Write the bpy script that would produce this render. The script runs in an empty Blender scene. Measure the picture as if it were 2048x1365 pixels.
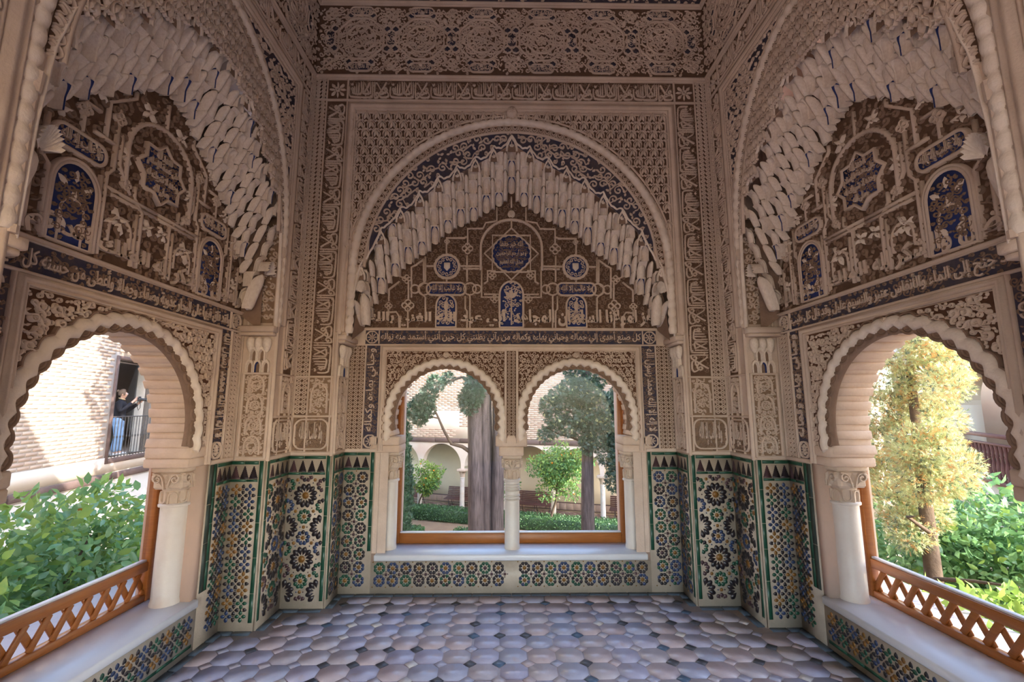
import bpy, math, random
import numpy as np
from mathutils import Vector, Matrix

PI = math.pi
RNG = random.Random(11)
NR = np.random.default_rng(5)
scene = bpy.context.scene
COL = scene.collection

# ------------------------------------------------------------------ camera
cam_data = bpy.data.cameras.new('camera')
cam = bpy.data.objects.new('camera', cam_data)
COL.objects.link(cam)
cam.location = (-0.05, 0.0, 1.5)
cam.rotation_euler = (math.radians(98.3), 0.0, math.radians(-0.8))
cam_data.sensor_width = 36.0
cam_data.lens = 36.0 * 910.0 / 2048.0
cam_data.clip_start = 0.05
cam_data.clip_end = 300.0
scene.camera = cam

# ------------------------------------------------------------------ sky, sun, exposure
world = bpy.data.worlds.new('sky')
scene.world = world
world.use_nodes = True
wn = world.node_tree
bg = wn.nodes['Background']
sky = wn.nodes.new('ShaderNodeTexSky')
sky.sky_type = 'NISHITA'
sky.sun_disc = False
sky.sun_elevation = math.radians(28)
sky.sun_rotation = math.radians(125)
sky.air_density = 1.0
sky.dust_density = 1.0
sky.ozone_density = 1.2
wn.links.new(sky.outputs['Color'], bg.inputs['Color'])
bg.inputs['Strength'].default_value = SKY_STRENGTH = 0.70

SUN_DIR = Vector((0.74, -0.36, 0.44)).normalized()      # from the scene towards the sun
sun_data = bpy.data.lights.new('sun', 'SUN')
sun_data.energy = 8.0
sun_data.angle = math.radians(0.6)
sun_data.color = (1.0, 0.92, 0.80)
sun = bpy.data.objects.new('sun', sun_data)
COL.objects.link(sun)
sun.rotation_euler = SUN_DIR.to_track_quat('Z', 'Y').to_euler()

scene.view_settings.view_transform = 'Standard'
scene.view_settings.look = 'None'
scene.view_settings.gamma = 1.0
scene.view_settings.use_curve_mapping = False
scene.view_settings.exposure = 1.2
cy = scene.cycles
cy.max_bounces = 8
cy.diffuse_bounces = 5
cy.glossy_bounces = 3
cy.transmission_bounces = 6
cy.transparent_max_bounces = 16
cy.caustics_reflective = False
cy.caustics_refractive = False

# ------------------------------------------------------------------ materials
MATS = {}


def mat(name, col, rough=0.85, col2=None, scale=6.0, amt=0.5, bump=0.0, bscale=60.0, spec=0.3, detail=5.0,
        stain=None, stain_scale=1.4, stain_lo=0.5, stain_hi=0.7, stretch=None):
    """Principled surface whose colour wanders between col and col2 by noise, with an optional stain and fine bump."""
    m = bpy.data.materials.new(name)
    m.use_nodes = True
    nt = m.node_tree
    b = nt.nodes['Principled BSDF']
    b.inputs['Roughness'].default_value = rough
    b.inputs['Specular IOR Level'].default_value = spec
    tc = nt.nodes.new('ShaderNodeTexCoord')
    vec = tc.outputs['Object']
    if stretch:
        mp = nt.nodes.new('ShaderNodeMapping')
        mp.inputs['Scale'].default_value = stretch
        nt.links.new(vec, mp.inputs['Vector'])
        vec = mp.outputs['Vector']
    out = None
    if col2 is None:
        b.inputs['Base Color'].default_value = (*col, 1)
    else:
        n = nt.nodes.new('ShaderNodeTexNoise')
        n.inputs['Scale'].default_value = scale
        n.inputs['Detail'].default_value = detail
        n.inputs['Roughness'].default_value = 0.62
        nt.links.new(vec, n.inputs['Vector'])
        r = nt.nodes.new('ShaderNodeValToRGB')
        r.color_ramp.elements[0].position = 0.5 - amt * 0.5
        r.color_ramp.elements[1].position = 0.5 + amt * 0.5
        r.color_ramp.elements[0].color = (*col, 1)
        r.color_ramp.elements[1].color = (*col2, 1)
        nt.links.new(n.outputs['Fac'], r.inputs['Fac'])
        out = r.outputs['Color']
    if stain is not None:
        n2 = nt.nodes.new('ShaderNodeTexNoise')
        n2.inputs['Scale'].default_value = stain_scale
        n2.inputs['Detail'].default_value = 6.0
        nt.links.new(vec, n2.inputs['Vector'])
        r2 = nt.nodes.new('ShaderNodeValToRGB')
        r2.color_ramp.elements[0].position = stain_lo
        r2.color_ramp.elements[1].position = stain_hi
        r2.color_ramp.elements[0].color = (0, 0, 0, 1)
        r2.color_ramp.elements[1].color = (1, 1, 1, 1)
        nt.links.new(n2.outputs['Fac'], r2.inputs['Fac'])
        mx = nt.nodes.new('ShaderNodeMix')
        mx.data_type = 'RGBA'
        nt.links.new(r2.outputs['Color'], mx.inputs['Factor'])
        if out is not None:
            nt.links.new(out, mx.inputs[6])
        else:
            mx.inputs[6].default_value = (*col, 1)
        mx.inputs[7].default_value = (*stain, 1)
        out = mx.outputs[2]
    if out is not None:
        nt.links.new(out, b.inputs['Base Color'])
    if bump:
        n3 = nt.nodes.new('ShaderNodeTexNoise')
        n3.inputs['Scale'].default_value = bscale
        n3.inputs['Detail'].default_value = 4.0
        nt.links.new(vec, n3.inputs['Vector'])
        bp = nt.nodes.new('ShaderNodeBump')
        bp.inputs['Strength'].default_value = bump
        bp.inputs['Distance'].default_value = 0.01
        nt.links.new(n3.outputs['Fac'], bp.inputs['Height'])
        nt.links.new(bp.outputs['Normal'], b.inputs['Normal'])
    MATS[name] = m
    return m


def leafmat(name, col, col2, scale=3.0, trans=0.3):
    m = mat(name, col, 0.45, col2, scale=scale, amt=0.35, spec=0.45)
    nt = m.node_tree
    b = nt.nodes['Principled BSDF']
    t = nt.nodes.new('ShaderNodeBsdfTranslucent')
    mx = nt.nodes.new('ShaderNodeMixShader')
    mx.inputs[0].default_value = trans
    src = b.inputs['Base Color'].links[0].from_socket
    nt.links.new(src, t.inputs['Color'])
    nt.links.new(b.outputs[0], mx.inputs[1])
    nt.links.new(t.outputs[0], mx.inputs[2])
    nt.links.new(mx.outputs[0], nt.nodes['Material Output'].inputs['Surface'])
    return m


def woodmat(name, c1, c2, rough=0.35, grain=(2.0, 2.0, 30.0)):
    m = mat(name, c1, rough, c2, scale=4.0, amt=0.7, bump=0.12, bscale=18, spec=0.45, stretch=grain)
    return m


M_ST = mat('stucco', (0.70, 0.565, 0.475), 0.9, (0.52, 0.395, 0.32), scale=5, amt=0.55, bump=0.25, bscale=90, spec=0.15)
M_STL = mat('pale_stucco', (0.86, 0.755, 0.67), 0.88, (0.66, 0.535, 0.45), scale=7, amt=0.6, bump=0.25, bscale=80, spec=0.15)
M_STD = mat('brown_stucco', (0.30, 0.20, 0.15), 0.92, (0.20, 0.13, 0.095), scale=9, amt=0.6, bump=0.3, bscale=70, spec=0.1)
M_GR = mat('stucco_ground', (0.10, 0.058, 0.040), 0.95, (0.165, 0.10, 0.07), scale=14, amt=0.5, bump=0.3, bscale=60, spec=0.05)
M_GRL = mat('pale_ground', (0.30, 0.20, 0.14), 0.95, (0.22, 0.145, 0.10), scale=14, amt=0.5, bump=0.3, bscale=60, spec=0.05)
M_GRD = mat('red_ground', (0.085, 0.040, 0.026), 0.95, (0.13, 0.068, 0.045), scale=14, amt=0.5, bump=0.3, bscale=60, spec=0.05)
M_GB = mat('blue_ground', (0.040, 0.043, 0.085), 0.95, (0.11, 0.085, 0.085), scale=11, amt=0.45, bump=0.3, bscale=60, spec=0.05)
M_BLUE = mat('blue_paint', (0.022, 0.038, 0.17), 0.9, (0.05, 0.06, 0.13), scale=20, amt=0.6, spec=0.1)
M_PLAST = mat('pink_plaster', (0.60, 0.42, 0.33), 0.9, (0.50, 0.36, 0.29), scale=4, amt=0.6, bump=0.2, bscale=40,
              stain=(0.44, 0.35, 0.30), stain_scale=2.5, stain_lo=0.52, stain_hi=0.75)
M_MARB = mat('marble', (0.72, 0.68, 0.64), 0.4, (0.62, 0.55, 0.50), scale=6, amt=0.6, bump=0.12, bscale=60,
             stain=(0.55, 0.38, 0.28), stain_scale=3.5, stain_lo=0.55, stain_hi=0.8, spec=0.4)
M_SILL = mat('sill_marble', (0.74, 0.74, 0.78), 0.32, (0.62, 0.62, 0.67), scale=3, amt=0.6, bump=0.08, bscale=30, spec=0.5)
M_CAP = mat('capital_marble', (0.64, 0.53, 0.44), 0.6, (0.50, 0.38, 0.29), scale=12, amt=0.6, bump=0.25, bscale=90, spec=0.3)
M_TW = mat('tile_white', (0.52, 0.44, 0.36), 0.42, (0.40, 0.33, 0.26), scale=14, amt=0.6, bump=0.15, bscale=120, spec=0.4)
TILE = {
    'k': mat('tile_black', (0.014, 0.012, 0.017), 0.3, (0.035, 0.026, 0.030), scale=30, spec=0.5),
    'b': mat('tile_blue', (0.020, 0.036, 0.10), 0.3, (0.035, 0.055, 0.125), scale=30, spec=0.5),
    'g': mat('tile_green', (0.010, 0.060, 0.036), 0.3, (0.022, 0.085, 0.052), scale=30, spec=0.5),
    'o': mat('tile_ochre', (0.24, 0.115, 0.022), 0.35, (0.17, 0.075, 0.018), scale=30, spec=0.5),
    'd': mat('tile_dark_green', (0.022, 0.04, 0.034), 0.35, (0.05, 0.065, 0.055), scale=20, spec=0.5),
    'v': mat('tile_violet', (0.055, 0.028, 0.038), 0.35, (0.085, 0.045, 0.05), scale=30, spec=0.5),
}
M_FLOOR = [mat('floor_clay_%s' % n, a, 0.36, b, scale=28, amt=0.7, bump=0.12, bscale=70, spec=0.5,
               stain=(0.40, 0.30, 0.30), stain_scale=9, stain_lo=0.58, stain_hi=0.75)
           for n, a, b in (('grey', (0.42, 0.43, 0.56), (0.35, 0.34, 0.44)), ('rose', (0.52, 0.42, 0.44), (0.43, 0.36, 0.40)),
                           ('lilac', (0.46, 0.44, 0.57), (0.37, 0.35, 0.47)), ('buff', (0.50, 0.44, 0.48), (0.41, 0.37, 0.42)))]  # blue cast of the clays stands in for reflected sky
M_FBORD = mat('border_glaze', (0.06, 0.085, 0.12), 0.32, (0.10, 0.13, 0.17), scale=14, amt=0.6, spec=0.5)
M_GROUT = mat('floor_mortar', (0.56, 0.49, 0.50), 0.7, (0.46, 0.40, 0.42), scale=12, amt=0.6, bump=0.3, bscale=80, spec=0.2)
M_FBLK = mat('floor_slate', (0.045, 0.05, 0.065), 0.4, (0.09, 0.09, 0.11), scale=15, amt=0.6)
M_FWHT = mat('floor_white', (0.66, 0.62, 0.62), 0.45, (0.50, 0.46, 0.44), scale=15, amt=0.6)
M_FBLU = mat('floor_glaze', (0.10, 0.16, 0.25), 0.35, (0.07, 0.10, 0.16), scale=10, amt=0.6)
M_WOOD = woodmat('cedar', (0.42, 0.15, 0.035), (0.27, 0.085, 0.02))
M_DWOOD = mat('old_timber', (0.085, 0.055, 0.05), 0.75, (0.15, 0.10, 0.09), scale=3, amt=0.6, bump=0.5, bscale=30, stretch=(1, 1, 1))
M_ALU = mat('aluminium', (0.75, 0.76, 0.82), 0.35, spec=0.6)
M_IRON = mat('iron', (0.055, 0.05, 0.055), 0.5, (0.10, 0.085, 0.08), scale=20, spec=0.4)
M_BRICK = [mat('brick_%d' % i, a, 0.9, b, scale=12, amt=0.6, bump=0.4, bscale=60, spec=0.1) for i, (a, b) in enumerate(
    (((0.50, 0.36, 0.28), (0.42, 0.31, 0.25)), ((0.56, 0.44, 0.36), (0.48, 0.38, 0.31)), ((0.46, 0.34, 0.28), (0.55, 0.42, 0.33))))]
M_MORT = mat('wall_mortar', (0.66, 0.57, 0.50), 0.95, (0.52, 0.45, 0.40), scale=8, amt=0.6, bump=0.4, bscale=40, spec=0.1)
M_LIME = mat('limewash', (0.68, 0.60, 0.52), 0.92, (0.60, 0.52, 0.45), scale=1.5, amt=0.7, bump=0.15, bscale=20,
             stain=(0.56, 0.40, 0.33), stain_scale=0.7, stain_lo=0.55, stain_hi=0.8, spec=0.1)
M_CREAM = mat('cream_wall', (0.74, 0.64, 0.47), 0.92, (0.66, 0.57, 0.42), scale=1.2, amt=0.7, bump=0.1, bscale=20, spec=0.1)
M_OCHRE = mat('ochre_wall', (0.72, 0.47, 0.20), 0.92, (0.64, 0.42, 0.19), scale=1.2, amt=0.7, bump=0.1, bscale=20, spec=0.1)
M_SOIL = mat('soil', (0.17, 0.12, 0.085), 0.95, (0.24, 0.18, 0.13), scale=3, amt=0.6, bump=0.4, bscale=12, spec=0.1)
M_PAVE = mat('paving', (0.30, 0.19, 0.16), 0.85, (0.22, 0.15, 0.13), scale=5, amt=0.6, bump=0.3, bscale=12, spec=0.2)
M_BARK = mat('bark', (0.15, 0.12, 0.115), 0.95, (0.055, 0.043, 0.043), scale=7, amt=0.4, bump=0.9, bscale=11, spec=0.1, stretch=(3, 3, 0.35))
M_BARKD = mat('dark_bark', (0.13, 0.095, 0.07), 0.95, (0.07, 0.05, 0.04), scale=8, amt=0.5, bump=0.6, bscale=30, spec=0.1)
M_LEAF = leafmat('orange_leaf', (0.085, 0.21, 0.06), (0.16, 0.32, 0.10))
M_LEAFN = leafmat('lit_glossy_orange_leaf', (0.13, 0.29, 0.11), (0.27, 0.45, 0.20), scale=5.0, trans=0.35)  # glossier copy for near trees, bright daylight put into its paler green
M_LEAFN.node_tree.nodes['Principled BSDF'].inputs['Roughness'].default_value = 0.28
M_LEAFN.node_tree.nodes['Principled BSDF'].inputs['Specular IOR Level'].default_value = 0.7
M_LEAFY = leafmat('lit_yellow_leaf', (0.34, 0.46, 0.10), (0.22, 0.38, 0.09), trans=0.4)  # yellower green stands in for sunlit leaves
M_CYP = leafmat('cypress_spray', (0.055, 0.10, 0.08), (0.11, 0.16, 0.11), scale=2.0, trans=0.2)
M_CYPD = leafmat('dark_cypress', (0.028, 0.070, 0.035), (0.045, 0.10, 0.05), scale=2.0, trans=0.15)
M_THU = leafmat('thuja_spray', (0.43, 0.52, 0.26), (0.58, 0.57, 0.30), scale=2.5, trans=0.35)
M_THUB = leafmat('thuja_rust', (0.66, 0.36, 0.13), (0.55, 0.34, 0.15), scale=2.5, trans=0.35)
M_HEDGE = leafmat('box_leaf', (0.05, 0.13, 0.05), (0.09, 0.19, 0.07), scale=2.0, trans=0.25)
M_FRUIT = mat('orange_fruit', (0.80, 0.27, 0.02), 0.45, (0.70, 0.22, 0.02), scale=40, spec=0.4)
M_SKIN = mat('skin', (0.62, 0.38, 0.29), 0.6, (0.58, 0.34, 0.26), scale=20, spec=0.3)
M_HAIR = mat('hair', (0.19, 0.13, 0.095), 0.6, (0.12, 0.08, 0.06), scale=40, spec=0.3, stretch=(1, 1, 6))
M_KNIT = mat('black_knit', (0.016, 0.018, 0.026), 0.9, (0.03, 0.03, 0.04), scale=60, spec=0.2)
M_DENIM = mat('denim', (0.20, 0.34, 0.60), 0.85, (0.30, 0.45, 0.70), scale=9, amt=0.7, spec=0.2)
M_BLK = mat('black_plastic', (0.02, 0.02, 0.024), 0.4, spec=0.5)
M_SHOE = mat('white_shoe', (0.7, 0.7, 0.7), 0.6)
M_DARK = mat('dark_room', (0.42, 0.36, 0.34), 0.95, (0.34, 0.29, 0.27), scale=1.5, spec=0.1)
M_ROOF = mat('clay_roof_tile', (0.36, 0.27, 0.20), 0.9, (0.28, 0.21, 0.16), scale=9, amt=0.6, bump=0.3, bscale=30)


def glassmat():
    m = bpy.data.materials.new('window_glass')
    m.use_nodes = True
    nt = m.node_tree
    nt.nodes.remove(nt.nodes['Principled BSDF'])
    t = nt.nodes.new('ShaderNodeBsdfTransparent')
    t.inputs['Color'].default_value = (0.955, 0.965, 0.96, 1)
    g = nt.nodes.new('ShaderNodeBsdfGlossy')
    g.inputs['Roughness'].default_value = 0.015
    f = nt.nodes.new('ShaderNodeFresnel')
    f.inputs['IOR'].default_value = 1.24
    mx = nt.nodes.new('ShaderNodeMixShader')
    nt.links.new(f.outputs[0], mx.inputs[0])
    nt.links.new(t.outputs[0], mx.inputs[1])
    nt.links.new(g.outputs[0], mx.inputs[2])
    nt.links.new(mx.outputs[0], nt.nodes['Material Output'].inputs['Surface'])
    return m


M_GLASS = glassmat()

# ------------------------------------------------------------------ mesh building
WLOC = {}


class Fr:
    """A plane to carve on: origin o, axes u (right), v (up), n (towards the viewer in the room)."""

    def __init__(s, o, u, v, n=None):
        s.o, s.u, s.v = (np.array(a, float) for a in (o, u, v))
        s.n = np.cross(s.u, s.v) if n is None else np.array(n, float)

    def map(s, a):
        a = np.asarray(a, float)
        return s.o + a[:, :1] * s.u + a[:, 1:2] * s.v + a[:, 2:3] * s.n

    def sub(s, u, v, rot=0.0, h=0.0):
        c, k = math.cos(rot), math.sin(rot)
        return Fr(s.o + u * s.u + v * s.v + h * s.n, s.u * c + s.v * k, -s.u * k + s.v * c, s.n)

    def matrix(s, scale=1.0):
        return Matrix(((s.u[0] * scale, s.v[0] * scale, s.n[0] * scale, s.o[0]), (s.u[1] * scale, s.v[1] * scale, s.n[1] * scale, s.o[1]),
                       (s.u[2] * scale, s.v[2] * scale, s.n[2] * scale, s.o[2]), (0, 0, 0, 1)))


IDF = Fr((0, 0, 0), (1, 0, 0), (0, 1, 0))


class MB:
    def __init__(s):
        s.v, s.n, s.f = [], 0, []

    def verts(s, a, fr=None):
        a = np.asarray(a, float)
        if fr is not None:
            a = fr.map(a)
        i = s.n
        s.v.append(a)
        s.n += len(a)
        return i

    def faces(s, arr, m=0):
        arr = np.asarray(arr, int)
        if len(arr):
            s.f.append((arr, m))

    def grid(s, P, m=0, fr=None, wu=False, wv=False):
        """P: rows x cols x 3."""
        P = np.asarray(P, float)
        r, c = P.shape[:2]
        i = s.verts(P.reshape(-1, 3), fr)
        id_ = np.arange(r * c).reshape(r, c) + i
        if wu:
            id_ = np.vstack([id_, id_[:1]])
        if wv:
            id_ = np.hstack([id_, id_[:, :1]])
        q = np.stack([id_[:-1, :-1], id_[:-1, 1:], id_[1:, 1:], id_[1:, :-1]], -1).reshape(-1, 4)
        s.faces(q, m)

    def poly(s, pts, h0, h1, m=0, fr=None, inset=0.0, base=False):
        """a flat counter-clockwise outline raised from h0 to h1"""
        p = np.asarray(pts, float)
        n = len(p)
        q = p
        if inset:
            c = p.mean(0)
            d = p - c
            l = np.linalg.norm(d, axis=1, keepdims=True) + 1e-9
            q = c + d * np.maximum(0.3, (l - inset) / l)
        a = np.vstack([np.c_[p, np.full(n, h0)], np.c_[q, np.full(n, h1)]])
        i = s.verts(a, fr)
        k = np.arange(n)
        k2 = (k + 1) % n
        s.faces(np.stack([i + k, i + k2, i + n + k2, i + n + k], -1), m)
        s.faces([np.arange(n) + i + n], m)
        if base:
            s.faces([np.arange(n)[::-1] + i], m)

    def box(s, x0, x1, y0, y1, z0, z1, m=0, fr=None, bev=0.0):
        if bev:
            b = min(bev, (x1 - x0) * 0.45, (y1 - y0) * 0.45, (z1 - z0) * 0.45)
            o = [(x0 + b, y0 + b), (x1 - b, y0 + b), (x1 - b, y1 - b), (x0 + b, y1 - b)]
            w = [(x0, y0 + b), (x0 + b, y0), (x1 - b, y0), (x1, y0 + b), (x1, y1 - b), (x1 - b, y1), (x0 + b, y1), (x0, y1 - b)]
            a = [(x, y, z0) for x, y in o] + [(x, y, z0 + b) for x, y in w] + [(x, y, z1 - b) for x, y in w] + [(x, y, z1) for x, y in o]
            i = s.verts(a, fr)
            q = [(3, 2, 1, 0), (20, 21, 22, 23)]
            t = []
            for base, ring, fl in ((0, 4, 0), (20, 12, 1)):
                for k in range(4):
                    A, B = base + k, base + (k + 1) % 4
                    r1, r2 = ring + (2 * k + 1), ring + (2 * k + 2) % 8
                    q.append((A, B, r2, r1) if not fl else (B, A, r1, r2))
                    r0 = ring + 2 * k
                    t.append((A, r1, r0) if not fl else (A, r0, r1))
            for k in range(8):
                k2 = (k + 1) % 8
                q.append((4 + k, 4 + k2, 12 + k2, 12 + k))
            s.faces(np.array(q) + i, m)
            s.faces(np.array(t) + i, m)
            return
        a = [(x0, y0, z0), (x1, y0, z0), (x1, y1, z0), (x0, y1, z0), (x0, y0, z1), (x1, y0, z1), (x1, y1, z1), (x0, y1, z1)]
        i = s.verts(a, fr)
        s.faces(np.array([(3, 2, 1, 0), (4, 5, 6, 7), (0, 1, 5, 4), (1, 2, 6, 5), (2, 3, 7, 6), (3, 0, 4, 7)]) + i, m)

    def stroke(s, pts, w, h0, h1, m=0, fr=None, closed=False, flat=0.55):
        """a raised ribbon with sloping sides along a flat line"""
        p = np.asarray(pts, float)
        n = len(p)
        if n < 2:
            return
        s.k = getattr(s, 'k', 0) + 1                     # crossing ribbons never share a level
        h1 = h1 + (h1 - h0) * .016 * (s.k % 6)
        if closed:
            t = np.roll(p, -1, 0) - np.roll(p, 1, 0)
        else:
            t = np.empty_like(p)
            t[1:-1] = p[2:] - p[:-2]
            t[0], t[-1] = p[1] - p[0], p[-1] - p[-2]
        t /= np.linalg.norm(t, axis=1, keepdims=True) + 1e-9
        nn = np.c_[-t[:, 1], t[:, 0]]
        w = np.broadcast_to(np.asarray(w, float), (n,))[:, None]
        A = np.empty((n, 4, 3))
        for k, (o, h) in enumerate(((-0.5, h0), (-0.5 * flat, h1), (0.5 * flat, h1), (0.5, h0))):
            A[:, k, :2] = p - nn * w * o * -1.0
            A[:, k, 2] = h
        i = s.verts(A.reshape(-1, 3), fr)
        id_ = np.arange(n * 4).reshape(n, 4) + i
        if closed:
            id_ = np.vstack([id_, id_[:1]])
        s.faces(np.stack([id_[:-1, :-1], id_[1:, :-1], id_[1:, 1:], id_[:-1, 1:]], -1).reshape(-1, 4), m)
        if not closed:
            s.faces([id_[0], id_[-1][::-1]], m)

    def leaf(s, u, v, ang, L, W, h0, h1, m=0, fr=None):
        """a raised leaf with a ridge"""
        c, k = math.cos(ang), math.sin(ang)
        prof = ((0, 0.0), (0.25, 0.42), (0.55, 0.5), (0.8, 0.3), (1.0, 0.0))
        o = [(t * L, y * W) for t, y in prof] + [(t * L, -y * W) for t, y in prof[-2:0:-1]]
        a = np.array([(u + x * c - y * k, v + x * k + y * c, h0) for x, y in o] +
                     [(u + x * c, v + x * k, h1) for x in (0.2 * L, 0.5 * L, 0.8 * L)])
        i = s.verts(a, fr)
        s.faces(np.array([(0, 8, 1), (3, 10, 4), (4, 10, 5), (7, 8, 0)]) + i, m)
        s.faces(np.array([(1, 8, 9, 2), (2, 9, 10, 3), (5, 10, 9, 6), (6, 9, 8, 7)]) + i, m)

    def lathe(s, prof, c=(0, 0, 0), n=20, m=0, a0=0.0, a1=2 * PI, cap=True, squash=(1, 1)):
        full = abs(a1 - a0 - 2 * PI) < 1e-6
        th = np.linspace(a0, a1, n, endpoint=not full)
        P = np.array([[(c[0] + r * math.cos(t) * squash[0], c[1] + r * math.sin(t) * squash[1], c[2] + z) for t in th] for r, z in prof])
        s.grid(P, m, wv=full)
        if cap and full:
            for row, fl in ((0, True), (-1, False)):
                i = s.verts(P[row])
                k = np.arange(n) + i
                s.faces([k[::-1] if fl else k], m)

    def tube(s, pts, r, n=8, m=0, cap=True):
        p = np.asarray(pts, float)
        k = len(p)
        r = np.broadcast_to(np.asarray(r, float), (k,))
        t = np.empty_like(p)
        t[1:-1] = p[2:] - p[:-2]
        t[0], t[-1] = p[1] - p[0], p[-1] - p[-2]
        t /= np.linalg.norm(t, axis=1, keepdims=True) + 1e-9
        ref = np.array([0, 0, 1.0]) if abs(t[0][2]) < 0.9 else np.array([1.0, 0, 0])
        P = np.empty((k, n, 3))
        x = np.cross(t[0], ref)
        x /= np.linalg.norm(x)
        th = np.arange(n) * 2 * PI / n
        for i in range(k):
            x = x - t[i] * np.dot(x, t[i])
            x /= np.linalg.norm(x) + 1e-9
            y = np.cross(t[i], x)
            P[i] = p[i] + r[i] * (np.cos(th)[:, None] * x + np.sin(th)[:, None] * y)
        s.grid(P, m, wv=True)
        if cap:
            i = s.verts(P[0])
            s.faces([np.arange(n)[::-1] + i], m)
            i = s.verts(P[-1])
            s.faces([np.arange(n) + i], m)

    def scatter(s, bv, bf, M, L, m=0):
        """many copies of a small base shape: M is k x 3 x 3, L is k x 3"""
        bv = np.asarray(bv, float)
        k = len(L)
        if k == 0:
            return
        V = np.einsum('kij,nj->kni', M, bv) + L[:, None, :]
        i = s.verts(V.reshape(-1, 3))
        off = (np.arange(k) * len(bv) + i)[:, None]
        by = {}
        for f in bf:
            by.setdefault(len(f), []).append(f)
        for fs in by.values():
            for f in fs:
                s.faces(off + np.array(f)[None, :], m)

    def mesh(s, name, mats, smooth=False, off=None):
        me = bpy.data.meshes.new(name)
        V = np.vstack(s.v) if s.v else np.zeros((0, 3))
        if off is not None:
            V = V - np.asarray(off)
        me.vertices.add(len(V))
        me.vertices.foreach_set('co', V.astype(np.float32).ravel())
        li, ls, mi = [], [], []
        pos = 0
        for a, m in s.f:
            k = a.shape[1]
            li.append(a.ravel())
            ls.append(pos + np.arange(len(a)) * k)
            mi.append(np.full(len(a), m))
            pos += a.size
        if li:
            li, ls, mi = np.concatenate(li), np.concatenate(ls), np.concatenate(mi)
            me.loops.add(len(li))
            me.loops.foreach_set('vertex_index', li.astype(np.int32))
            me.polygons.add(len(ls))
            me.polygons.foreach_set('loop_start', ls.astype(np.int32))
            me.polygons.foreach_set('material_index', mi.astype(np.int32))
        for x in (mats if isinstance(mats, (list, tuple)) else [mats]):
            me.materials.append(x)
        me.update(calc_edges=True)
        if smooth:
            me.polygons.foreach_set('use_smooth', np.ones(len(me.polygons), bool))
            if smooth is not True:
                try:
                    me.set_sharp_from_angle(angle=math.radians(smooth))
                except Exception:
                    pass
        return me

    def build(s, name, mats, parent=None, smooth=False, kind=None):
        off = wloc(parent)
        o = bpy.data.objects.new(name, s.mesh(name, mats, smooth, off if parent is not None else None))
        COL.objects.link(o)
        if parent is not None:
            o.parent = parent
        WLOC[o.name] = np.array(off, float) if parent is not None else np.zeros(3)
        if kind:
            o['kind'] = kind
        return o


def wloc(o):
    return np.zeros(3) if o is None else WLOC.get(o.name, np.zeros(3))


def tag(o, label, cat=None, group=None, kind=None):
    o['label'] = label
    if cat:
        o['category'] = cat
    if group:
        o['group'] = group
    if kind:
        o['kind'] = kind
    return o


def thing(name, label, cat, loc=(0, 0, 0), group=None, kind=None):
    o = bpy.data.objects.new(name, None)
    o.empty_display_size = 0.1
    COL.objects.link(o)
    o.location = loc
    WLOC[o.name] = np.array(loc, float)
    return tag(o, label, cat, group, kind)


def inst(name, me, parent, fr=None, scale=1.0, M=None):
    """one more object that shares a mesh"""
    o = bpy.data.objects.new(name, me)
    COL.objects.link(o)
    o.parent = parent
    m = fr.matrix(scale) if M is None else M
    off = wloc(parent)
    m = Matrix.Translation(Vector(-off)) @ m
    o.matrix_local = m
    return o


def copy_tree(root, loc, label=None, group=None):
    r = root.copy()
    COL.objects.link(r)
    r.location = loc
    if label:
        r['label'] = label
    if group:
        r['group'] = group
    for ch in list(root.children):
        c = ch.copy()
        COL.objects.link(c)
        c.parent = r
        for g in list(ch.children):
            d = g.copy()
            COL.objects.link(d)
            d.parent = c
    return r


def arc(cx, cy_, r, a0, a1, n=16, ry=None):
    t = np.radians(np.linspace(a0, a1, n))
    return np.c_[cx + r * np.cos(t), cy_ + (ry or r) * np.sin(t)]


def resample(p, n, closed=False):
    p = np.asarray(p, float)
    if closed:
        p = np.vstack([p, p[:1]])
    d = np.r_[0, np.cumsum(np.linalg.norm(np.diff(p, axis=0), axis=1))]
    t = np.linspace(0, d[-1], n + (1 if closed else 0))
    q = np.c_[np.interp(t, d, p[:, 0]), np.interp(t, d, p[:, 1])]
    return q[:-1] if closed else q


def smoothline(p, n=24):
    """Catmull-Rom through the given points"""
    p = np.asarray(p, float)
    q = np.vstack([2 * p[0] - p[1], p, 2 * p[-1] - p[-2]])
    out = []
    seg = len(p) - 1
    per = max(2, n // seg)
    for i in range(seg):
        a, b, c, d = q[i], q[i + 1], q[i + 2], q[i + 3]
        for k in range(per):
            t = k / per
            out.append(0.5 * (2 * b + (c - a) * t + (2 * a - 5 * b + 4 * c - d) * t * t + (3 * b - a - 3 * c + d) * t ** 3))
    out.append(p[-1])
    return np.array(out)


def mirror(p):
    p = np.asarray(p, float)
    return p * np.array([-1.0, 1.0])


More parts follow.
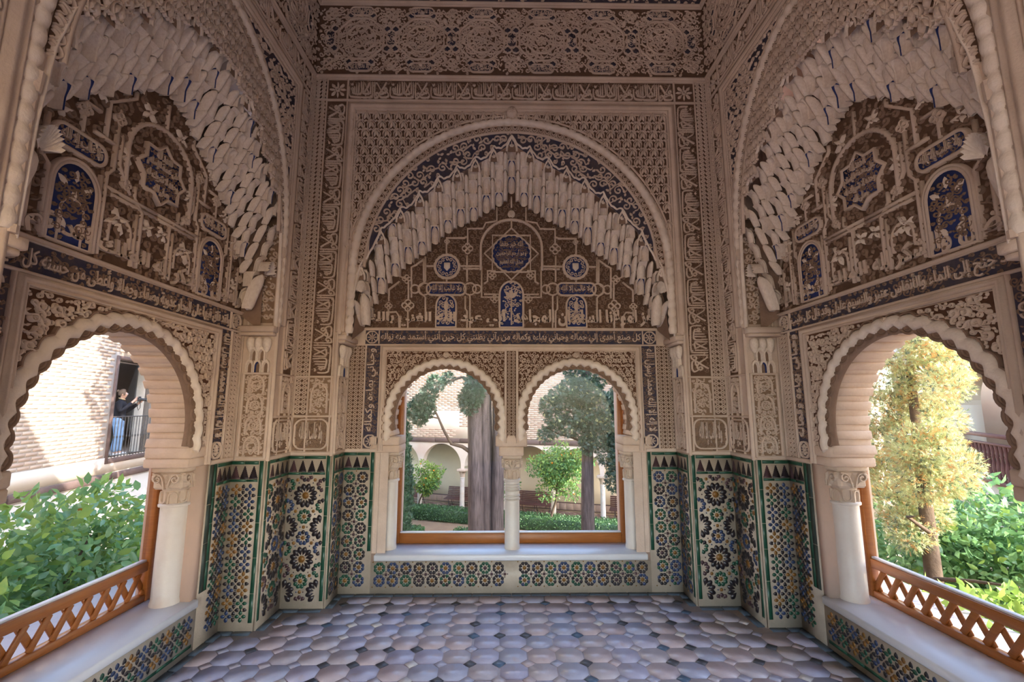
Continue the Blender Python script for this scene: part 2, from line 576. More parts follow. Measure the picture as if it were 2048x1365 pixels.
def sweep(mb, path, prof, m=0, fr=None, closed=False, scale=None):
    """profile of (offset to the left of the path, height) swept along a flat line with mitred corners"""
    p = np.asarray(path, float)
    n = len(p)
    prof = np.asarray(prof, float)
    if closed:
        d1 = p - np.roll(p, 1, 0)
        d2 = np.roll(p, -1, 0) - p
    else:
        d = np.diff(p, axis=0)
        d1 = np.vstack([d[:1], d])
        d2 = np.vstack([d, d[-1:]])
    d1 = d1 / (np.linalg.norm(d1, axis=1, keepdims=True) + 1e-9)
    d2 = d2 / (np.linalg.norm(d2, axis=1, keepdims=True) + 1e-9)
    n1 = np.c_[-d1[:, 1], d1[:, 0]]
    n2 = np.c_[-d2[:, 1], d2[:, 0]]
    b = n1 + n2
    b /= np.linalg.norm(b, axis=1, keepdims=True) + 1e-9
    b /= np.maximum(0.5, (b * n1).sum(1))[:, None]
    A = np.empty((n, len(prof), 3))
    sc = np.ones(n) if scale is None else np.asarray(scale)
    for k, (o, h) in enumerate(prof):
        A[:, k, :2] = p + b * (o * sc)[:, None]
        A[:, k, 2] = h * sc
    if closed:
        mb.grid(A, m, fr, wu=True)
    else:
        mb.grid(A, m, fr)
        for row, fl in ((0, False), (-1, True)):
            i = mb.verts(A[row], fr)
            k = np.arange(len(prof)) + i
            mb.faces([k if fl else k[::-1]], m)


def inpoly(poly):
    P = np.asarray(poly, float)

    def f(u, v):
        x, y = P[:, 0], P[:, 1]
        x2, y2 = np.roll(x, -1), np.roll(y, -1)
        c = ((y > v) != (y2 > v)) & (u < (x2 - x) * (v - y) / (y2 - y + 1e-12) + x)
        return bool(c.sum() % 2)
    return f


# ------------------------------------------------------------------ Arabic lettering
FORMS = {}
for ch, base, n in (('ا', 0xFE8D, 2), ('ب', 0xFE8F, 4), ('ة', 0xFE93, 2), ('ت', 0xFE95, 4), ('ث', 0xFE99, 4), ('ج', 0xFE9D, 4), ('ح', 0xFEA1, 4),
                    ('خ', 0xFEA5, 4), ('د', 0xFEA9, 2), ('ذ', 0xFEAB, 2), ('ر', 0xFEAD, 2), ('ز', 0xFEAF, 2), ('س', 0xFEB1, 4), ('ش', 0xFEB5, 4),
                    ('ص', 0xFEB9, 4), ('ض', 0xFEBD, 4), ('ط', 0xFEC1, 4), ('ظ', 0xFEC5, 4), ('ع', 0xFEC9, 4), ('غ', 0xFECD, 4), ('ف', 0xFED1, 4),
                    ('ق', 0xFED5, 4), ('ك', 0xFED9, 4), ('ل', 0xFEDD, 4), ('م', 0xFEE1, 4), ('ن', 0xFEE5, 4), ('ه', 0xFEE9, 4), ('و', 0xFEED, 2),
                    ('ى', 0xFEEF, 2), ('ي', 0xFEF1, 4), ('أ', 0xFE83, 2), ('إ', 0xFE87, 2), ('ئ', 0xFE89, 4), ('ء', 0xFE80, 1), ('\u0001', 0xFEFB, 2)):
    FORMS[ch] = (base, n)


def shape(s):
    s = s.replace('لا', '\u0001')
    out = []
    for i, c in enumerate(s):
        if c not in FORMS:
            out.append(c)
            continue
        b, n = FORMS[c]
        prev = i > 0 and s[i - 1] in FORMS and FORMS[s[i - 1]][1] == 4 and n > 1
        nxt = i + 1 < len(s) and s[i + 1] in FORMS and FORMS[s[i + 1]][1] > 1 and n == 4
        out.append(chr(b + (3 if prev and nxt else 2 if nxt else 1 if prev else 0)))
    return ''.join(out[::-1])


TXT = {}


def text_mesh(s, offset=0.012):
    key = (s, offset)
    if key in TXT:
        return TXT[key]
    c = bpy.data.curves.new('lettering', 'FONT')
    c.body = shape(s)
    c.resolution_u = 2
    c.fill_mode = 'FRONT'
    c.extrude = 0.5
    c.offset = offset
    o = bpy.data.objects.new('lettering', c)
    COL.objects.link(o)
    dg = bpy.context.evaluated_depsgraph_get()
    me = bpy.data.meshes.new_from_object(o.evaluated_get(dg))
    V = np.empty(len(me.vertices) * 3, np.float32)
    me.vertices.foreach_get('co', V)
    V = V.reshape(-1, 3).astype(float)
    F = [tuple(p.vertices) for p in me.polygons]
    bpy.data.objects.remove(o)
    bpy.data.curves.remove(c)
    bpy.data.meshes.remove(me)
    by = {}
    for f in F:
        by.setdefault(len(f), []).append(f)
    TXT[key] = (V, {k: np.array(x) for k, x in by.items()})
    return TXT[key]


def text(mb, s, u0, v0, u1, v1, h0, h1, m=0, fr=None, offset=0.012):
    """lettering fitted to the box u0..u1, v0..v1"""
    V, by = text_mesh(s, offset)
    lo, hi = V.min(0), V.max(0)
    A = np.empty_like(V)
    A[:, 0] = u0 + (V[:, 0] - lo[0]) / (hi[0] - lo[0]) * (u1 - u0)
    A[:, 1] = v0 + (V[:, 1] - lo[1]) / (hi[1] - lo[1]) * (v1 - v0)
    A[:, 2] = h0 + (V[:, 2] - lo[2]) / (hi[2] - lo[2]) * (h1 - h0)
    i = mb.verts(A, fr)
    for f in by.values():
        mb.faces(f + i, m)

# ------------------------------------------------------------------ ornament
def scroll(cx, cy_, r, ang, turn, n=16):
    """a vine scroll: a spiral with its tail"""
    t = np.linspace(0, 1, n)
    a = ang + turn * (0.3 + 7.2 * t)
    rr = r * (0.26 + 0.74 * t ** 1.5)
    return np.c_[cx + rr * np.cos(a), cy_ + rr * np.sin(a)]


def ringtail(cx, cy_, r, ang, turn):
    """a ring that runs out into a curved tail"""
    t = np.linspace(0, 1, 11)
    a = ang + turn * 5.6 * t
    p = np.c_[cx + r * np.cos(a), cy_ + r * np.sin(a)]
    d = np.array([-math.sin(a[-1]), math.cos(a[-1])]) * turn
    o = np.array([math.cos(a[-1]), math.sin(a[-1])])
    q = [p[-1] + d * r * x + o * r * y for x, y in ((.7, .12), (1.35, .55), (1.75, 1.2), (1.65, 1.9))]
    return np.vstack([p, q])


def arabesque(mb, inside, box, sp, h0, h1, m=0, fr=None, seed=1, w=0.2, leafy=0.8, ring=False):
    """vine scrolls with ringed ends and leaves, packed over a region"""
    rg = random.Random(seed)
    u0, v0, u1, v1 = box
    dv = sp * 0.87
    for j in range(int((v1 - v0) / dv) + 2):
        for i in range(int((u1 - u0) / sp) + 2):
            u = u0 + (i + 0.5 * (j % 2)) * sp + rg.uniform(-.14, .14) * sp
            v = v0 + j * dv + rg.uniform(-.14, .14) * sp
            k = rg.random()
            a = rg.uniform(0, 2 * PI)
            turn = 1 if (i + j) % 2 else -1
            la = rg.uniform(0, 2 * PI)
            if not inside(u, v):
                continue
            if not all(inside(u + d * sp, v + e * sp) for d, e in ((0.36, 0), (-0.36, 0), (0, 0.36), (0, -0.36))):
                p = ringtail(u, v, sp * .19, a, turn) if ring else scroll(u, v, sp * 0.30, a, turn, 9)
                if inside(*p[-1]):
                    mb.stroke(p, sp * w * .85, h0, h1, m, fr)
                continue
            if k < 0.72:
                p = ringtail(u, v, sp * .235, a, turn) if ring else scroll(u, v, sp * 0.52, a, turn)
                wd = sp * w * np.linspace(1.15, 0.7, len(p))
                mb.stroke(p, wd, h0, h1, m, fr)
                e = p[-1]
                q = p[-1] - p[-2]
                q = q / (np.linalg.norm(q) + 1e-9)
                q = np.array([e, e + q * sp * .22, (u + sp * .72, v + turn * sp * .16), (u + sp * .95, v - turn * sp * .10)])
                if not ring and inside(*q[-1]) and inside(*q[1]):
                    mb.stroke(smoothline(q, 6), sp * w * .7, h0, h1 * .97, m, fr)
                if leafy > rg.random() and inside(*e):
                    mb.leaf(e[0], e[1], la, sp * 0.42, sp * 0.26, h0, h1 * 1.05, m, fr)
            else:
                mb.leaf(u - sp * .1 * math.cos(a), v - sp * .1 * math.sin(a), a, sp * 0.5, sp * 0.32, h0, h1 * 1.1, m, fr)
                mb.leaf(u - sp * .1 * math.cos(a), v - sp * .1 * math.sin(a), a + 2.2, sp * 0.42, sp * 0.26, h0, h1, m, fr)


def knit(mb, u0, u1, v0, v1, h0, h1, w=0.16, m=0, fr=None, vertical=True, cells=1):
    """an interlaced band: crossing waves"""
    a0, a1 = (v0, v1) if vertical else (u0, u1)
    b0, b1 = (u0, u1) if vertical else (v0, v1)
    W = (b1 - b0) / cells
    n = max(2, int(round((a1 - a0) / (W * 0.8))))
    t = np.linspace(0, n * 2 * PI, n * 8 + 1)
    al = a0 + (a1 - a0) * t / t[-1]
    for c in range(cells):
        mid = b0 + W * (c + 0.5)
        for ph in (0, PI):
            for amp, f in ((0.40, 0.5), (0.25, 1.0)):
                x = mid + W * amp * np.sin(t * f + ph)
                p = np.c_[x, al] if vertical else np.c_[al, x]
                mb.stroke(p, W * w, h0, h1, m, fr)


MOTTO = [  # the motto, drawn once as pen strokes; x 0..500, y 0..170
    ([(5, 118), (3, 70), (12, 32), (50, 16), (255, 10), (272, 28)], 1), ([(272, 28), (290, 24), (291, 168)], 1),
    ([(45, 74), (58, 52), (150, 50), (150, 170)], 1), ([(68, 52), (68, 118)], 1), ([(94, 52), (94, 146)], 1), ([(120, 52), (121, 158)], 1),
    ([(45, 74), (34, 92), (46, 106), (58, 92), (45, 74)], 1), ([(20, 150), (34, 140), (48, 152)], .7),
    ([(176, 50), (176, 170)], 1), ([(192, 160), (250, 50)], 1), ([(250, 160), (222, 104), (190, 50), (250, 50)], 1), ([(266, 50), (266, 170)], 1),
    ([(318, 168), (318, 22), (340, 8), (362, 20), (372, 44), (352, 58), (332, 46), (344, 30)], 1),
    ([(334, 160), (352, 150), (398, 84), (430, 60), (398, 44), (378, 56)], 1), ([(460, 166), (424, 110), (392, 66), (380, 34), (400, 14), (470, 12)], 1),
    ([(430, 60), (456, 64), (474, 92), (456, 108), (440, 92), (456, 74), (480, 62), (492, 30), (470, 12)], 1),
    ([(300, 130), (306, 138)], .8), ([(205, 26), (213, 32)], .8),
]


def motto_band(mb, length, height, n, h0, h1, m=0, fr=None):
    """n copies of the motto along a band; the frame's u runs along it, read right to left"""
    L = length / n
    for k in range(n):
        for pts, w in MOTTO:
            p = smoothline(pts, 6 * (len(pts) - 1)) if len(pts) > 2 else np.asarray(pts, float)
            p = p * np.array([L * 0.985 / 500, height * 0.93 / 178]) + np.array([k * L + L * 0.008, height * 0.025])
            mb.stroke(p, w * min(0.036 * L, 0.075 * height), h0, h1, m, fr, flat=0.6)


def rosette(mb, u, v, r, n, h0, h1, m=0, fr=None, w=0.3):
    for k in range(n):
        mb.leaf(u + r * .22 * math.cos(2 * PI * k / n), v + r * .22 * math.sin(2 * PI * k / n), 2 * PI * k / n, r * 0.74, r * w * 6 / n, h0, h1, m, fr)
    mb.stroke(arc(u, v, r * .2, 0, 360, 11)[:-1], r * .12, h0, h1, m, fr, closed=True)


def scallop_ring(mb, u, v, r, n, w, h0, h1, m=0, fr=None):
    t = np.linspace(0, 2 * PI, n * 6, endpoint=False)
    rr = r * (1 - 0.06 * np.abs(np.sin(t * n / 2)) * -1)
    mb.stroke(np.c_[u + rr * np.cos(t), v + rr * np.sin(t)], w, h0, h1, m, fr, closed=True, flat=.7)


def rrect(u0, v0, u1, v1, r=None, n=7):
    r = min(u1 - u0, v1 - v0) * 0.5 if r is None else r
    return np.vstack([arc(u1 - r, v0 + r, r, -90, 0, n), arc(u1 - r, v1 - r, r, 0, 90, n), arc(u0 + r, v1 - r, r, 90, 180, n), arc(u0 + r, v0 + r, r, 180, 270, n)])


def archline(u, v0, w, vs, n=13, pointed=0.12):
    """an arch outline: jambs from v0 to vs, then a slightly pointed head"""
    a = arc(u, vs, w, 0, 180, n, ry=w * (1 + pointed))
    return np.vstack([[(u + w, v0)], a, [(u - w, v0)]])


def star8(u, v, r):
    p = []
    for k in range(16):
        rr = r if k % 2 == 0 else r * 0.765
        a = PI / 2 + k * PI / 8
        p.append((u + rr * math.cos(a), v + rr * math.sin(a)))
    return np.array(p)


def knot(mb, u, v, s, h0, h1, m=0, fr=None, w=None):
    """a square interlaced knot"""
    w = w or s * 0.2
    for du, dv in ((-1, 0), (1, 0), (0, -1), (0, 1)):
        mb.stroke(arc(u + du * s * .5, v + dv * s * .5, s * .42, 0, 360, 9)[:-1], w, h0, h1, m, fr, closed=True)
    mb.stroke([(u - s * .55, v - s * .55), (u + s * .55, v + s * .55)], w, h0, h1, m, fr)
    mb.stroke([(u - s * .55, v + s * .55), (u + s * .55, v - s * .55)], w, h0, h1, m, fr)


def flower4(mb, u, v, s, a, h0, h1, m=0, fr=None):
    for k in range(4):
        mb.leaf(u, v, a + k * PI / 2, s, s * .52, h0, h1, m, fr)


def sebka(mb, inside, box, pu, pv, h0, h1, m=0, fr=None):
    """the lozenge net: heart-shaped leaves held in scalloped loops"""
    u0, v0, u1, v1 = box
    for j in range(int((v1 - v0) / pv) + 2):
        for i in range(int((u1 - u0) / pu) + 2):
            u = u0 + (i + 0.5 * (j % 2)) * pu
            v = v1 - j * pv
            if not inside(u, v):
                continue
            for sg in (-1, 1):
                mb.leaf(u + sg * pu * .02, v + pv * .40, -PI / 2 + sg * .27, pv * .80, pu * .27, h0 + .2 * (h1 - h0), h1 * 1.25, m, fr)
                p = np.array([(.01, .60), (.16, .36), (.33, .20), (.38, -.08), (.31, -.34), (.42, -.52), (.5, -.40)]) * np.array([sg * pu, pv])
                mb.stroke(smoothline(p, 12) + (u, v), pu * .085, h0, h1 * .8, m, fr)
            mb.stroke(smoothline(np.array([(-.31, -.36), (-.15, -.60), (0, -.46), (.15, -.60), (.31, -.36)]) * (pu, pv), 8) + (u, v), pu * .08, h0, h1 * .8, m, fr)


def cord(mb, path, r, lobes, fr=None, m=0, side=1.0):
    """a thick rope of rounded lobes along a path, proud of the plane"""
    n = lobes * 6
    p = resample(path, n + 1)
    t = np.arange(n + 1) / 6.0
    sc = 0.74 + 0.26 * np.abs(np.sin(PI * t))
    prof = [(r * math.cos(a), r * 0.95 * math.sin(a)) for a in np.linspace(PI, 0, 8)]
    sweep(mb, p, prof, m, fr, scale=sc)


def scallops(mb, path, depth, n, h0, h1, fr=None, m=0, w=0.25):
    """a row of little arcs hanging from one side (the left) of a path, each filled with a leaf"""
    p = resample(path, n + 1)
    for k in range(n):
        a, b = p[k], p[k + 1]
        d = b - a
        L = np.linalg.norm(d)
        d = d / (L + 1e-9)
        nn = np.array([-d[1], d[0]])
        th = np.linspace(0, PI, 8)
        q = a + d * L * (0.5 - 0.5 * np.cos(th))[:, None] + nn * depth * np.sin(th)[:, None]
        mb.stroke(q, L * w * .6, h0, h1, m, fr)
        c = (a + b) / 2
        q = a + d * L * (0.5 - 0.28 * np.cos(th))[:, None] + nn * depth * .55 * np.sin(th)[:, None]
        mb.stroke(q, L * w * .45, h0, h1 * .9, m, fr)


MOULD = [(0.5, 0.0), (0.46, 0.6), (0.30, 0.6), (0.22, 1.0), (-0.05, 1.0), (-0.12, 0.55), (-0.30, 0.55), (-0.36, 0.8), (-0.46, 0.8), (-0.5, 0.0)]


def mould(mb, path, w, h, fr=None, m=0, closed=False):
    sweep(mb, path, [(a * w, b * h) for a, b in MOULD], m, fr, closed)


def strip(mb, path, w, h, fr=None, m=0, closed=False):
    sweep(mb, path, [(w / 2, 0), (w * .4, h), (-w * .4, h), (-w / 2, 0)], m, fr, closed)


def frame_rect(mb, u0, v0, u1, v1, w, h, fr, m=0):
    strip(mb, [(u0, v0), (u0, v1), (u1, v1), (u1, v0)], w, h, fr, m, closed=True)


def rect(mb, u0, v0, u1, v1, h, m=0, fr=None):
    i = mb.verts([(u0, v0, h), (u1, v0, h), (u1, v1, h), (u0, v1, h)], fr)
    mb.faces([np.arange(4) + i], m)


def inbox(u0, v0, u1, v1):
    return lambda u, v: u0 < u < u1 and v0 < v < v1


# ------------------------------------------------------------------ mosaic tiles
def tile_shape(kind):
    if kind.startswith('petal'):
        n, r0, r1, w = {'petal8': (8, .019, .0495, .0315), 'petal12': (12, .030, .094, .0385), 'petal9': (9, .020, .057, .0315)}[kind]
        L = r1 - r0
        return np.array([(r0, 0), (r0 + .42 * L, -w * .40), (r0 + .68 * L, -w * .5), (r0 + .9 * L, -w * .28), (r1, 0),
                         (r0 + .9 * L, w * .28), (r0 + .68 * L, w * .5), (r0 + .42 * L, w * .40)])
    if kind.startswith('star'):
        n, r = {'star8': (8, .0175), 'star12': (12, .029), 'star9': (9, .018), 'star6': (6, .0145)}[kind]
        a = np.arange(2 * n) * PI / n
        rr = np.where(np.arange(2 * n) % 2 == 0, r, r * .78)
        return np.c_[rr * np.cos(a), rr * np.sin(a)]
    if kind == 'leaf':
        return np.array([(.006, 0), (.013, -.0095), (.023, -.0125), (.033, -.0085), (.0385, 0), (.033, .0085), (.023, .0125), (.013, .0095)])
    if kind == 'heart':
        return np.array([(.005, 0), (.015, -.0095), (.025, -.0125), (.0355, -.0085), (.032, 0), (.0355, .0085), (.025, .0125), (.015, .0095)])
    if kind == 'dot':
        return np.array([(.0065, 0), (0, .0065), (-.0065, 0), (0, -.0065)])
    if kind == 'drop':
        return np.array([(-.02, 0), (-.004, -.011), (.011, -.012), (.02, 0), (.011, .012), (-.004, .011)])
    if kind == 'merlon':
        p = []
        for k in range(7):
            w0 = .030 * (1 - k / 7.2)
            p += [(w0, k * .0125), (w0, (k + 1) * .0125)]
        return np.array(p + [(-x, y) for x, y in p[::-1]])
    raise KeyError(kind)


SHAPES = {k: tile_shape(k) for k in ('petal8', 'petal12', 'petal9', 'star8', 'star12', 'star9', 'star6', 'leaf', 'heart', 'dot', 'drop', 'merlon')}
TMESH = {}


def tmesh(kind, c):
    if (kind, c) not in TMESH:
        b = MB()
        b.poly(SHAPES[kind], 0, 0.0028, 0, inset=0.0008)
        TMESH[(kind, c)] = b.mesh('tile_' + kind, TILE[c])
    return TMESH[(kind, c)]


class Tiles:
    def __init__(s, parent):
        s.parent, s.items = parent, []
        s.strips = []

    def add(s, kind, c, fr, u, v, rot=0.0, size=None):
        f = fr.sub(u, v, rot)
        P = SHAPES[kind]
        area = (P[:, 0].max() - P[:, 0].min()) * (P[:, 1].max() - P[:, 1].min())
        d = f.o - np.array(cam.location)
        dist = np.linalg.norm(d)
        facing = abs(np.dot(d, f.n)) / dist
        s.items.append((-area * facing / dist ** 2 * (1.0 if f.o[1] > 1.9 else 0.01), len(s.items), kind, c, f))

    def brick(s, fr, u0, v0, u1, v1, c, h=0.003):
        b = MB()
        b.poly([(u0 + .0012, v0 + .0012), (u1 - .0012, v0 + .0012), (u1 - .0012, v1 - .0012), (u0 + .0012, v1 - .0012)], 0, h, 0, fr, inset=.001)
        s.strips.append((b, c))

    def run(s, fr, u0, v0, u1, v1, c, step=0.11):
        """a border of narrow glazed bricks"""
        L, horiz = (u1 - u0, True) if (u1 - u0) > (v1 - v0) else (v1 - v0, False)
        n = max(1, int(round(L / step)))
        cs = [0] + sorted((k + RNG.uniform(-.2, .2)) / n for k in range(1, n)) + [1]
        for a, b in zip(cs[:-1], cs[1:]):
            if horiz:
                s.brick(fr, u0 + L * a, v0, u0 + L * b, v1, c)
            else:
                s.brick(fr, u0, v0 + L * a, u1, v0 + L * b, c)

    def finish(s, limit=300):
        left = limit
        for b, c in s.strips[:limit // 3]:
            b.build('tile', TILE[c], s.parent)
            left -= 1
        mb = MB()
        cols = sorted(TILE)
        for b, c in s.strips[limit // 3:]:
            i = mb.verts(np.vstack(b.v))
            for a, m in b.f:
                mb.faces(a + i, cols.index(c))
        for k, (_, _, kind, c, f) in enumerate(sorted(s.items, key=lambda x: x[:2])):
            if k < left:
                inst('tile', tmesh(kind, c), s.parent, f)
            else:
                mb.poly(SHAPES[kind], 0, .0028, cols.index(c), f, inset=.0008)
        if mb.n:
            mb.build('small_tiles', [TILE[c] for c in cols], s.parent, kind='stuff')


def zel_eight(T, fr, u0, v0, u1, v1, cut=None):
    """rosettes of eight petals on a square net"""
    p = .104
    nu, nv = max(1, int((u1 - u0) / p + .25)), max(1, int((v1 - v0) / p + .25))
    pu, pv = (u1 - u0) / nu, (v1 - v0) / nv
    rg = random.Random(int(u0 * 100 + v0 * 37) + nu)
    for i in range(nu):
        for j in range(nv):
            u, v = u0 + (i + .5) * pu, v0 + (j + .5) * pv
            if cut and cut(u, v):
                continue
            c = rg.choice('kbgkkbgk')
            alt = rg.choice('kkbg')
            T.add('star8', 'o' if rg.random() < .75 else 'v', fr, u, v, rg.random())
            for k in range(8):
                T.add('petal8', c if k % 2 == 0 or rg.random() < .5 else alt, fr, u, v, k * PI / 4 + PI / 8)
            T.add('star6', 'v', fr, u + pu / 2, v + pv / 2) if i < nu - 1 and j < nv - 1 else None
            for k in range(4):
                if i < nu - 1 and j < nv - 1:
                    T.add('dot', rg.choice('kkv'), fr, u + pu / 2 + .022 * math.cos(k * PI / 2), v + pv / 2 + .022 * math.sin(k * PI / 2))
    for i in range(nu):
        for vv in (v0, v1):
            if not (cut and cut(u0 + (i + .5) * pu, vv)):
                T.add('dot', 'o', fr, u0 + i * pu, vv)


def zel_great(T, fr, u0, v0, u1, v1):
    """great black rosettes of twelve petals among green ones"""
    a = .27
    b = a * math.sqrt(3)
    uc, vc = (u0 + u1) / 2, v0 + .30
    rg = random.Random(int(fr.o[0] * 10 + fr.o[1] * 77))

    def ok(u, v, r):
        return u0 + r < u < u1 - r and v0 + r < v < v1 - r

    for j in range(-3, 8):
        for i in range(-3, 4):
            U, V = uc + (i + .5 * (j % 2)) * a, vc + j * b / 2
            for k in range(12):
                t = k * PI / 6 + PI / 12
                if ok(U + .06 * math.cos(t), V + .06 * math.sin(t), .018) and ok(U + .082 * math.cos(t), V + .082 * math.sin(t), .002):
                    T.add('petal12', 'k', fr, U, V, t)
            if ok(U, V, .02):
                T.add('star12', 'o', fr, U, V)
            for sg in (-1, 1):
                gu, gv = U, V + sg * a / math.sqrt(3)
                if ok(gu, gv, .012):
                    T.add('star9', 'o', fr, gu, gv)
                for k in range(9):
                    t = k * 2 * PI / 9 + PI / 2
                    if ok(gu + .045 * math.cos(t), gv + .045 * math.sin(t), .005):
                        T.add('petal9', ('g', 'b', 'g', 'v')[(i + j + (sg > 0)) % 4] if rg.random() < .85 else 'k', fr, gu, gv, t)
            for k in range(6):
                t = k * PI / 3
                mu, mv = U + a / 2 * math.cos(t), V + a / 2 * math.sin(t)
                if k < 3:
                    for d, c in ((-1, 'b'), (1, 'v')):
                        x, y = mu + d * .026 * math.cos(t), mv + d * .026 * math.sin(t)
                        if ok(x, y, .008):
                            T.add('dot', c, fr, x, y, t)
                    if ok(mu, mv, .012):
                        T.add('star6', 'o', fr, mu, mv)


def zel_cross(T, fr, u0, v0, u1, v1):
    """black heart crosses alternating with coloured leaf crosses"""
    p = .0845
    nu, nv = max(1, int(round((u1 - u0) / p))), max(1, int(round((v1 - v0) / p)))
    pu, pv = (u1 - u0) / nu, (v1 - v0) / nv
    rg = random.Random(int(u0 * 100 + v0 * 31 + fr.o[0] * 7))
    cyc = 'bgogbo'
    for i in range(nu):
        for j in range(nv):
            u, v = u0 + (i + .5) * pu, v0 + (j + .5) * pv
            for k in range(4):
                T.add('leaf', cyc[(i + 2 * j + (j // 3)) % 6], fr, u, v, k * PI / 2)
    for i in range(nu + 1):
        for j in range(nv + 1):
            u, v = u0 + i * pu, v0 + j * pv
            for k in range(4):
                x, y = u + .022 * math.cos(k * PI / 2), v + .022 * math.sin(k * PI / 2)
                if u0 + .004 < x < u1 - .004 and v0 + .004 < y < v1 - .004:
                    T.add('heart', 'k', fr, u, v, k * PI / 2)
    for i in range(1, 2 * nu):
        for j in range(1, 2 * nv):
            if (i + j) % 2:
                T.add('dot', 'k', fr, u0 + i * pu / 2, v0 + j * pv / 2, PI / 4)


def merlons(T, fr, u0, v0, u1, n):
    p = (u1 - u0) / n
    for k in range(n):
        T.add('merlon', 'k' if k % 4 else 'v', fr, u0 + (k + .5) * p, v0)

# ------------------------------------------------------------------ the room's walls
YB, YF, XB, XF = 3.97, 3.70, 2.0, 1.755
ZTOP = 5.6
F_BACK, FF_BACK = Fr((0, YB, 0), (1, 0, 0), (0, 0, 1)), Fr((0, YF, 0), (1, 0, 0), (0, 0, 1))
F_LEFT, FF_LEFT = Fr((-XB, 2.425, 0), (0, 1, 0), (0, 0, 1)), Fr((-XF, 2.425, 0), (0, 1, 0), (0, 0, 1))
F_RIGHT, FF_RIGHT = Fr((XB, 2.425, 0), (0, -1, 0), (0, 0, 1)), Fr((XF, 2.425, 0), (0, -1, 0), (0, 0, 1))

OUT_BACK = np.array([(0, 3.79), (.166, 3.675), (.316, 3.585), (.469, 3.50), (.617, 3.41), (.831, 3.225), (1.042, 3.03), (1.18, 2.80),
                     (1.27, 2.60), (1.31, 2.42), (1.335, 2.225), (1.345, 2.06)])
IN_BACK = np.array([(0, 3.454), (.03, 3.39), (.15, 3.305), (.22, 3.27), (.295, 3.213), (.37, 3.168), (.45, 3.134), (.53, 3.10), (.62, 3.03),
                    (.675, 2.976), (.74, 2.89), (.81, 2.855), (.90, 2.788), (.95, 2.745), (1.03, 2.657), (1.09, 2.582), (1.15, 2.485), (1.24, 2.326), (1.285, 2.19)])
OUT_SIDE = np.array([(0, 3.66), (.12, 3.64), (.28, 3.54), (.48, 3.39), (.64, 3.22), (.80, 3.04), (.87, 2.82), (.895, 2.5), (.90, 2.06)])
IN_SIDE = np.array([(0, 3.27), (.10, 3.24), (.2, 3.17), (.37, 3.04), (.55, 2.88), (.70, 2.70), (.80, 2.5), (.85, 2.35), (.875, 2.19)])

BAYS = {
    'back': dict(F=F_BACK, FF=FF_BACK, W=1.42, FW=1.755, A=1.13, out=OUT_BACK, inn=IN_BACK, D=YB - YF, wins=((-.57, .468), (.57, .468)),
                 zc=1.40, cord=('c', 1.335, 1.335, 2.66), name='back', px=0.112, mot=(4, 7), gate=True),
    'left': dict(F=F_LEFT, FF=FF_LEFT, W=.93, FW=1.275, A=.65, out=OUT_SIDE, inn=IN_SIDE, D=XB - XF, wins=((-.058, .55),),
                 zc=1.372, cord=('e', .935, 1.22, 2.80), name='left', px=0.112, mot=(5, 5), gate=False),
    'right': dict(F=F_RIGHT, FF=FF_RIGHT, W=.93, FW=1.275, A=.65, out=OUT_SIDE, inn=IN_SIDE, D=XB - XF, wins=((.058, .55),),
                  zc=1.372, cord=('e', .935, 1.22, 2.80), name='right', px=0.112, mot=(5, 5), gate=False),
}
ST_MATS = [M_ST, M_GR, M_GB, M_STL, M_STD, M_BLUE]
S_, G_, B_, L_, D_, P_ = range(6)


def zfun(tab):
    def f(u):
        return float(np.interp(abs(u), tab[:, 0], tab[:, 1]))
    return f


def arch_open(r, zc, a0=-17, n=40, cu=0.0):
    """the horseshoe opening: from the right foot over the top to the left foot"""
    return arc(cu, zc, r, a0, 180 - a0, n)


def win_top(b, u):
    """height of the window opening at u, or None beside it"""
    for cu, r in b['wins']:
        d = abs(u - cu)
        if d < r:
            return b['zc'] + math.sqrt(max(0, r * r - d * d))
    return None


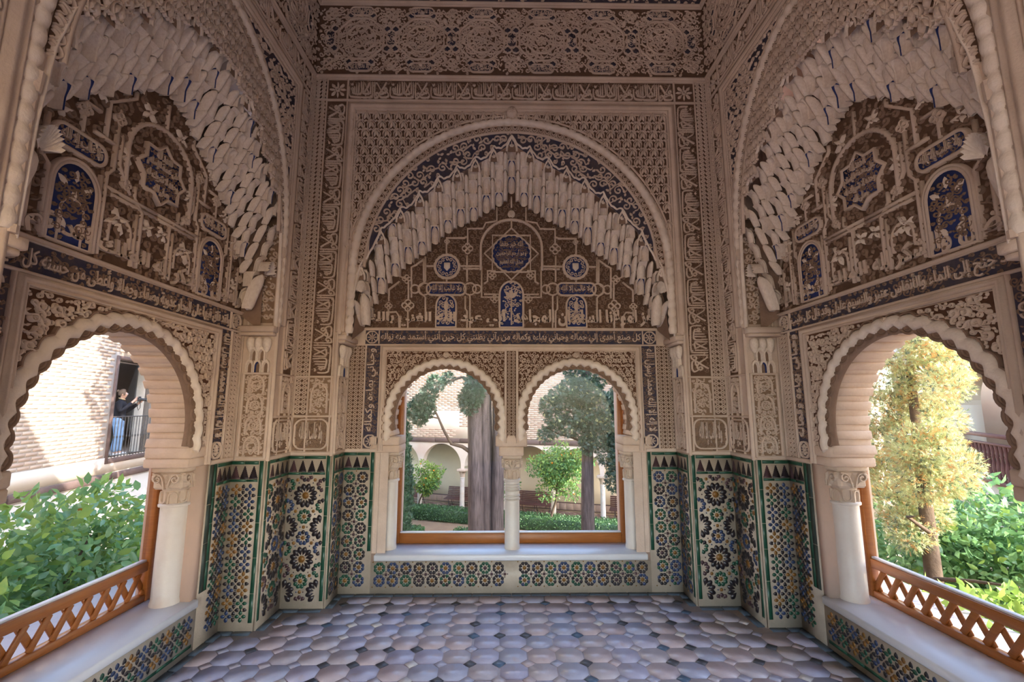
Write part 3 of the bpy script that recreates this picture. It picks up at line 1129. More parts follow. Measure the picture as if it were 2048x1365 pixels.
def shell(b, root_label):
    F, FF, W, FW, D = b['F'], b['FF'], b['W'], b['FW'], b['D']
    mb = MB()
    zo = zfun(b['out'])
    SILL = .31
    # inner (lunette) plane with the window cut out
    us = set(np.linspace(-W, W, 41).round(4))
    for cu, r in b['wins']:
        us |= set((cu + r * np.cos(np.linspace(0, PI, 33))).round(4))
    cutu = 1.035 if b['name'] == 'back' else .658
    us = sorted(us | {-cutu, cutu})
    for a, c in zip(us[:-1], us[1:]):
        ta, tc, tm = win_top(b, a), win_top(b, c), win_top(b, (a + c) / 2)
        cut = 1.035 if b['name'] == 'back' else .658
        if tm is None and abs((a + c) / 2) < cut:
            q = [(a, 1.2), (c, 1.2), (c, 3.7), (a, 3.7)]
            i = mb.verts([(a, 0, 0), (c, 0, 0), (c, SILL, 0), (a, SILL, 0)], F)
            mb.faces([np.arange(4) + i], 0)
        elif tm is None:
            q = [(a, 0), (c, 0), (c, 3.7), (a, 3.7)]
        else:
            ta, tc = ta or b['zc'], tc or b['zc']
            q = [(a, ta), (c, tc), (c, 3.7), (a, 3.7)]
            i = mb.verts([(a, 0, 0), (c, 0, 0), (c, SILL, 0), (a, SILL, 0)], F)
            mb.faces([np.arange(4) + i], 0)
            cu, r = min(b['wins'], key=lambda w: abs(w[0] - a))
        i = mb.verts([(*p, 0) for p in q], F)
        mb.faces([np.arange(4) + i], 0)
    # reveals of the recess
    for sg in (-1, 1):
        i = mb.verts([(sg * W, 0, 0), (sg * W, 0, D), (sg * W, 3.7, D), (sg * W, 3.7, 0)], F)
        mb.faces([np.arange(4) + i], 0)
        # piers of the front plane
        i = mb.verts([(sg * W, 0, 0), (sg * FW, 0, 0), (sg * FW, ZTOP, 0), (sg * W, ZTOP, 0)], FF)
        mb.faces([np.arange(4) + i], 0)
    # front plane above the stalactite arch
    us = np.linspace(-W, W, 81)
    for a, c in zip(us[:-1], us[1:]):
        i = mb.verts([(a, zo(a), 0), (c, zo(c), 0), (c, ZTOP, 0), (a, ZTOP, 0)], FF)
        mb.faces([np.arange(4) + i], 0)
    # outer leaf of the wall, with its plain rectangular opening
    A = b['A']
    h0, h1 = (-.33, -.62) if b['name'] == 'back' else (-.36, -.40)
    ow = 1.035 if b['name'] == 'back' else .70
    for x0, x1, z0, z1 in ((-W - .6, -ow, -4.2, 6), (ow, W + .6, -4.2, 6), (-ow, ow, -4.2, .27), (-ow, ow, 2.02, 6)):
        mb.box(x0, x1, z0, z1, h1, h0, 1, F)
    root = mb.build('wall_' + b['name'], [M_ST, M_PLAST], kind='structure')
    tag(root, root_label, 'wall')
    b['root'] = root
    return root


def dado(b):
    F, W, A, root = b['F'], b['W'], b['A'], b['root']
    T = Tiles(root)
    back = b['name'] == 'back'
    base = MB()
    P = .012
    ph = F.sub(0, 0, 0, P)
    low = .235
    for sg in (-1, 1):
        a0, a1 = (A + .02, W) if sg > 0 else (-W, -A - .02)
        base.box(a0, a1, .0, 1.125, 0, P, 0, F)
    base.box(-A - .02, A + .02, 0, low + .015, 0, P, 0, F)
    # plaster band under the sill
    base.box(-A - .02, A + .02, low + .015, .31, 0, P * .7, 1, F)
    base.build('tile_bed', [M_TW, M_PLAST], root)
    for sg in (-1, 1):
        a0, a1 = (A + .025, W - .012) if sg > 0 else (-W + .012, -A - .025)
        e = 0 if back else .046
        g0, g1 = (a0 + e, a0 + e + .03) if sg > 0 else (a1 - e - .03, a1 - e)
        i0, i1 = (g1 + .008, a1) if sg > 0 else (a0, g0 - .008)
        T.run(ph, g0, .33, g1, 1.125, 'g', .2)
        if not back:
            T.run(ph, g0 - .045 if sg > 0 else g1 + .002, .33, g0 - .002 if sg > 0 else g1 + .045, 1.125, 'd', .3)
        T.run(ph, i0, 1.098, i1, 1.123, 'g', .12)
        T.run(ph, i0, .978, i1, .998, 'g', .1)
        merlons(T, ph, i0, .999, i1, 3 if back else 3)
        if back:
            zel_eight(T, ph, i0, .055, i1, .97)
        else:
            zel_cross(T, ph, i0, .055, i1, .97)
    if back:
        zel_eight(T, ph, -A, .055, A, low + .01, cut=lambda u, v: abs(u - .0) < .02)
    else:
        zel_cross(T, ph, -A, .06, A, low + .005)
        T.run(ph, -A, .035, A, .055, 'g', .14)
    # reveal faces
    D = b['D']
    for sg in (-1, 1):
        rf = reveal(b, sg)
        rb = MB()
        rb.box(0, D, 0, 1.125, 0, P, 0, rf)
        rb.build('tile_bed', M_TW, root)
        rp = rf.sub(0, 0, 0, P)
        T.run(rp, .008, .055, .036, 1.125, 'g', .2) if sg < 0 else T.run(rp, D - .036, .055, D - .008, 1.125, 'g', .2)
        x0, x1 = (.042, D - .012) if sg < 0 else (.012, D - .042)
        T.run(rp, x0, 1.098, x1, 1.123, 'g', .12)
        T.run(rp, x0, .978, x1, .998, 'g', .1)
        merlons(T, rp, x0, .999, x1, 3)
        (zel_eight if back else zel_cross)(T, rp, x0, .055, x1, .97)
    # pier faces of the front plane belong to the back wall's and side walls' own meeting corner
    FF, FW = b['FF'], b['FW']
    for sg in (-1, 1):
        a0, a1 = (W, FW) if sg > 0 else (-FW, -W)
        if not back and ((b['name'] == 'left') == (sg < 0)):
            continue                                  # the near piers lie outside the frame
        rb = MB()
        rb.box(a0, a1, 0, 1.125, 0, P, 0, FF)
        rb.build('tile_bed', M_TW, root)
        fp = FF.sub(0, 0, 0, P)
        outer = sg > 0
        e0, e1 = (a0 + .004, a0 + .032) if outer else (a1 - .032, a1 - .004)
        T.run(fp, e0, .055, e1, 1.125, 'g', .2)
        x0, x1 = (e1 + .006, a1 - .012) if outer else (a0 + .012, e0 - .006)
        T.run(fp, x0, 1.098, x1, 1.123, 'g', .12)
        T.run(fp, x0, .978, x1, .998, 'g', .1)
        merlons(T, fp, x0, .999, x1, 4)
        zel_great(T, fp, x0, .055, x1, .97)
    T.finish(300)


def reveal(b, sg):
    """frame of the recess's side face; u runs to the right seen from the room"""
    F, W, D = b['F'], b['W'], b['D']
    if sg < 0:
        return Fr(F.o - W * F.u + D * F.n, -F.n, F.v, F.u)
    return Fr(F.o + W * F.u, F.n, F.v, -F.u)


def window_zone(b):
    F, W, A, root, zc = b['F'], b['W'], b['A'], b['root'], b['zc']
    r = b['wins'][0][1]
    back = b['name'] == 'back'
    # spandrels: ground and carving
    gr, cv = MB(), MB()
    zt = 1.985
    R1 = r + .078
    for cu, rr in b['wins']:
        lo, hi = (cu - rr - .09, cu + rr + .09) if back else (-A + .045, A - .045)
        if back:
            lo, hi = (-A + .045, -.062) if cu < 0 else (.062, A - .045)
        ins = lambda u, v: lo - .004 < u < hi + .004 and 1.25 < v < zt + .004 and (math.hypot(u - cu, v - zc) > R1 - .022 if v > zc else abs(u - cu) > R1 - .02)
        # ground follows the arch
        for a, c in zip(np.linspace(lo, hi, 41)[:-1], np.linspace(lo, hi, 41)[1:]):
            def low(u):
                d = abs(u - cu)
                return zc + math.sqrt(max(0, (rr + .03) ** 2 - d * d)) if d < rr + .03 else 1.22
            i = gr.verts([(a, low(a), .004), (c, low(c), .004), (c, zt, .004), (a, zt, .004)], F)
            gr.faces([np.arange(4) + i], 0)
        arabesque(cv, ins, (lo, 1.25, hi, zt), .047 if back else .064, .004, .022, S_, F, seed=3 + int(cu * 10), w=.17, leafy=.7, ring=True)
        if True:
            arabesque(cv, ins, (lo + .02, 1.27, hi, zt), .034 if back else .040, .004, .015, S_, F, seed=77, w=.15, leafy=.4, ring=True)
        # key boss
        cv.poly(arc(cu, zt - .03, .028, 0, 360, 13)[:-1], .004, .03, S_, F, inset=.006)
        rosette(cv, cu, zt - .03, .024, 6, .03, .036, S_, F)
    gr.build('spandrel_ground', M_GRD, root)
    cv.build('carved_spandrel', ST_MATS, root, kind='stuff')
    # the wavy cord round each arch, the scallops inside it
    for cu, rr in b['wins']:
        k = 26 if back else 24
        path = np.vstack([[(cu + rr + .020, 1.225)], arc(cu, zc, rr + .024, 0, 180, 60), [(cu - rr - .020, 1.225)]])
        cb = MB()
        lob = resample(path, k * 6 + 1)
        tt = np.arange(len(lob)) / 6.0
        wob = .017 * np.abs(np.sin(PI * tt))
        prof = [(.030, 0), (.028, .022), (.016, .036), (-.004, .038), (-.022, .026), (-.030, 0)]
        n_ = np.gradient(lob, axis=0)
        n_ /= np.linalg.norm(n_, axis=1, keepdims=True)
        lob = lob - np.c_[-n_[:, 1], n_[:, 0]] * (wob[:, None] - .008)
        sweep(cb, lob, prof, 0, F)
        oo = lob + np.c_[n_[:, 1], -n_[:, 0]] * .037
        cb.stroke(oo, .012, 0, .020, 1, F)
        cb.build('arch_cord', [M_STL, M_STD], root, smooth=50)
        sb = MB()
        path2 = np.vstack([[(cu + rr * .955 + .012, 1.24)], arc(cu, zc, rr + .030, -16, 196, 60), [(cu - rr * .955 - .012, 1.24)]])
        p2 = arc(cu, zc, rr - .002, -12, 192, 60)
        sweep(sb, p2, [(.034, -.03), (.034, .006), (0, .012), (-.012, .012)], D_, F)
        scallops(sb, arc(cu, zc, rr - .006, -12, 192, 60), .030, k, .006, .016, F, D_, .30)
        sb.build('arch_scallops', ST_MATS, root)
        # the ribbed underside: thin courses stacked round the opening, each one a piece
        nvo = 40 if back else 44
        ang = np.linspace(-17, 197, nvo + 1)
        depth0, depth1 = (-.25, .004) if back else (-.27, .004)
        for q in range(nvo):
            v = MB()
            pr = .012 if q % 2 else 0.0
            mid = math.radians((ang[q] + ang[q + 1]) / 2)
            hw = (rr + .03) * math.radians(ang[1] - ang[0]) / 2 * (1.12 if q % 2 else .95)
            f = Fr(F.o + (cu + (rr - pr) * math.cos(mid)) * F.u + (zc + (rr - pr) * math.sin(mid)) * F.v,
                   math.cos(mid) * F.u + math.sin(mid) * F.v, -math.sin(mid) * F.u + math.cos(mid) * F.v, F.n)
            v.box(0, .07, -hw, hw, depth0 + RNG.uniform(-.004, .004) - pr * .5, depth1 - .004, 0, f, bev=.006)
            v.build('arch_course', M_ARCH, root)
    # frame mouldings
    fm = MB()
    z1 = 2.03
    mould(fm, [(-A + .0175, 1.135), (-A + .0175, z1 - .0175), (A - .0175, z1 - .0175), (A - .0175, 1.135)], .045, .034, F, 0)
    strip(fm, [(-W + .005, 1.14), (-A - .02, 1.14)], .03, .02, F)
    strip(fm, [(A + .02, 1.14), (W - .005, 1.14)], .03, .02, F)
    if back:
        for s in (-1, 1):
            strip(fm, [(s * .05, 1.20), (s * .05, z1 - .03)], .022, .03, F)
    for s in (-1, 1):
        for x in (A + .008, A + .14, W - .008):
            strip(fm, [(s * x, 1.15), (s * x, 2.035)], .012, .018, F)
    # band frame and its end squares
    Wb = W - .14 if back else W - .05
    strip(fm, [(-Wb, 2.042), (Wb, 2.042)], .014, .02, F)
    mould(fm, [(-Wb, 2.183), (Wb, 2.183)], .026, .028, F)
    fm.build('plaster_moulding', M_ST, root)
    # blue strips beside the window, lettering turned on its side
    gb, lt = MB(), MB()
    for s in (-1, 1):
        x0, x1 = (A + .016, A + .132) if s > 0 else (-A - .132, -A - .016)
        rect(gb, x0, 1.15, x1, 2.035, .004, 0, F)
        c = (x0 + x1) / 2
        for zz in (1.215,):
            scallop_ring(lt, c, zz, .05, 8, .012, .004, .02, S_, F)
            rosette(lt, c, zz, .042, 8, .004, .02, S_, F)
        cz = (1.28, 2.03)
        lines = ('وحباني بهاءه وكماله', 'لا إله إلا الله محمد رسول الله')
        f = F.sub(c, (cz[0] + cz[1]) / 2, (-PI / 2 if s > 0 else PI / 2))
        hl = (cz[1] - cz[0]) / 2
        text(lt, lines[0 if s < 0 else 1], -hl + .02, -.045, hl - .02, .05, .004, .018, S_, f, .010)
        rl = (lambda u, v: x0 < u < x1 and 1.28 < v < 2.03)
        arabesque(lt, rl, (x0, 1.28, x1, 2.03), .036, .003, .009, D_, F, seed=9, w=.2)
        # the diapered strip next to the corner
        k0, k1 = (A + .148, W - .016) if s > 0 else (-W + .016, -A - .148)
        rect(gb, k0, 1.15, k1, 2.035, .003, 1, F)
        knit(lt, k0, k1, 1.155, 2.03, .003, .014, .10, S_, F, cells=3 if back else 3)
    if back:
        rect(gb, -.04, 1.2, .04, 2.0, .004, 1, F)
        knit(lt, -.036, .036, 1.21, 1.985, .004, .016, .10, S_, F, cells=2)
    # band of verse over the window
    rect(gb, -Wb, 2.05, Wb, 2.17, .004, 0, F)
    for s in (-1, 1):
        cu = s * (Wb - .058)
        rosette(lt, cu, 2.11, .046, 8, .004, .02, S_, F)
        scallop_ring(lt, cu, 2.11, .05, 8, .010, .004, .02, S_, F)
        strip(lt, [(cu - s * .062, 2.052), (cu - s * .062, 2.168)], .010, .018, F, S_)
    verse = {'back': 'كل صنع أهدى إلي جماله وحباني بهاءه وكماله من رآني يظنني كل حين أنني أستمد منه نواله', 'left': 'ولقد فاق فيها على البحار عذوبة وصفاء وجمالا وأعطى من حسنه كل حين',
             'right': 'ولقد جنح إلى الماء والأنفاس عنبر والنسيم عليل وقد نال كل طيب'}[b['name']]
    text(lt, verse, -Wb + .135, 2.058, Wb - .135, 2.165, .004, .014, S_, F, .012)
    arabesque(lt, inbox(-Wb + .13, 2.052, Wb - .13, 2.168), (-Wb + .13, 2.05, Wb - .13, 2.17), .042, .003, .010, D_, F, seed=4, w=.18)
    gb.build('lettering_ground', [M_GB, M_GR], root)
    lt.build('carved_lettering', ST_MATS, root, kind='stuff')


M_ARCH = mat('arch_course', (0.70, 0.55, 0.45), 0.85, (0.56, 0.42, 0.33), scale=9, amt=0.6, bump=0.3, bscale=60, spec=0.2)

STEMS = [[(-0.399, 2.191), (-0.401, 2.349), (-0.417, 2.365), (-0.419, 2.482)], [(-0.405, 2.617), (-0.409, 2.856)], [(-0.373, 2.191), (-0.377, 2.482), (-0.393, 2.498)], [(-0.405, 2.956), (-0.407, 3.111), (-0.269, 3.112), (-0.242, 3.168), (-0.141, 3.186), (-0.142, 3.316)], [(-0.766, 2.243), (-0.773, 2.47), (-0.826, 2.518), (-0.832, 2.561), (-0.777, 2.615), (-0.783, 2.844)], [(-0.792, 2.615), (-0.798, 2.811)], [(-0.897, 2.465), (-0.906, 2.745), (-0.865, 2.767), (-0.793, 2.822)], [(-0.923, 2.454), (-0.928, 2.625), (-1.019, 2.668), (-1.037, 2.744)], [(-1.095, 2.432), (-1.099, 2.539), (-1.006, 2.614)], [(-1.093, 2.3), (-1.095, 2.352)], [(-1.094, 2.331), (-1.027, 2.337), (-1.0, 2.295), (-0.996, 2.19)], [(-0.77, 2.756), (-0.702, 2.757)], [(-0.471, 2.758), (-0.276, 2.758)], [(-0.444, 2.734), (-0.297, 2.734)], [(-0.276, 2.758), (-0.273, 2.472), (-0.111, 2.473)], [(-0.252, 2.499), (-0.117, 2.499), (-0.115, 2.213)], [(-0.589, 2.627), (-0.588, 2.6)], [(-0.594, 2.856), (-0.597, 3.021), (-0.438, 3.022), (-0.411, 3.033)], [(-0.925, 2.369), (-0.919, 2.19)], [(-0.985, 2.3), (-0.991, 2.19)], [(-0.149, 2.715), (-0.223, 2.715), (-0.222, 2.617), (-0.253, 2.596)], [(-0.008, 3.198), (-0.008, 3.114)], [(-0.008, 2.64), (-0.008, 2.597)], [(-0.008, 3.317), (-0.008, 3.419)]]
RINGS = [(-0.785, 2.545, 0.055), (-0.378, 2.547, 0.055), (-0.868, 2.545, 0.038), (-0.316, 2.547, 0.038)]
KNOTS = [(-0.405, 2.923, 0.053), (-0.926, 2.395, 0.058), (-1.095, 2.39, 0.034), (-0.591, 2.988, 0.025), (-0.18, 2.672, 0.038), (-0.944, 2.636, 0.042), (-0.158, 2.456, 0.038)]


def lunette(b):
    F, root = b['F'], b['root']
    back = b['name'] == 'back'
    zi = zfun(b['inn'])
    Wl = b['inn'][-1, 0]
    ins = lambda u, v: abs(u) < Wl - .01 and 2.205 < v < zi(u) - .012
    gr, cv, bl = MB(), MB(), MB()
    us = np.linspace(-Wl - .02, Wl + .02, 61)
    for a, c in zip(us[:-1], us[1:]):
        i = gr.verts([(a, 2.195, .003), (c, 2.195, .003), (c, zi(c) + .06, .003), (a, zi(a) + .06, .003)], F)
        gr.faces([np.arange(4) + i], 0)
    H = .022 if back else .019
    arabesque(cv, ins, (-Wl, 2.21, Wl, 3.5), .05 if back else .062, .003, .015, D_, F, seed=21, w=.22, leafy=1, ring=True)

    def ribbon(p, w=.017, h=H, closed=False):
        cv.stroke(p, w, .003, h, S_, F, closed=closed, flat=.7)

    def panel(outline, scal=True):
        bl.poly(outline, .003, .017, 0, F)
        ribbon(outline, .020, H + .004, True)
        k = F.sub(0, 0, 0, .017)
        lo, hi = outline.min(0), outline.max(0)
        f = inpoly(outline)
        c = outline.mean(0)
        ff = lambda u, v: f(c[0] + (u - c[0]) * 1.14, c[1] + (v - c[1]) * 1.10)
        return lo, hi, ff
    if back:
        for sg in (-1, 1):
            X = lambda p: np.array([(sg * -(-(q[0] + .008)), q[1]) for q in p]) * np.array([1, 1])
            for s in STEMS:
                q = np.array([((s_[0] + .008) * -sg if sg > 0 else (s_[0] + .008), s_[1]) for s_ in s])
                if abs(q[:, 0]).max() < .001 and sg > 0:
                    continue
                ribbon(q)
            for u, v, r in RINGS:
                ribbon(arc(-sg * (u + .008) if sg > 0 else u + .008, v, r, 0, 360, 17)[:-1], .014, closed=True)
            for u, v, s in KNOTS:
                knot(cv, (u + .008) * (-1 if sg > 0 else 1), v, s, .003, H + .003, S_, F, w=max(.010, s * .22))
            # blue roundel with its little shield
            u, v = sg * .578, 2.752
            lo, hi, ff = panel(arc(u, v, .104, 0, 360, 29)[:-1])
            scallop_ring(cv, u, v, .106, 18, .020, .003, H + .006, S_, F)
            for k in range(12):
                p = scroll(u + .068 * math.cos(k * PI / 6), v + .068 * math.sin(k * PI / 6), .022, k * PI / 6, 1 if k % 2 else -1, 9)
                cv.stroke(p, .008, .017, .027, S_, F)
            cv.poly([(u, v - .042), (u + .028, v - .012), (u + .028, v + .034), (u - .028, v + .034), (u - .028, v - .012)], .017, .034, L_, F, inset=.004)
            # cartouche
            a, c = (sg * .755, sg * .408)
            a, c = min(a, c), max(a, c)
            o = rrect(a, 2.49, c, 2.603, .05)
            panel(o)
            text(cv, 'ولا غالب إلا الله', a + .035, 2.512, c - .035, 2.584, .017, .028, S_, F, .012)
            # small blue arched panel
            o = archline(u, 2.20, .088, 2.395, 13)
            lo, hi, ff = panel(o)
            arabesque(cv, ff, (*lo, *hi), .042, .017, .028, S_, F, seed=31, w=.22)
            cv.leaf(u, 2.34, PI / 2, .11, .045, .017, .034, S_, F)
        # great middle arch, star and the tall blue panel
        t = archline(0, 2.72, .277, 2.93, 40, -.03)
        w = t + .006 * np.sin(np.arange(len(t)) * PI / 1.0)[:, None]
        ribbon(w, .024, H + .004)
        o = star8(0, 2.876, .185)
        bl.poly(arc(0, 2.876, .178, 0, 360, 33)[:-1], .003, .016, 0, F)
        for a in (0, PI / 4):
            sq = np.array([(.172 * math.sqrt(2) * math.cos(a + PI / 4 + k * PI / 2), 2.876 + .172 * math.sqrt(2) * math.sin(a + PI / 4 + k * PI / 2)) for k in range(4)])
            ribbon(sq, .016, H + .004, True)
        scallop_ring(cv, 0, 2.876, .166, 20, .014, .003, H, S_, F)
        for k, line in enumerate(('الله خير حفظا', 'وهو أرحم الراحمين', 'صدق الله العظيم')):
            hw = (.105, .135, .105)[k]
            text(cv, line, -hw, 2.928 - k * .085, hw, 2.996 - k * .085, .016, .028, S_, F, .012)
        o = archline(0, 2.20, .104, 2.50, 17)
        lo, hi, ff = panel(o)
        arabesque(cv, ff, (*lo, *hi), .046, .017, .028, S_, F, seed=33, w=.22)
        cv.stroke([(0, 2.22), (0, 2.46)], .014, .017, .032, S_, F)
        for a in (PI / 2, PI / 2 - .7, PI / 2 + .7):
            cv.leaf(0, 2.46, a, .09, .035, .017, .034, S_, F)
        cv.poly(arc(0, 3.255, .036, 0, 360, 17)[:-1], .003, H + .006, L_, F, inset=.006)
        rosette(cv, 0, 3.255, .028, 8, H + .006, H + .011, S_, F)
        words = ('عز لمولانا السلطان المجاهد', 'أبي عبد الله الغني بالله')
        text(cv, words[0], .02, 2.207, Wl - .03, 2.36, .003, H + .004, S_, F, .040)
        text(cv, words[1], -Wl + .03, 2.207, -.02, 2.36, .003, H + .004, S_, F, .040)
    else:
        left = b['name'] == 'left'
        for sg in (-1, 1):
            Z = lambda *p: np.array([(sg * q[0], q[1]) for q in p])
            for p in (((.33, 2.22), (.33, 2.62), (.30, 2.66), (.30, 2.98)), ((.355, 2.22), (.355, 2.60)), ((.60, 2.22), (.60, 2.52), (.63, 2.55), (.63, 2.74)),
                      ((.69, 2.22), (.69, 2.70)), ((.665, 2.22), (.665, 2.50)), ((.78, 2.22), (.78, 2.50)), ((.10, 2.22), (.10, 2.52), (.16, 2.58), (.16, 2.64)), ((.13, 2.22), (.13, 2.50)),
                      ((.0, 2.56), (.33, 2.56)), ((.0, 2.535), (.30, 2.535)), ((.36, 2.78), (.36, 2.98), (.22, 3.10), (.22, 3.14)), ((.30, 2.79), (.42, 2.79)),
                      ((.65, 2.60), (.80, 2.60)), ((.19, 2.58), (.27, 2.70), (.27, 2.86)), ((.48, 2.75), (.48, 2.90), (.40, 2.90)), ((.0, 3.05), (.0, 3.22))):
                ribbon(Z(*p), .018)
            for u, v, s in ((.48, 2.86, .036), (.73, 2.58, .036), (.30, 2.93, .036), (.81, 2.42, .03), (.22, 2.62, .03)):
                knot(cv, sg * u, v, s, .003, H + .004, S_, F)
            for u, v, s, a in ((.235, 2.42, .075, .4), (.42, 3.0, .06, .8), (.72, 2.66, .06, .2), (.235, 2.77, .05, .6), (.74, 2.36, .055, .5), (.40, 2.70, .05, .3), (.12, 3.09, .06, .8),
                               (.58, 2.80, .05, .2), (.05, 2.46, .05, .5)):
                flower4(cv, sg * u, v, s, a, .003, H + .006, L_, F)
            # cartouche
            o = rrect(sg * .475 - .125, 2.635, sg * .475 + .125, 2.735, .045)
            panel(o)
            text(cv, 'ولا غالب إلا الله', sg * .475 - .10, 2.652, sg * .475 + .10, 2.72, .017, .028, S_, F, .012)
            # blue arched panel
            u = sg * .475
            o = archline(u, 2.21, .105, 2.47, 17)
            panel(o)
            sc = archline(u, 2.21, .118, 2.47, 31)
            ribbon(sc, .016, H + .006)
            ribbon(archline(u, 2.21, .055, 2.36, 13), .014)
            for q in ((0, 2.50, PI / 2), (.035, 2.47, .6), (-.035, 2.47, PI - .6), (0, 2.41, PI / 2), (.02, 2.28, .9), (-.02, 2.28, PI - .9)):
                cv.leaf(u + q[0], q[1], q[2], .06, .030, .017, H + .006, L_, F)
            ribbon(archline(sg * .22, 2.30, .065, 2.37, 13), .014)
        t = archline(0, 2.60, .235, 2.83, 44, -.05)
        t = t + (.006 * (np.arange(len(t)) % 2))[:, None]
        ribbon(t, .024, H + .004)
        o = star8(0, 2.79, .175)
        bl.poly(o, .003, .016, 0, F)
        ribbon(o, .020, H + .008, True)
        for k, line in enumerate(('الحمد لله', 'على نعمة الإسلام', 'وحده لا شريك له', 'وصلى الله')):
            hw = (.055, .115, .115, .055)[k]
            text(cv, line, -hw, 2.868 - k * .068, hw, 2.925 - k * .068, .016, .028, S_, F, .012)
        for k in range(2):
            wds = ('والفضل والشكر لله', 'الملك الدائم لله')
            a, c = ((.02, Wl - .03), (-Wl + .03, -.02))[k]
            text(cv, wds[k], a, 2.207, c, 2.33, .003, H + .004, S_, F, .030)
    if not back:
        arabesque(cv, inpoly(star8(0, 2.79, .165)), (-.17, 2.6, .17, 2.97), .03, .016, .021, D_, F, seed=41, w=.2)
        for sg in (-1, 1):
            arabesque(cv, inpoly(archline(sg * .475, 2.22, .092, 2.46, 15)), (sg * .475 - .1, 2.2, sg * .475 + .1, 2.6), .038, .017, .024, D_, F, seed=42, w=.2)
            arabesque(cv, inbox(sg * .475 - .11, 2.645, sg * .475 + .11, 2.725), (sg * .475 - .11, 2.64, sg * .475 + .11, 2.73), .03, .017, .021, D_, F, seed=43, w=.2)
    else:
        arabesque(cv, lambda u, v: math.hypot(u, v - 2.876) < .155, (-.17, 2.7, .17, 3.05), .03, .016, .021, D_, F, seed=41, w=.2)
        for sg in (-1, 1):
            arabesque(cv, inbox(sg * .581 - .165, 2.50, sg * .581 + .165, 2.595), (sg * .581 - .165, 2.5, sg * .581 + .165, 2.6), .03, .017, .021, D_, F, seed=43, w=.2)
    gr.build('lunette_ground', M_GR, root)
    bl.build('blue_panels', M_BLUE if not back else M_BLUE, root)
    cv.build('carved_lunette', ST_MATS, root, kind='stuff')


# ------------------------------------------------------------------ stalactite vaulting
def rows_left(rows):
    return [r[0] for r in rows]


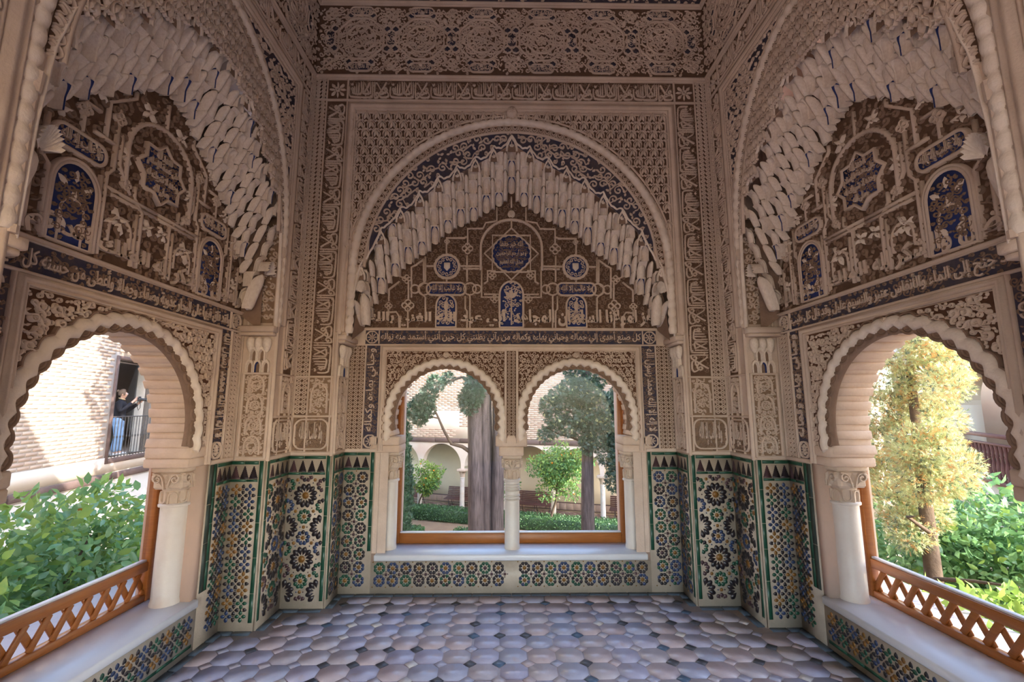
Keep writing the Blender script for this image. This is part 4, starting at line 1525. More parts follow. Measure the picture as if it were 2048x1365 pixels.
def cell_meshes():
    out = {}
    th = np.linspace(-PI / 2 - .35, PI / 2 + .35, 9)

    def bullet(name, prof, squash=1.0, m=0):
        b = MB()
        P = np.array([[(r * math.sin(t), z, r * math.cos(t) * squash) for t in th] for z, r in prof])
        b.grid(P, m)
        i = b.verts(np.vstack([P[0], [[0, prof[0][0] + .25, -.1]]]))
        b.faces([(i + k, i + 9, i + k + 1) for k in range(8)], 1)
        return b
    b = bullet('bullet', [(0, .14), (.14, .30), (.34, .43), (.56, .50), (.72, .50), (.84, .45), (.94, .30), (1.0, .02)])
    for s in (.0, 1):
        pass
    out['bullet'] = b.mesh('vault_cell', [M_STL, M_STD], smooth=55)
    # ridged cell: three nested folds
    b = MB()
    for sc, dz, dd in ((1.0, 0, 0), (.82, -.10, .16), (.62, -.22, .30)):
        P = np.array([[(sc * r * math.sin(t), dz + z, dd + sc * r * math.cos(t) * .8) for t in th] for z, r in
                      [(.0, .16), (.18, .36), (.48, .5), (.70, .49), (.87, .38), (1.0, .03)]])
        b.grid(P, 0)
        i = b.verts(np.vstack([P[0], [[0, dz + .45, dd - .1]]]))
        b.faces([(i + k, i + 9, i + k + 1) for k in range(8)], 1)
    out['fold'] = b.mesh('vault_cell', [M_STL, M_STD], smooth=55)
    # hollow cell: an arched niche cut in a block
    for nm, mm in (('niche', M_STL), ('blue', M_BLUE)):
        b = MB()
        o = np.array([(.5, 0), (.5, .55), (.46, .72), (.34, .86), (.18, .95), (0, 1.0), (-.18, .95), (-.34, .86), (-.46, .72), (-.5, .55), (-.5, 0)])
        inn = np.array([(.33, 0), (.33, .48), (.30, .60), (.22, .70), (.11, .77), (0, .81), (-.11, .77), (-.22, .70), (-.30, .60), (-.33, .48), (-.33, 0)])
        fr_ = .42
        A = np.c_[o * (1, 1), np.full(11, -.1)]
        B = np.c_[o, np.full(11, fr_)]
        C = np.c_[inn, np.full(11, fr_ + .02)]
        Dp = np.c_[inn * (.75, .9), np.full(11, .05)]
        b.grid(np.stack([A, B, C]), 0)
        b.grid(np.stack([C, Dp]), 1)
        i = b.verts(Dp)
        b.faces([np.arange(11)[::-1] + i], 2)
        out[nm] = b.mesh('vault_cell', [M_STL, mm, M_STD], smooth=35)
    # hollow vault cell: an upright concave back that curls forward into a pointed half dome
    for nm, rimm in (('apse', 0), ('apse_blue', 1)):
        b = MB()
        nph = 9
        ph = np.linspace(-PI / 2, PI / 2, nph)
        hw, zs, zt = .41, .50, .93
        rows = []
        for z in (0.0, .25, zs):
            rows.append([(hw * math.sin(p), z, .62 - .62 * math.cos(p)) for p in ph])
        for q in (.25, .5, .7, .85, .96, 1.0):
            sc = (1 - q ** 2.2) ** .62 if q < 1 else .0
            z = zs + (zt - zs) * q
            fwd = .62 + .38 * q ** 1.6
            rows.append([(hw * sc * math.sin(p), z, fwd - .62 * sc * math.cos(p)) for p in ph])
        b.grid(rows, 0)
        # the rim and front plate round the niche
        edge = [r[0] for r in rows] + [r[-1] for r in rows[-2::-1]]
        e = np.array(edge)
        outp = np.array([(-.5, p[1], p[2] + .04) for p in rows_left(rows)] + [(.5, p[1], p[2] + .04) for p in rows_left(rows)[-2::-1]])
        mid = e + (outp - e) * .45 + (0, 0, .06)
        b.grid(np.stack([e, mid]), rimm)
        b.grid(np.stack([mid, outp]), 0)
        n = len(rows)
        tl, tr = outp[n - 1].copy(), outp[n - 1].copy()
        i = b.verts([(-.5, zt, 1.04), (.5, zt, 1.04), (.5, 1.0, 1.06), (-.5, 1.0, 1.06)])
        b.faces([np.arange(4) + i], 0)
        i = b.verts(np.vstack([outp, outp * (1, 1, 0) + (0, 0, -.5)]))
        k = np.arange(len(outp) - 1)
        b.faces(np.stack([i + k, i + k + 1, i + len(outp) + k + 1, i + len(outp) + k], -1), 0)
        # a small pendant leaf painted in relief on the back
        b.leaf(0, .18, PI / 2, .34, .16, .02, .10, 0)
        out[nm] = b.mesh('vault_cell', [M_STL, M_BLUE], smooth=42)
    # upright prism with a domed head
    b = MB()
    th2 = np.linspace(-PI / 2 - .25, PI / 2 + .25, 7)
    P = [[(r * math.sin(t), z, y + r * math.cos(t) * 1.1) for t in th2] for z, r, y in
         [(0, .34, .0), (.10, .42, .05), (.55, .46, .35), (.72, .45, .50), (.86, .36, .66), (.95, .20, .80), (1.0, .02, .9)]]
    b.grid(P, 0)
    i = b.verts(np.vstack([P[0], [[0, .12, -.3]]]))
    b.faces([(i + k, i + 7, i + k + 1) for k in range(6)], 0)
    t_ = MB()
    P = [[(r * math.sin(t), z, y + r * math.cos(t) * .9) for t in np.linspace(-PI / 2 - .3, PI / 2 + .3, 9)] for z, r, y in
         [(0, .40, -.1), (.08, .44, .0), (.45, .47, .12), (.62, .47, .20), (.76, .43, .30), (.88, .32, .42), (.96, .16, .52), (1.0, .01, .58)]]
    t_.grid(P, 0)
    i = t_.verts(np.vstack([P[0], [[0, .15, -.4]]]))
    t_.faces([(i + k, i + 9, i + k + 1) for k in range(8)], 0)
    # plain plates behind and above the rounded head
    i = t_.verts([(-.5, 0, .1), (.5, 0, .1), (.5, .55, .2), (-.5, .55, .2), (.5, 1.0, 1.04), (-.5, 1.0, 1.04)])
    t_.faces([(i, i + 1, i + 2, i + 3), (i + 3, i + 2, i + 4, i + 5)], 0)
    out['tomb'] = t_.mesh('vault_cell', [M_STL], smooth=48)
    out['prism'] = b.mesh('vault_cell', [M_STL], smooth=48)
    # fluted shell
    b = MB()
    t = np.linspace(0.15, PI - .15, 25)
    P = []
    for r in (.12, .4, .7, 1.0):
        P.append([(.5 * r * math.cos(a), .12 + .8 * r * math.sin(a) * .95, .12 + .40 * r ** .8 + (.16 * r if k % 2 else 0)) for k, a in enumerate(t)])
    b.grid(P, 0)
    Q = np.array(P[-1])
    b.grid(np.stack([Q, Q * (1, 1, 0) + (0, 0, -.1)]), 0)
    out['shell'] = b.mesh('vault_cell', [M_STL], smooth=False)
    # crest: the pointed lobed outline that ends each column of cells
    b = MB()
    o = np.array([(.52, 0), (.50, .30), (.42, .48), (.34, .52), (.30, .66), (.18, .80), (.10, .84), (0, 1.0), (-.10, .84), (-.18, .80), (-.30, .66), (-.34, .52), (-.42, .48), (-.50, .30), (-.52, 0)])
    A = np.c_[o, np.full(15, -.05)]
    B = np.c_[o, np.full(15, .26)]
    C = np.c_[o * (.72, .80), np.full(15, .26)]
    Dp = np.c_[o * (.66, .74), np.full(15, .12)]
    b.grid(np.stack([A, B, C, Dp]), 0)
    i = b.verts(Dp)
    b.faces([np.arange(15)[::-1] + i], 1)
    b.leaf(0, .30, PI / 2, .38, .26, .12, .26, 0)
    b.leaf(0, .30, PI / 2 + .8, .28, .18, .12, .24, 0)
    b.leaf(0, .30, PI / 2 - .8, .28, .18, .12, .24, 0)
    out['crest'] = b.mesh('vault_crest', [M_STL, M_STD], smooth=30)
    return out


CELLS = cell_meshes()


def cellinst(root, name, kind, F, u, v, h, w, ht, dep, rot=0.0, tilt=0.0):
    f = F.sub(u, v, rot, h)
    if tilt:
        c, s = math.cos(tilt), math.sin(tilt)
        f = Fr(f.o, f.u, f.v * c + f.n * s, f.n * c - f.v * s)
    m = Matrix(((f.u[0] * w, f.v[0] * ht, f.n[0] * dep, f.o[0]), (f.u[1] * w, f.v[1] * ht, f.n[1] * dep, f.o[1]), (f.u[2] * w, f.v[2] * ht, f.n[2] * dep, f.o[2]), (0, 0, 0, 1)))
    return inst(name, CELLS[kind], root, M=m)


def muqarnas(b):
    F, root, D = b['F'], b['root'], b['D']
    zi, zo = zfun(b['inn']), zfun(b['out'])
    Wi, Wo = b['inn'][-1, 0], b['out'][-1, 0]
    # the bed behind the cells
    bed = MB()
    us = np.linspace(-1, 1, 81)
    rows = []
    for t in np.linspace(0, 1, 5):
        row = []
        for q in us:
            ui, uo = q * Wi, q * Wo
            row.append(((1 - t) * ui + t * uo, (1 - t) * (zi(ui) + .02) + t * zo(uo), .004 + (D - .03) * t ** .9 - .075 * min(1, t * 3 + .2)))
        rows.append(row)
    bed.grid(rows, 0, F)
    # flat ends at the foot of the arch
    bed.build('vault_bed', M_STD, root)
    pw, pn = (.074, .040) if b['name'] == 'back' else (.070, .038)
    p = pw + pn
    n = int(Wo / p) + 1
    rg = random.Random(3)
    back_ = b['name'] == 'back'
    for k in range(-n, n + 1):
        for wide in (True, False):
            u = k * p + (0 if wide else p / 2)
            if abs(u) > Wo - pn * .5:
                continue
            z0 = zi(u) if abs(u) < Wi else 2.20
            z1 = zo(u) + .01
            L = z1 - z0
            rows = max(1, int(round(L / .124)))
            rows = min(rows, 5) if abs(u) < Wi - .12 else rows
            if wide and k % 2:
                rows += 1
            st = L / rows
            for r in range(rows):
                t0, t1 = r / rows, (r + 1) / rows
                h0, h1 = .004 + (D - .035) * t0 ** .9, .004 + (D - .035) * t1 ** .9
                z = z0 + r * st
                if wide:
                    q = rg.random()
                    kd = 'apse_blue' if (r == 0 and (back_ or k % 2)) or q > .93 else 'tomb' if q < (.42 if back_ else .74) else 'apse'
                    if kd == 'shell':
                        cellinst(root, 'vault_cell', 'apse', F, u, z - .004, h0 + .004, pw * 1.02, st * 1.03, (h1 - h0) * 1.05 + .012)
                        cellinst(root, 'vault_cell', 'shell', F, u, z + .01, h0 + .02, pw, st * .85, (h1 - h0) * 1.3)
                    else:
                        cellinst(root, 'vault_cell', kd, F, u, z - .004, h0 + .004, pw * 1.02, st * 1.03, (h1 - h0) * 1.05 + .012)
                else:
                    cellinst(root, 'vault_cell', 'prism', F, u, z - st * (.30 if r else 0), h0 + .004 - (.016 if r else 0), pn * 1.25, st * (1.02 if r else .8), (h1 - h0) * 1.05 + .022)
            # a closing dome at the head of the narrow columns
    # crests along the outer edge
    ncr = 8 if b['name'] == 'back' else 5
    tab = b['out']
    for k in range(-ncr, ncr + 1):
        u = k * (.158 if b['name'] == 'back' else .165)
        z = zo(u)
        if abs(u) > Wo - .02:
            continue
        s = 1.25 if k == 0 else 1.0
        cellinst(root, 'vault_crest', 'crest', F, u, z - .06 * s, D - .012, .080 * s, .125 * s, .07)
    # foot of the arch: big scooped block with a shell
    for sg in (-1, 1):
        u = sg * (Wo - .035)
        for z, w, ht, kk in ((2.44, .095, .13, 'shell'), (2.20, .10, .26, 'prism')):
            cellinst(root, 'vault_cell', kk, F, u - sg * .05, z, D * (.30 if kk != 'shell' else .72), w, ht, .11)
    # outline ribbon on the front plane
    ol = MB()
    pts = []
    for q in np.linspace(-1, 1, 321):
        u = q * Wo
        ph = (u / .158) if b['name'] == 'back' else (u / .165)
        pk = max(0, 1 - abs(ph - round(ph)) * 2.6)
        pts.append((u, zo(u) + .014 + .060 * pk ** 1.3 + .010 * abs(math.sin(ph * PI * 3.5))))
    ol.stroke(np.array(pts), .013, 0, .02, 0, b['FF'])
    ol.build('vault_outline', M_STL, root)


def arch_face(b):
    """the front plane round the big arch: rope, scalloped band, spandrels, square frame"""
    FF, W, root, name = b['FF'], b['W'], b['root'], b['name']
    back = name == 'back'
    kind, ra, rb, zc = b['cord']
    zo = zfun(b['out'])
    foot = 2.10
    uo = .065
    path = np.vstack([[(ra, foot)], [(ra, zc - .15)], arc(0, zc, ra, 0, 180, 90, ry=rb), [(-ra, zc - .15)], [(-ra, foot)]])
    cb = MB()
    cord(cb, path, .035, 74 if back else 62, FF)
    cb.build('arch_cord', M_STL, root, smooth=60)
    q = MB()
    inner = np.vstack([arc(0, zc, ra - .045, 0, 180, 90, ry=rb - .045)])
    scallops(q, inner, .048, 70 if back else 56, 0.002, .018, FF, S_, .3)
    rr = ra - .102
    strip(q, arc(0, zc, rr, 0, 180, 90, ry=rb - .102), .018, .022, FF, S_)
    strip(q, arc(0, zc, ra + .052, 0, 180, 90, ry=rb + .052), .014, .014, FF, S_)
    q.build('arch_border', ST_MATS, root)
    g = MB()
    # ring ground
    t = np.radians(np.linspace(0, 180, 91))
    a = np.c_[(ra - .04) * np.cos(t), zc + (rb - .04) * np.sin(t), np.full(91, .002)]
    c = np.c_[(rr + .006) * np.cos(t), zc + (rb - .096) * np.sin(t), np.full(91, .002)]
    g.grid(np.stack([a, c]), 1, FF)
    # crescent between ring and stalactites
    top = lambda u: zc + (rb - .104) * math.sqrt(max(0, 1 - (u / rr) ** 2))
    us = np.linspace(-rr, rr, 81)
    ok = [u for u in us if top(u) > zo(u) + .004]
    for u0, u1 in zip(ok[:-1], ok[1:]):
        i = g.verts([(u0, zo(u0), .003), (u1, zo(u1), .003), (u1, top(u1), .003), (u0, top(u0), .003)], FF)
        g.faces([np.arange(4) + i], 0 if back else 1)
    # spandrels out to the square frame
    u1f, z1f = (1.372, 4.075) if back else (.965, 4.075)
    big = lambda u: zc + (rb + .05) * math.sqrt(max(0, 1 - (u / (ra + .05)) ** 2))
    us = np.linspace(-u1f, u1f, 101)
    for u0, u1 in zip(us[:-1], us[1:]):
        i = g.verts([(u0, max(big(u0) - .02, zc), .003), (u1, max(big(u1) - .02, zc), .003), (u1, z1f, .003), (u0, z1f, .003)], FF)
        g.faces([np.arange(4) + i], 1 if back else 0)
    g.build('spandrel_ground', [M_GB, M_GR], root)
    cv = MB()
    in_sp = lambda u, v: abs(u) < u1f + .01 and v < z1f + .005 and v > zc - .1 and (v > big(u) - .012 if abs(u) < ra + .05 else True)
    in_cr = lambda u, v: abs(u) < rr and zo(u) + .035 + (.05 if abs((u / .158) - round(u / .158)) < .25 else 0) - .012 < v < top(u) + .004
    if back:
        sebka(cv, in_sp, (-u1f, zc - .1, u1f, z1f - .04), .0935, .083, .003, .026, S_, FF)
        arabesque(cv, in_cr, (-rr, 2.6, rr, 4.0), .078, .003, .018, S_, FF, seed=6, w=.17, leafy=.8)
    else:
        arabesque(cv, in_sp, (-u1f, zc, u1f, z1f), .066, .003, .018, S_, FF, seed=6, w=.17, leafy=.8)
        in_cr2 = lambda u, v: abs(u) < rr and zo(u) - .01 < v < top(u) + .01
        sebka(cv, in_cr2, (-rr, 2.3, rr, 4.0), .074, .088, .003, .028, S_, FF)
        in_low = lambda u, v: rr - .02 < 0
    # boss over the crown
    cv.poly(arc(0, zc + rb + .08, .055, 0, 360, 21)[:-1], 0, .05, S_, FF, inset=.014)
    rosette(cv, 0, zc + rb + .08, .036, 8, .05, .056, S_, FF)
    cv.build('carved_spandrel', ST_MATS, root, kind='stuff')
    fm = MB()
    mw = .072
    uf, zf = u1f + mw / 2, z1f + .055
    mould(fm, [(-uf, 2.11), (-uf, zf), (uf, zf), (uf, 2.11)], mw, .03, FF, 0)
    strip(fm, [(-u1f + .012, 2.11), (-u1f + .012, z1f - .005), (u1f - .012, z1f - .005), (u1f - .012, 2.11)], .014, .016, FF, 0)
    # lettered strips either side, band over the top, frieze above
    FW = b['FW']
    c0, c1 = uf + mw / 2 + .012, FW - .125 if back else FW - .075
    cc, cw = (c0 + c1) / 2, c1 - c0
    for s in (-1, 1):
        for x in (c0 - .004, c1 + .004, FW - .012):
            strip(fm, [(s * x, 1.13), (s * x, 4.42)], .012, .016, FF)
        strip(fm, [(s * (W + .004), 1.12), (s * (W + .004), 2.10)], .02, .02, FF)
    strip(fm, [(-FW, 4.19), (FW, 4.19)], .014, .018, FF)
    mould(fm, [(-FW, 4.415), (FW, 4.415)], .05, .03, FF)
    for s in (-1, 1):
        for z in (1.43, 1.745):
            strip(fm, [(s * (W + .01), z), (s * (FW - .006), z)], .016, .018, FF)
        strip(fm, [(s * (W + .01), 1.14), (s * (FW - .006), 1.14)], .03, .022, FF)
    fm.build('plaster_moulding', M_ST, root)
    gb, lt = MB(), MB()
    nrep = b['mot'][0]
    for s in (-1, 1):
        if not back and ((name == 'left') == (s < 0)):
            pass
        a0, a1 = (c0, c1) if s > 0 else (-c1, -c0)
        rect(gb, a0, 1.15, a1, 4.18, .002, 0, FF)
        rect(gb, a0, 1.15, a1, 1.745, .0026, 1, FF)
        # motto climbing the strip
        f = Fr(FF.o + (cc * s) * FF.u + 0 * FF.v, FF.u, FF.v, FF.n)
        if s > 0:
            f = Fr(FF.o + (a0 + .004) * FF.u + 4.16 * FF.v, -FF.v, FF.u, FF.n)
        else:
            f = Fr(FF.o + (a1 - .004) * FF.u + 1.77 * FF.v, FF.v, -FF.u, FF.n)
        motto_band(lt, 2.38, cw - .008, 6, .002, .020, S_, f)
        f2 = inbox(a0, 1.77, a1, 4.17)
        arabesque(lt, f2, (a0, 1.77, a1, 4.17), .04, .002, .009, D_, FF, seed=8, w=.2)
        # medallion under the strip, then the square lettered panel
        mc = (a0 + a1) / 2
        lt.stroke(archline(mc, 1.455, cw * .36, 1.60, 15, .5), .014, .002, .022, S_, FF)
        arabesque(lt, inbox(a0 + .01, 1.44, a1 - .01, 1.74), (a0, 1.44, a1, 1.74), .045, .002, .016, S_, FF, seed=12, w=.22)
        p0, p1 = (W + .02, FW - .015) if s > 0 else (-FW + .015, -W - .02)
        rect(gb, p0, 1.16, p1, 1.42, .003, 1, FF)
        lt.stroke(rrect(p0 + .02, 1.175, p1 - .02, 1.405, .06), .014, .003, .022, S_, FF, closed=True)
        text(lt, 'ولا غالب إلا الله', p0 + .06, 1.20, p1 - .06, 1.385, .003, .020, S_, FF, .014)
        arabesque(lt, inbox(p0 + .015, 1.165, p1 - .015, 1.415), (p0, 1.165, p1, 1.415), .045, .003, .012, D_, FF, seed=14, w=.2)
        # interlaced border next to the corner
        k0, k1 = (c1 + .012, FW - .02) if s > 0 else (-FW + .02, -c1 - .012)
        rect(gb, k0, 1.44, k1, 4.4, .002, 0, FF)
        knit(lt, k0, k1, 1.45, 4.40, .002, .016, .13, S_, FF, cells=2 if back else 1)
    # corner squares and the band of the motto
    rect(gb, -FW + .03, 4.20, FW - .03, 4.385, .002, 0, FF)
    for s in (-1, 1):
        rosette(lt, s * cc, 4.29, .08, 8, .002, .022, S_, FF)
        for a in range(4):
            lt.leaf(s * cc + .08 * math.cos(a * PI / 2 + PI / 4), 4.29 + .08 * math.sin(a * PI / 2 + PI / 4), a * PI / 2 + PI / 4 + PI, .05, .03, .002, .02, S_, FF)
        strip(lt, [(s * (c0 - .002), 4.20), (s * (c0 - .002), 4.38)], .014, .018, FF, S_)
    f = Fr(FF.o - (c0 - .01) * FF.u + 4.20 * FF.v, FF.u, FF.v, FF.n)
    motto_band(lt, 2 * c0 - .02, .18, b['mot'][1] if not back else 8, .002, .020, S_, f)
    arabesque(lt, inbox(-c0, 4.20, c0, 4.38), (-c0, 4.20, c0, 4.38), .045, .002, .009, D_, FF, seed=15, w=.2)
    gb.build('lettering_ground', [M_GR, M_GRL], root)
    lt.build('carved_lettering', ST_MATS, root, kind='stuff')
    # frieze
    fz, fg = MB(), MB()
    rect(fg, -FW, 4.45, FW, 5.14, .002, 0, FF)
    rect(fg, -FW, 5.19, FW, 5.5, .002, 1, FF)
    P = .545
    n = int(FW / P) + 1
    for k in range(-n, n + 1):
        u = k * P + P / 2
        if abs(u) < FW - .06:
            for rr_, nn in ((.20, 8), (.125, 8)):
                scallop_ring(fz, u, 4.80, rr_, nn, .015, .002, .018, S_, FF)
            for a in range(8):
                x, y = u + .125 * math.cos(a * PI / 4), 4.80 + .125 * math.sin(a * PI / 4)
                if abs(x) < FW - .08:
                    fz.stroke(arc(x, y, .055, 0, 360, 11)[:-1], .010, .002, .016, S_, FF, closed=True)
                x, y = u + .255 * math.cos(a * PI / 4 + PI / 8), 4.80 + .255 * math.sin(a * PI / 4 + PI / 8)
                if abs(x) < FW - .05:
                    fz.poly(arc(x, y, .026, 0, 360, 5)[:-1], .001, .012, B_, FF)
                    fz.stroke(arc(x, y, .036, 0, 360, 9)[:-1], .010, .002, .018, S_, FF, closed=True)
                x, y = u + .30 * math.cos(a * PI / 4), 4.80 + .26 * math.sin(a * PI / 4)
                if abs(x) < FW - .05 and 4.5 < y < 5.1:
                    fz.poly(arc(x, y, .022, 0, 360, 9)[:-1], .002, .03, S_, FF, inset=.01)
            rosette(fz, u, 4.80, .06, 8, .002, .018, S_, FF)
            for z in (4.515, 5.075):
                if abs(u) < FW - .14:
                    o = rrect(u - .105, z - .04, u + .105, z + .04, .04)
                    fz.poly(o, .001, .010, B_, FF)
                    fz.stroke(o, .012, .002, .02, S_, FF, closed=True)
                    text(fz, 'ولا غالب إلا الله', u - .085, z - .026, u + .085, z + .028, .010, .018, S_, FF, .012)
        u = k * P
        if abs(u) < FW - .06:
            o = rrect(u - .04, 4.72, u + .04, 4.88, .04)
            fz.poly(o, .001, .010, B_, FF)
            fz.stroke(o, .012, .002, .02, S_, FF, closed=True)
            for z in (4.55, 5.05):
                knot(fz, u, z, .06, .002, .016, S_, FF)
    arabesque(fz, inbox(-FW + .01, 4.46, FW - .01, 5.13), (-FW, 4.46, FW, 5.13), .052, .002, .011, S_, FF, seed=17, w=.2)
    arabesque(fz, inbox(-FW + .01, 5.20, FW - .01, 5.45), (-FW, 5.20, FW, 5.45), .06, .002, .014, S_, FF, seed=19, w=.2)
    mould(fz, [(-FW, 5.165), (FW, 5.165)], .05, .03, FF, S_)
    fg.build('frieze_ground', [M_GR, M_GB], root)
    fz.build('carved_frieze', ST_MATS, root, kind='stuff')


def reveal_orn(b):
    """the side faces of the recess: carved panel below, little capital and ledge on top"""
    root, D = b['root'], b['D']
    for sg in (-1, 1):
        f = reveal(b, sg)
        cv, g = MB(), MB()
        x0, x1 = (.02, D - .05) if sg < 0 else (.05, D - .02)
        rect(g, x0, 1.15, x1, 1.74, .003, 0, f)
        rect(g, x0, 2.12, x1, 2.95, .003, 0, f)
        c = (x0 + x1) / 2
        hw = (x1 - x0) / 2
        for k in range(4):
            z = 1.225 + k * .145
            cv.stroke(archline(c, z - .06, hw * .62, z, 11, .3), .012, .003, .02, S_, f)
            cv.stroke(arc(c, z, hw * .36, 0, 360, 12)[:-1], .010, .003, .02, S_, f, closed=True)
        arabesque(cv, inbox(x0, 1.155, x1, 1.735), (x0, 1.155, x1, 1.735), .036, .003, .015, S_, f, seed=22, w=.22)
        arabesque(cv, inbox(x0, 2.13, x1, 2.9), (x0, 2.13, x1, 2.9), .05, .003, .02, S_, f, seed=23, w=.22)
        for x in (x0 - .008, x1 + .008):
            strip(cv, [(x, 1.14), (x, 1.75)], .016, .02, f, S_)
            strip(cv, [(x, 2.1), (x, 2.9)], .016, .02, f, S_)
        strip(cv, [(x0 - .01, 1.145), (x1 + .01, 1.145)], .02, .022, f, S_)
        strip(cv, [(x0 - .01, 1.745), (x1 + .01, 1.745)], .016, .022, f, S_)
        g.build('carving_ground', M_GRL, root)
        cv.build('carved_pilaster', ST_MATS, root, kind='stuff')
        # ledge
        lb = MB()
        lb.box(-.02 if sg < 0 else -.002, D + .002 if sg < 0 else D + .02, 2.045, 2.09, 0, .075, 0, f, bev=.006)
        lb.box(-.01 if sg < 0 else 0, D if sg < 0 else D + .01, 2.02, 2.045, 0, .06, 0, f, bev=.006)
        lb.build('impost_ledge', M_ST, root)
        # small stalactite capital under it
        for i in range(3):
            x = x0 + (i + .5) * (x1 - x0) / 3
            cellinst(root, 'capital_cell', 'bullet', f, x, 1.90, .018, .062, .115, .07)
        for i in range(2):
            x = x0 + (i + 1) * (x1 - x0) / 3
            cellinst(root, 'capital_cell', 'niche', f, x, 1.84, .008, .058, .10, .06)
        for i in range(3):
            x = x0 + (i + .5) * (x1 - x0) / 3
            cellinst(root, 'capital_cell', 'niche' if i != 1 else 'blue', f, x, 1.75, .004, .056, .10, .04)
        # colonnette on the front edge above the ledge
        cb = MB()
        FFr = b['FF']
        o = FFr.o + sg * (b['W'] - .012) * FFr.u + .012 * FFr.n
        cb.tube([o + np.array([0, 0, z]) for z in (2.09, 2.12, 2.12, 2.62, 2.62, 2.70)], [.02, .02, .014, .014, .02, .024], 8)
        cb.build('colonnette', M_ST, root, smooth=40)


for nm, lab in (('back', 'carved stucco wall facing the viewer, with paired arched window and zellige tile foot'),
                ('left', 'carved stucco wall on the left with one arched window and tile foot'),
                ('right', 'carved stucco wall on the right with one arched window and tile foot')):
    b = BAYS[nm]
    shell(b, lab)
    dado(b)
    window_zone(b)
    lunette(b)
    muqarnas(b)
    arch_face(b)
    reveal_orn(b)

# ceiling over the room, out of sight above the frieze
mb = MB()
mb.box(-3.4, 3.4, -4.5, 4.7, ZTOP, ZTOP + .1)
o = mb.build('ceiling', M_DWOOD, kind='structure')
tag(o, 'dark timber ceiling above the carved frieze', 'ceiling')

# ------------------------------------------------------------------ floor
mb = MB()
mb.box(-3.4, 3.4, -4.5, 4.6, -.2, -.0015)
floor = mb.build('floor', M_GROUT, kind='structure')
tag(floor, 'worn floor of clay octagons with small dark and white insets', 'floor')


def on_floor(u, v, m):
    if v > YB - m or v < 1.2:
        return False
    if v > YF - m:
        return abs(u) < 1.42 - m
    if v > 3.36 - m:
        return abs(u) < XF - m
    return abs(u) < XB - m


FRF = Fr((0, 0, 0), (1, 0, 0), (0, 1, 0))
OCT = {}
FAR = MB()                                              # the rows behind the viewer's feet, below the frame
S = .172
rg = random.Random(8)
for j in range(0, 18):
    for i in range(-12, 13):
        u, v = (i + .5 * (j % 2) * 0) * S, 1.35 + j * S * .97
        x, y = u + rg.uniform(-.004, .004), v + rg.uniform(-.004, .004)
        if on_floor(x, y, .06 + S * .16):
            r = S * .545
            key = rg.randrange(8)
            if key not in OCT:
                b = MB()
                c = S * .205
                hs = S * .492
                o = [(hs, -hs + c * 1.25), (hs, hs - c * 1.25), (hs - c * 1.25, hs), (-hs + c * 1.25, hs), (-hs, hs - c * 1.25), (-hs, -hs + c * 1.25), (-hs + c * 1.25, -hs), (hs - c * 1.25, -hs)]
                o = [(a * rg.uniform(.96, 1.02), d * rg.uniform(.96, 1.02)) for a, d in o]
                b.poly(o, -.006, .0012, 0, inset=.0014)
                OCT[key] = b.mesh('floor_tile', M_FLOOR[key % 4])
            if y < 1.85:
                FAR.poly(np.array([(x + a * S * .48, y + c_ * S * .48) for a, c_ in ((1, -.5), (1, .5), (.5, 1), (-.5, 1), (-1, .5), (-1, -.5), (-.5, -1), (.5, -1))]), -.006, .001, 0, FRF)
                continue
            inst('floor_tile', OCT[key], floor, FRF.sub(x, y, rg.choice((0, 1, 2, 3)) * PI / 2 + rg.uniform(-.02, .02), rg.uniform(-.002, .002)))
        x, y = u + S / 2, v + S * .97 / 2
        if y > 1.85 and on_floor(x, y, .068 + .03):
            k = rg.choice((8, 8, 9, 10, 11, 11, 12, 12, 13, 13))
            if k not in OCT:
                b = MB()
                b.poly(np.array([(.041, 0), (0, .040), (-.041, 0), (0, -.040)]), -.006, .002, 0, inset=.002)
                OCT[k] = b.mesh('floor_inset', {8: M_FBLK, 9: M_FWHT, 10: M_FBLU, 11: M_FLOOR[1], 12: M_FLOOR[3], 13: M_FLOOR[0]}[k])
            inst('floor_inset', OCT[k], floor, FRF.sub(x, y, rg.uniform(-.15, .15), rg.uniform(-.001, .002)))
FAR.build('small_tiles', M_FLOOR[2], floor, kind='stuff')
# glazed border along the wall foot
path = [(-XB, 1.25), (-XB, 3.36), (-XF, 3.36), (-XF, YF), (-1.42, YF), (-1.42, YB), (1.42, YB), (1.42, YF), (XF, YF), (XF, 3.36), (XB, 3.36), (XB, 1.25)]
for k, (a, c) in enumerate(zip(path[:-1], path[1:])):
    a, c = np.array(a), np.array(c)
    d = c - a
    L = np.linalg.norm(d)
    d /= L
    nn = np.array([d[1], -d[0]])                        # towards the room
    n = max(2, int(round(L / .16)))
    convex = k in (1, 3, 7, 9)
    for q in range(n):
        t0, t1 = L * q / n + .003, L * (q + 1) / n - .003
        e0 = .062 if q == 0 else 0
        e1 = .062 if q == n - 1 else 0
        s0 = -1 if k in (2, 4, 8, 10)[0:0] else 1
        b = MB()
        p0, p1 = a + d * t0 + nn * .013, a + d * t1 + nn * .013
        p2, p3 = a + d * t1 + nn * .066, a + d * t0 + nn * .066
        inner0, inner1 = k in (1, 3, 5, 6, 8, 10), k in (0, 2, 4, 5, 7, 9)
        if q == 0 and k > 0:
            p3 = p3 + d * (.062 if k in (1, 3, 5, 6, 8, 10) else 0) * (1 if k in (2,) else 1) * (1 if k in (6, 1, 3, 5, 8, 10) else 1)
        if q == n - 1 and k < 10:
            p2 = p2 - d * (.062 if k in (0, 2, 4, 5, 7, 9) else 0)
        pts = np.array([p0, p3, p2, p1])
        b.poly(pts, -.004, .005, 0, FRF, inset=.002)
        b.build('border_tile', M_FBORD, floor)

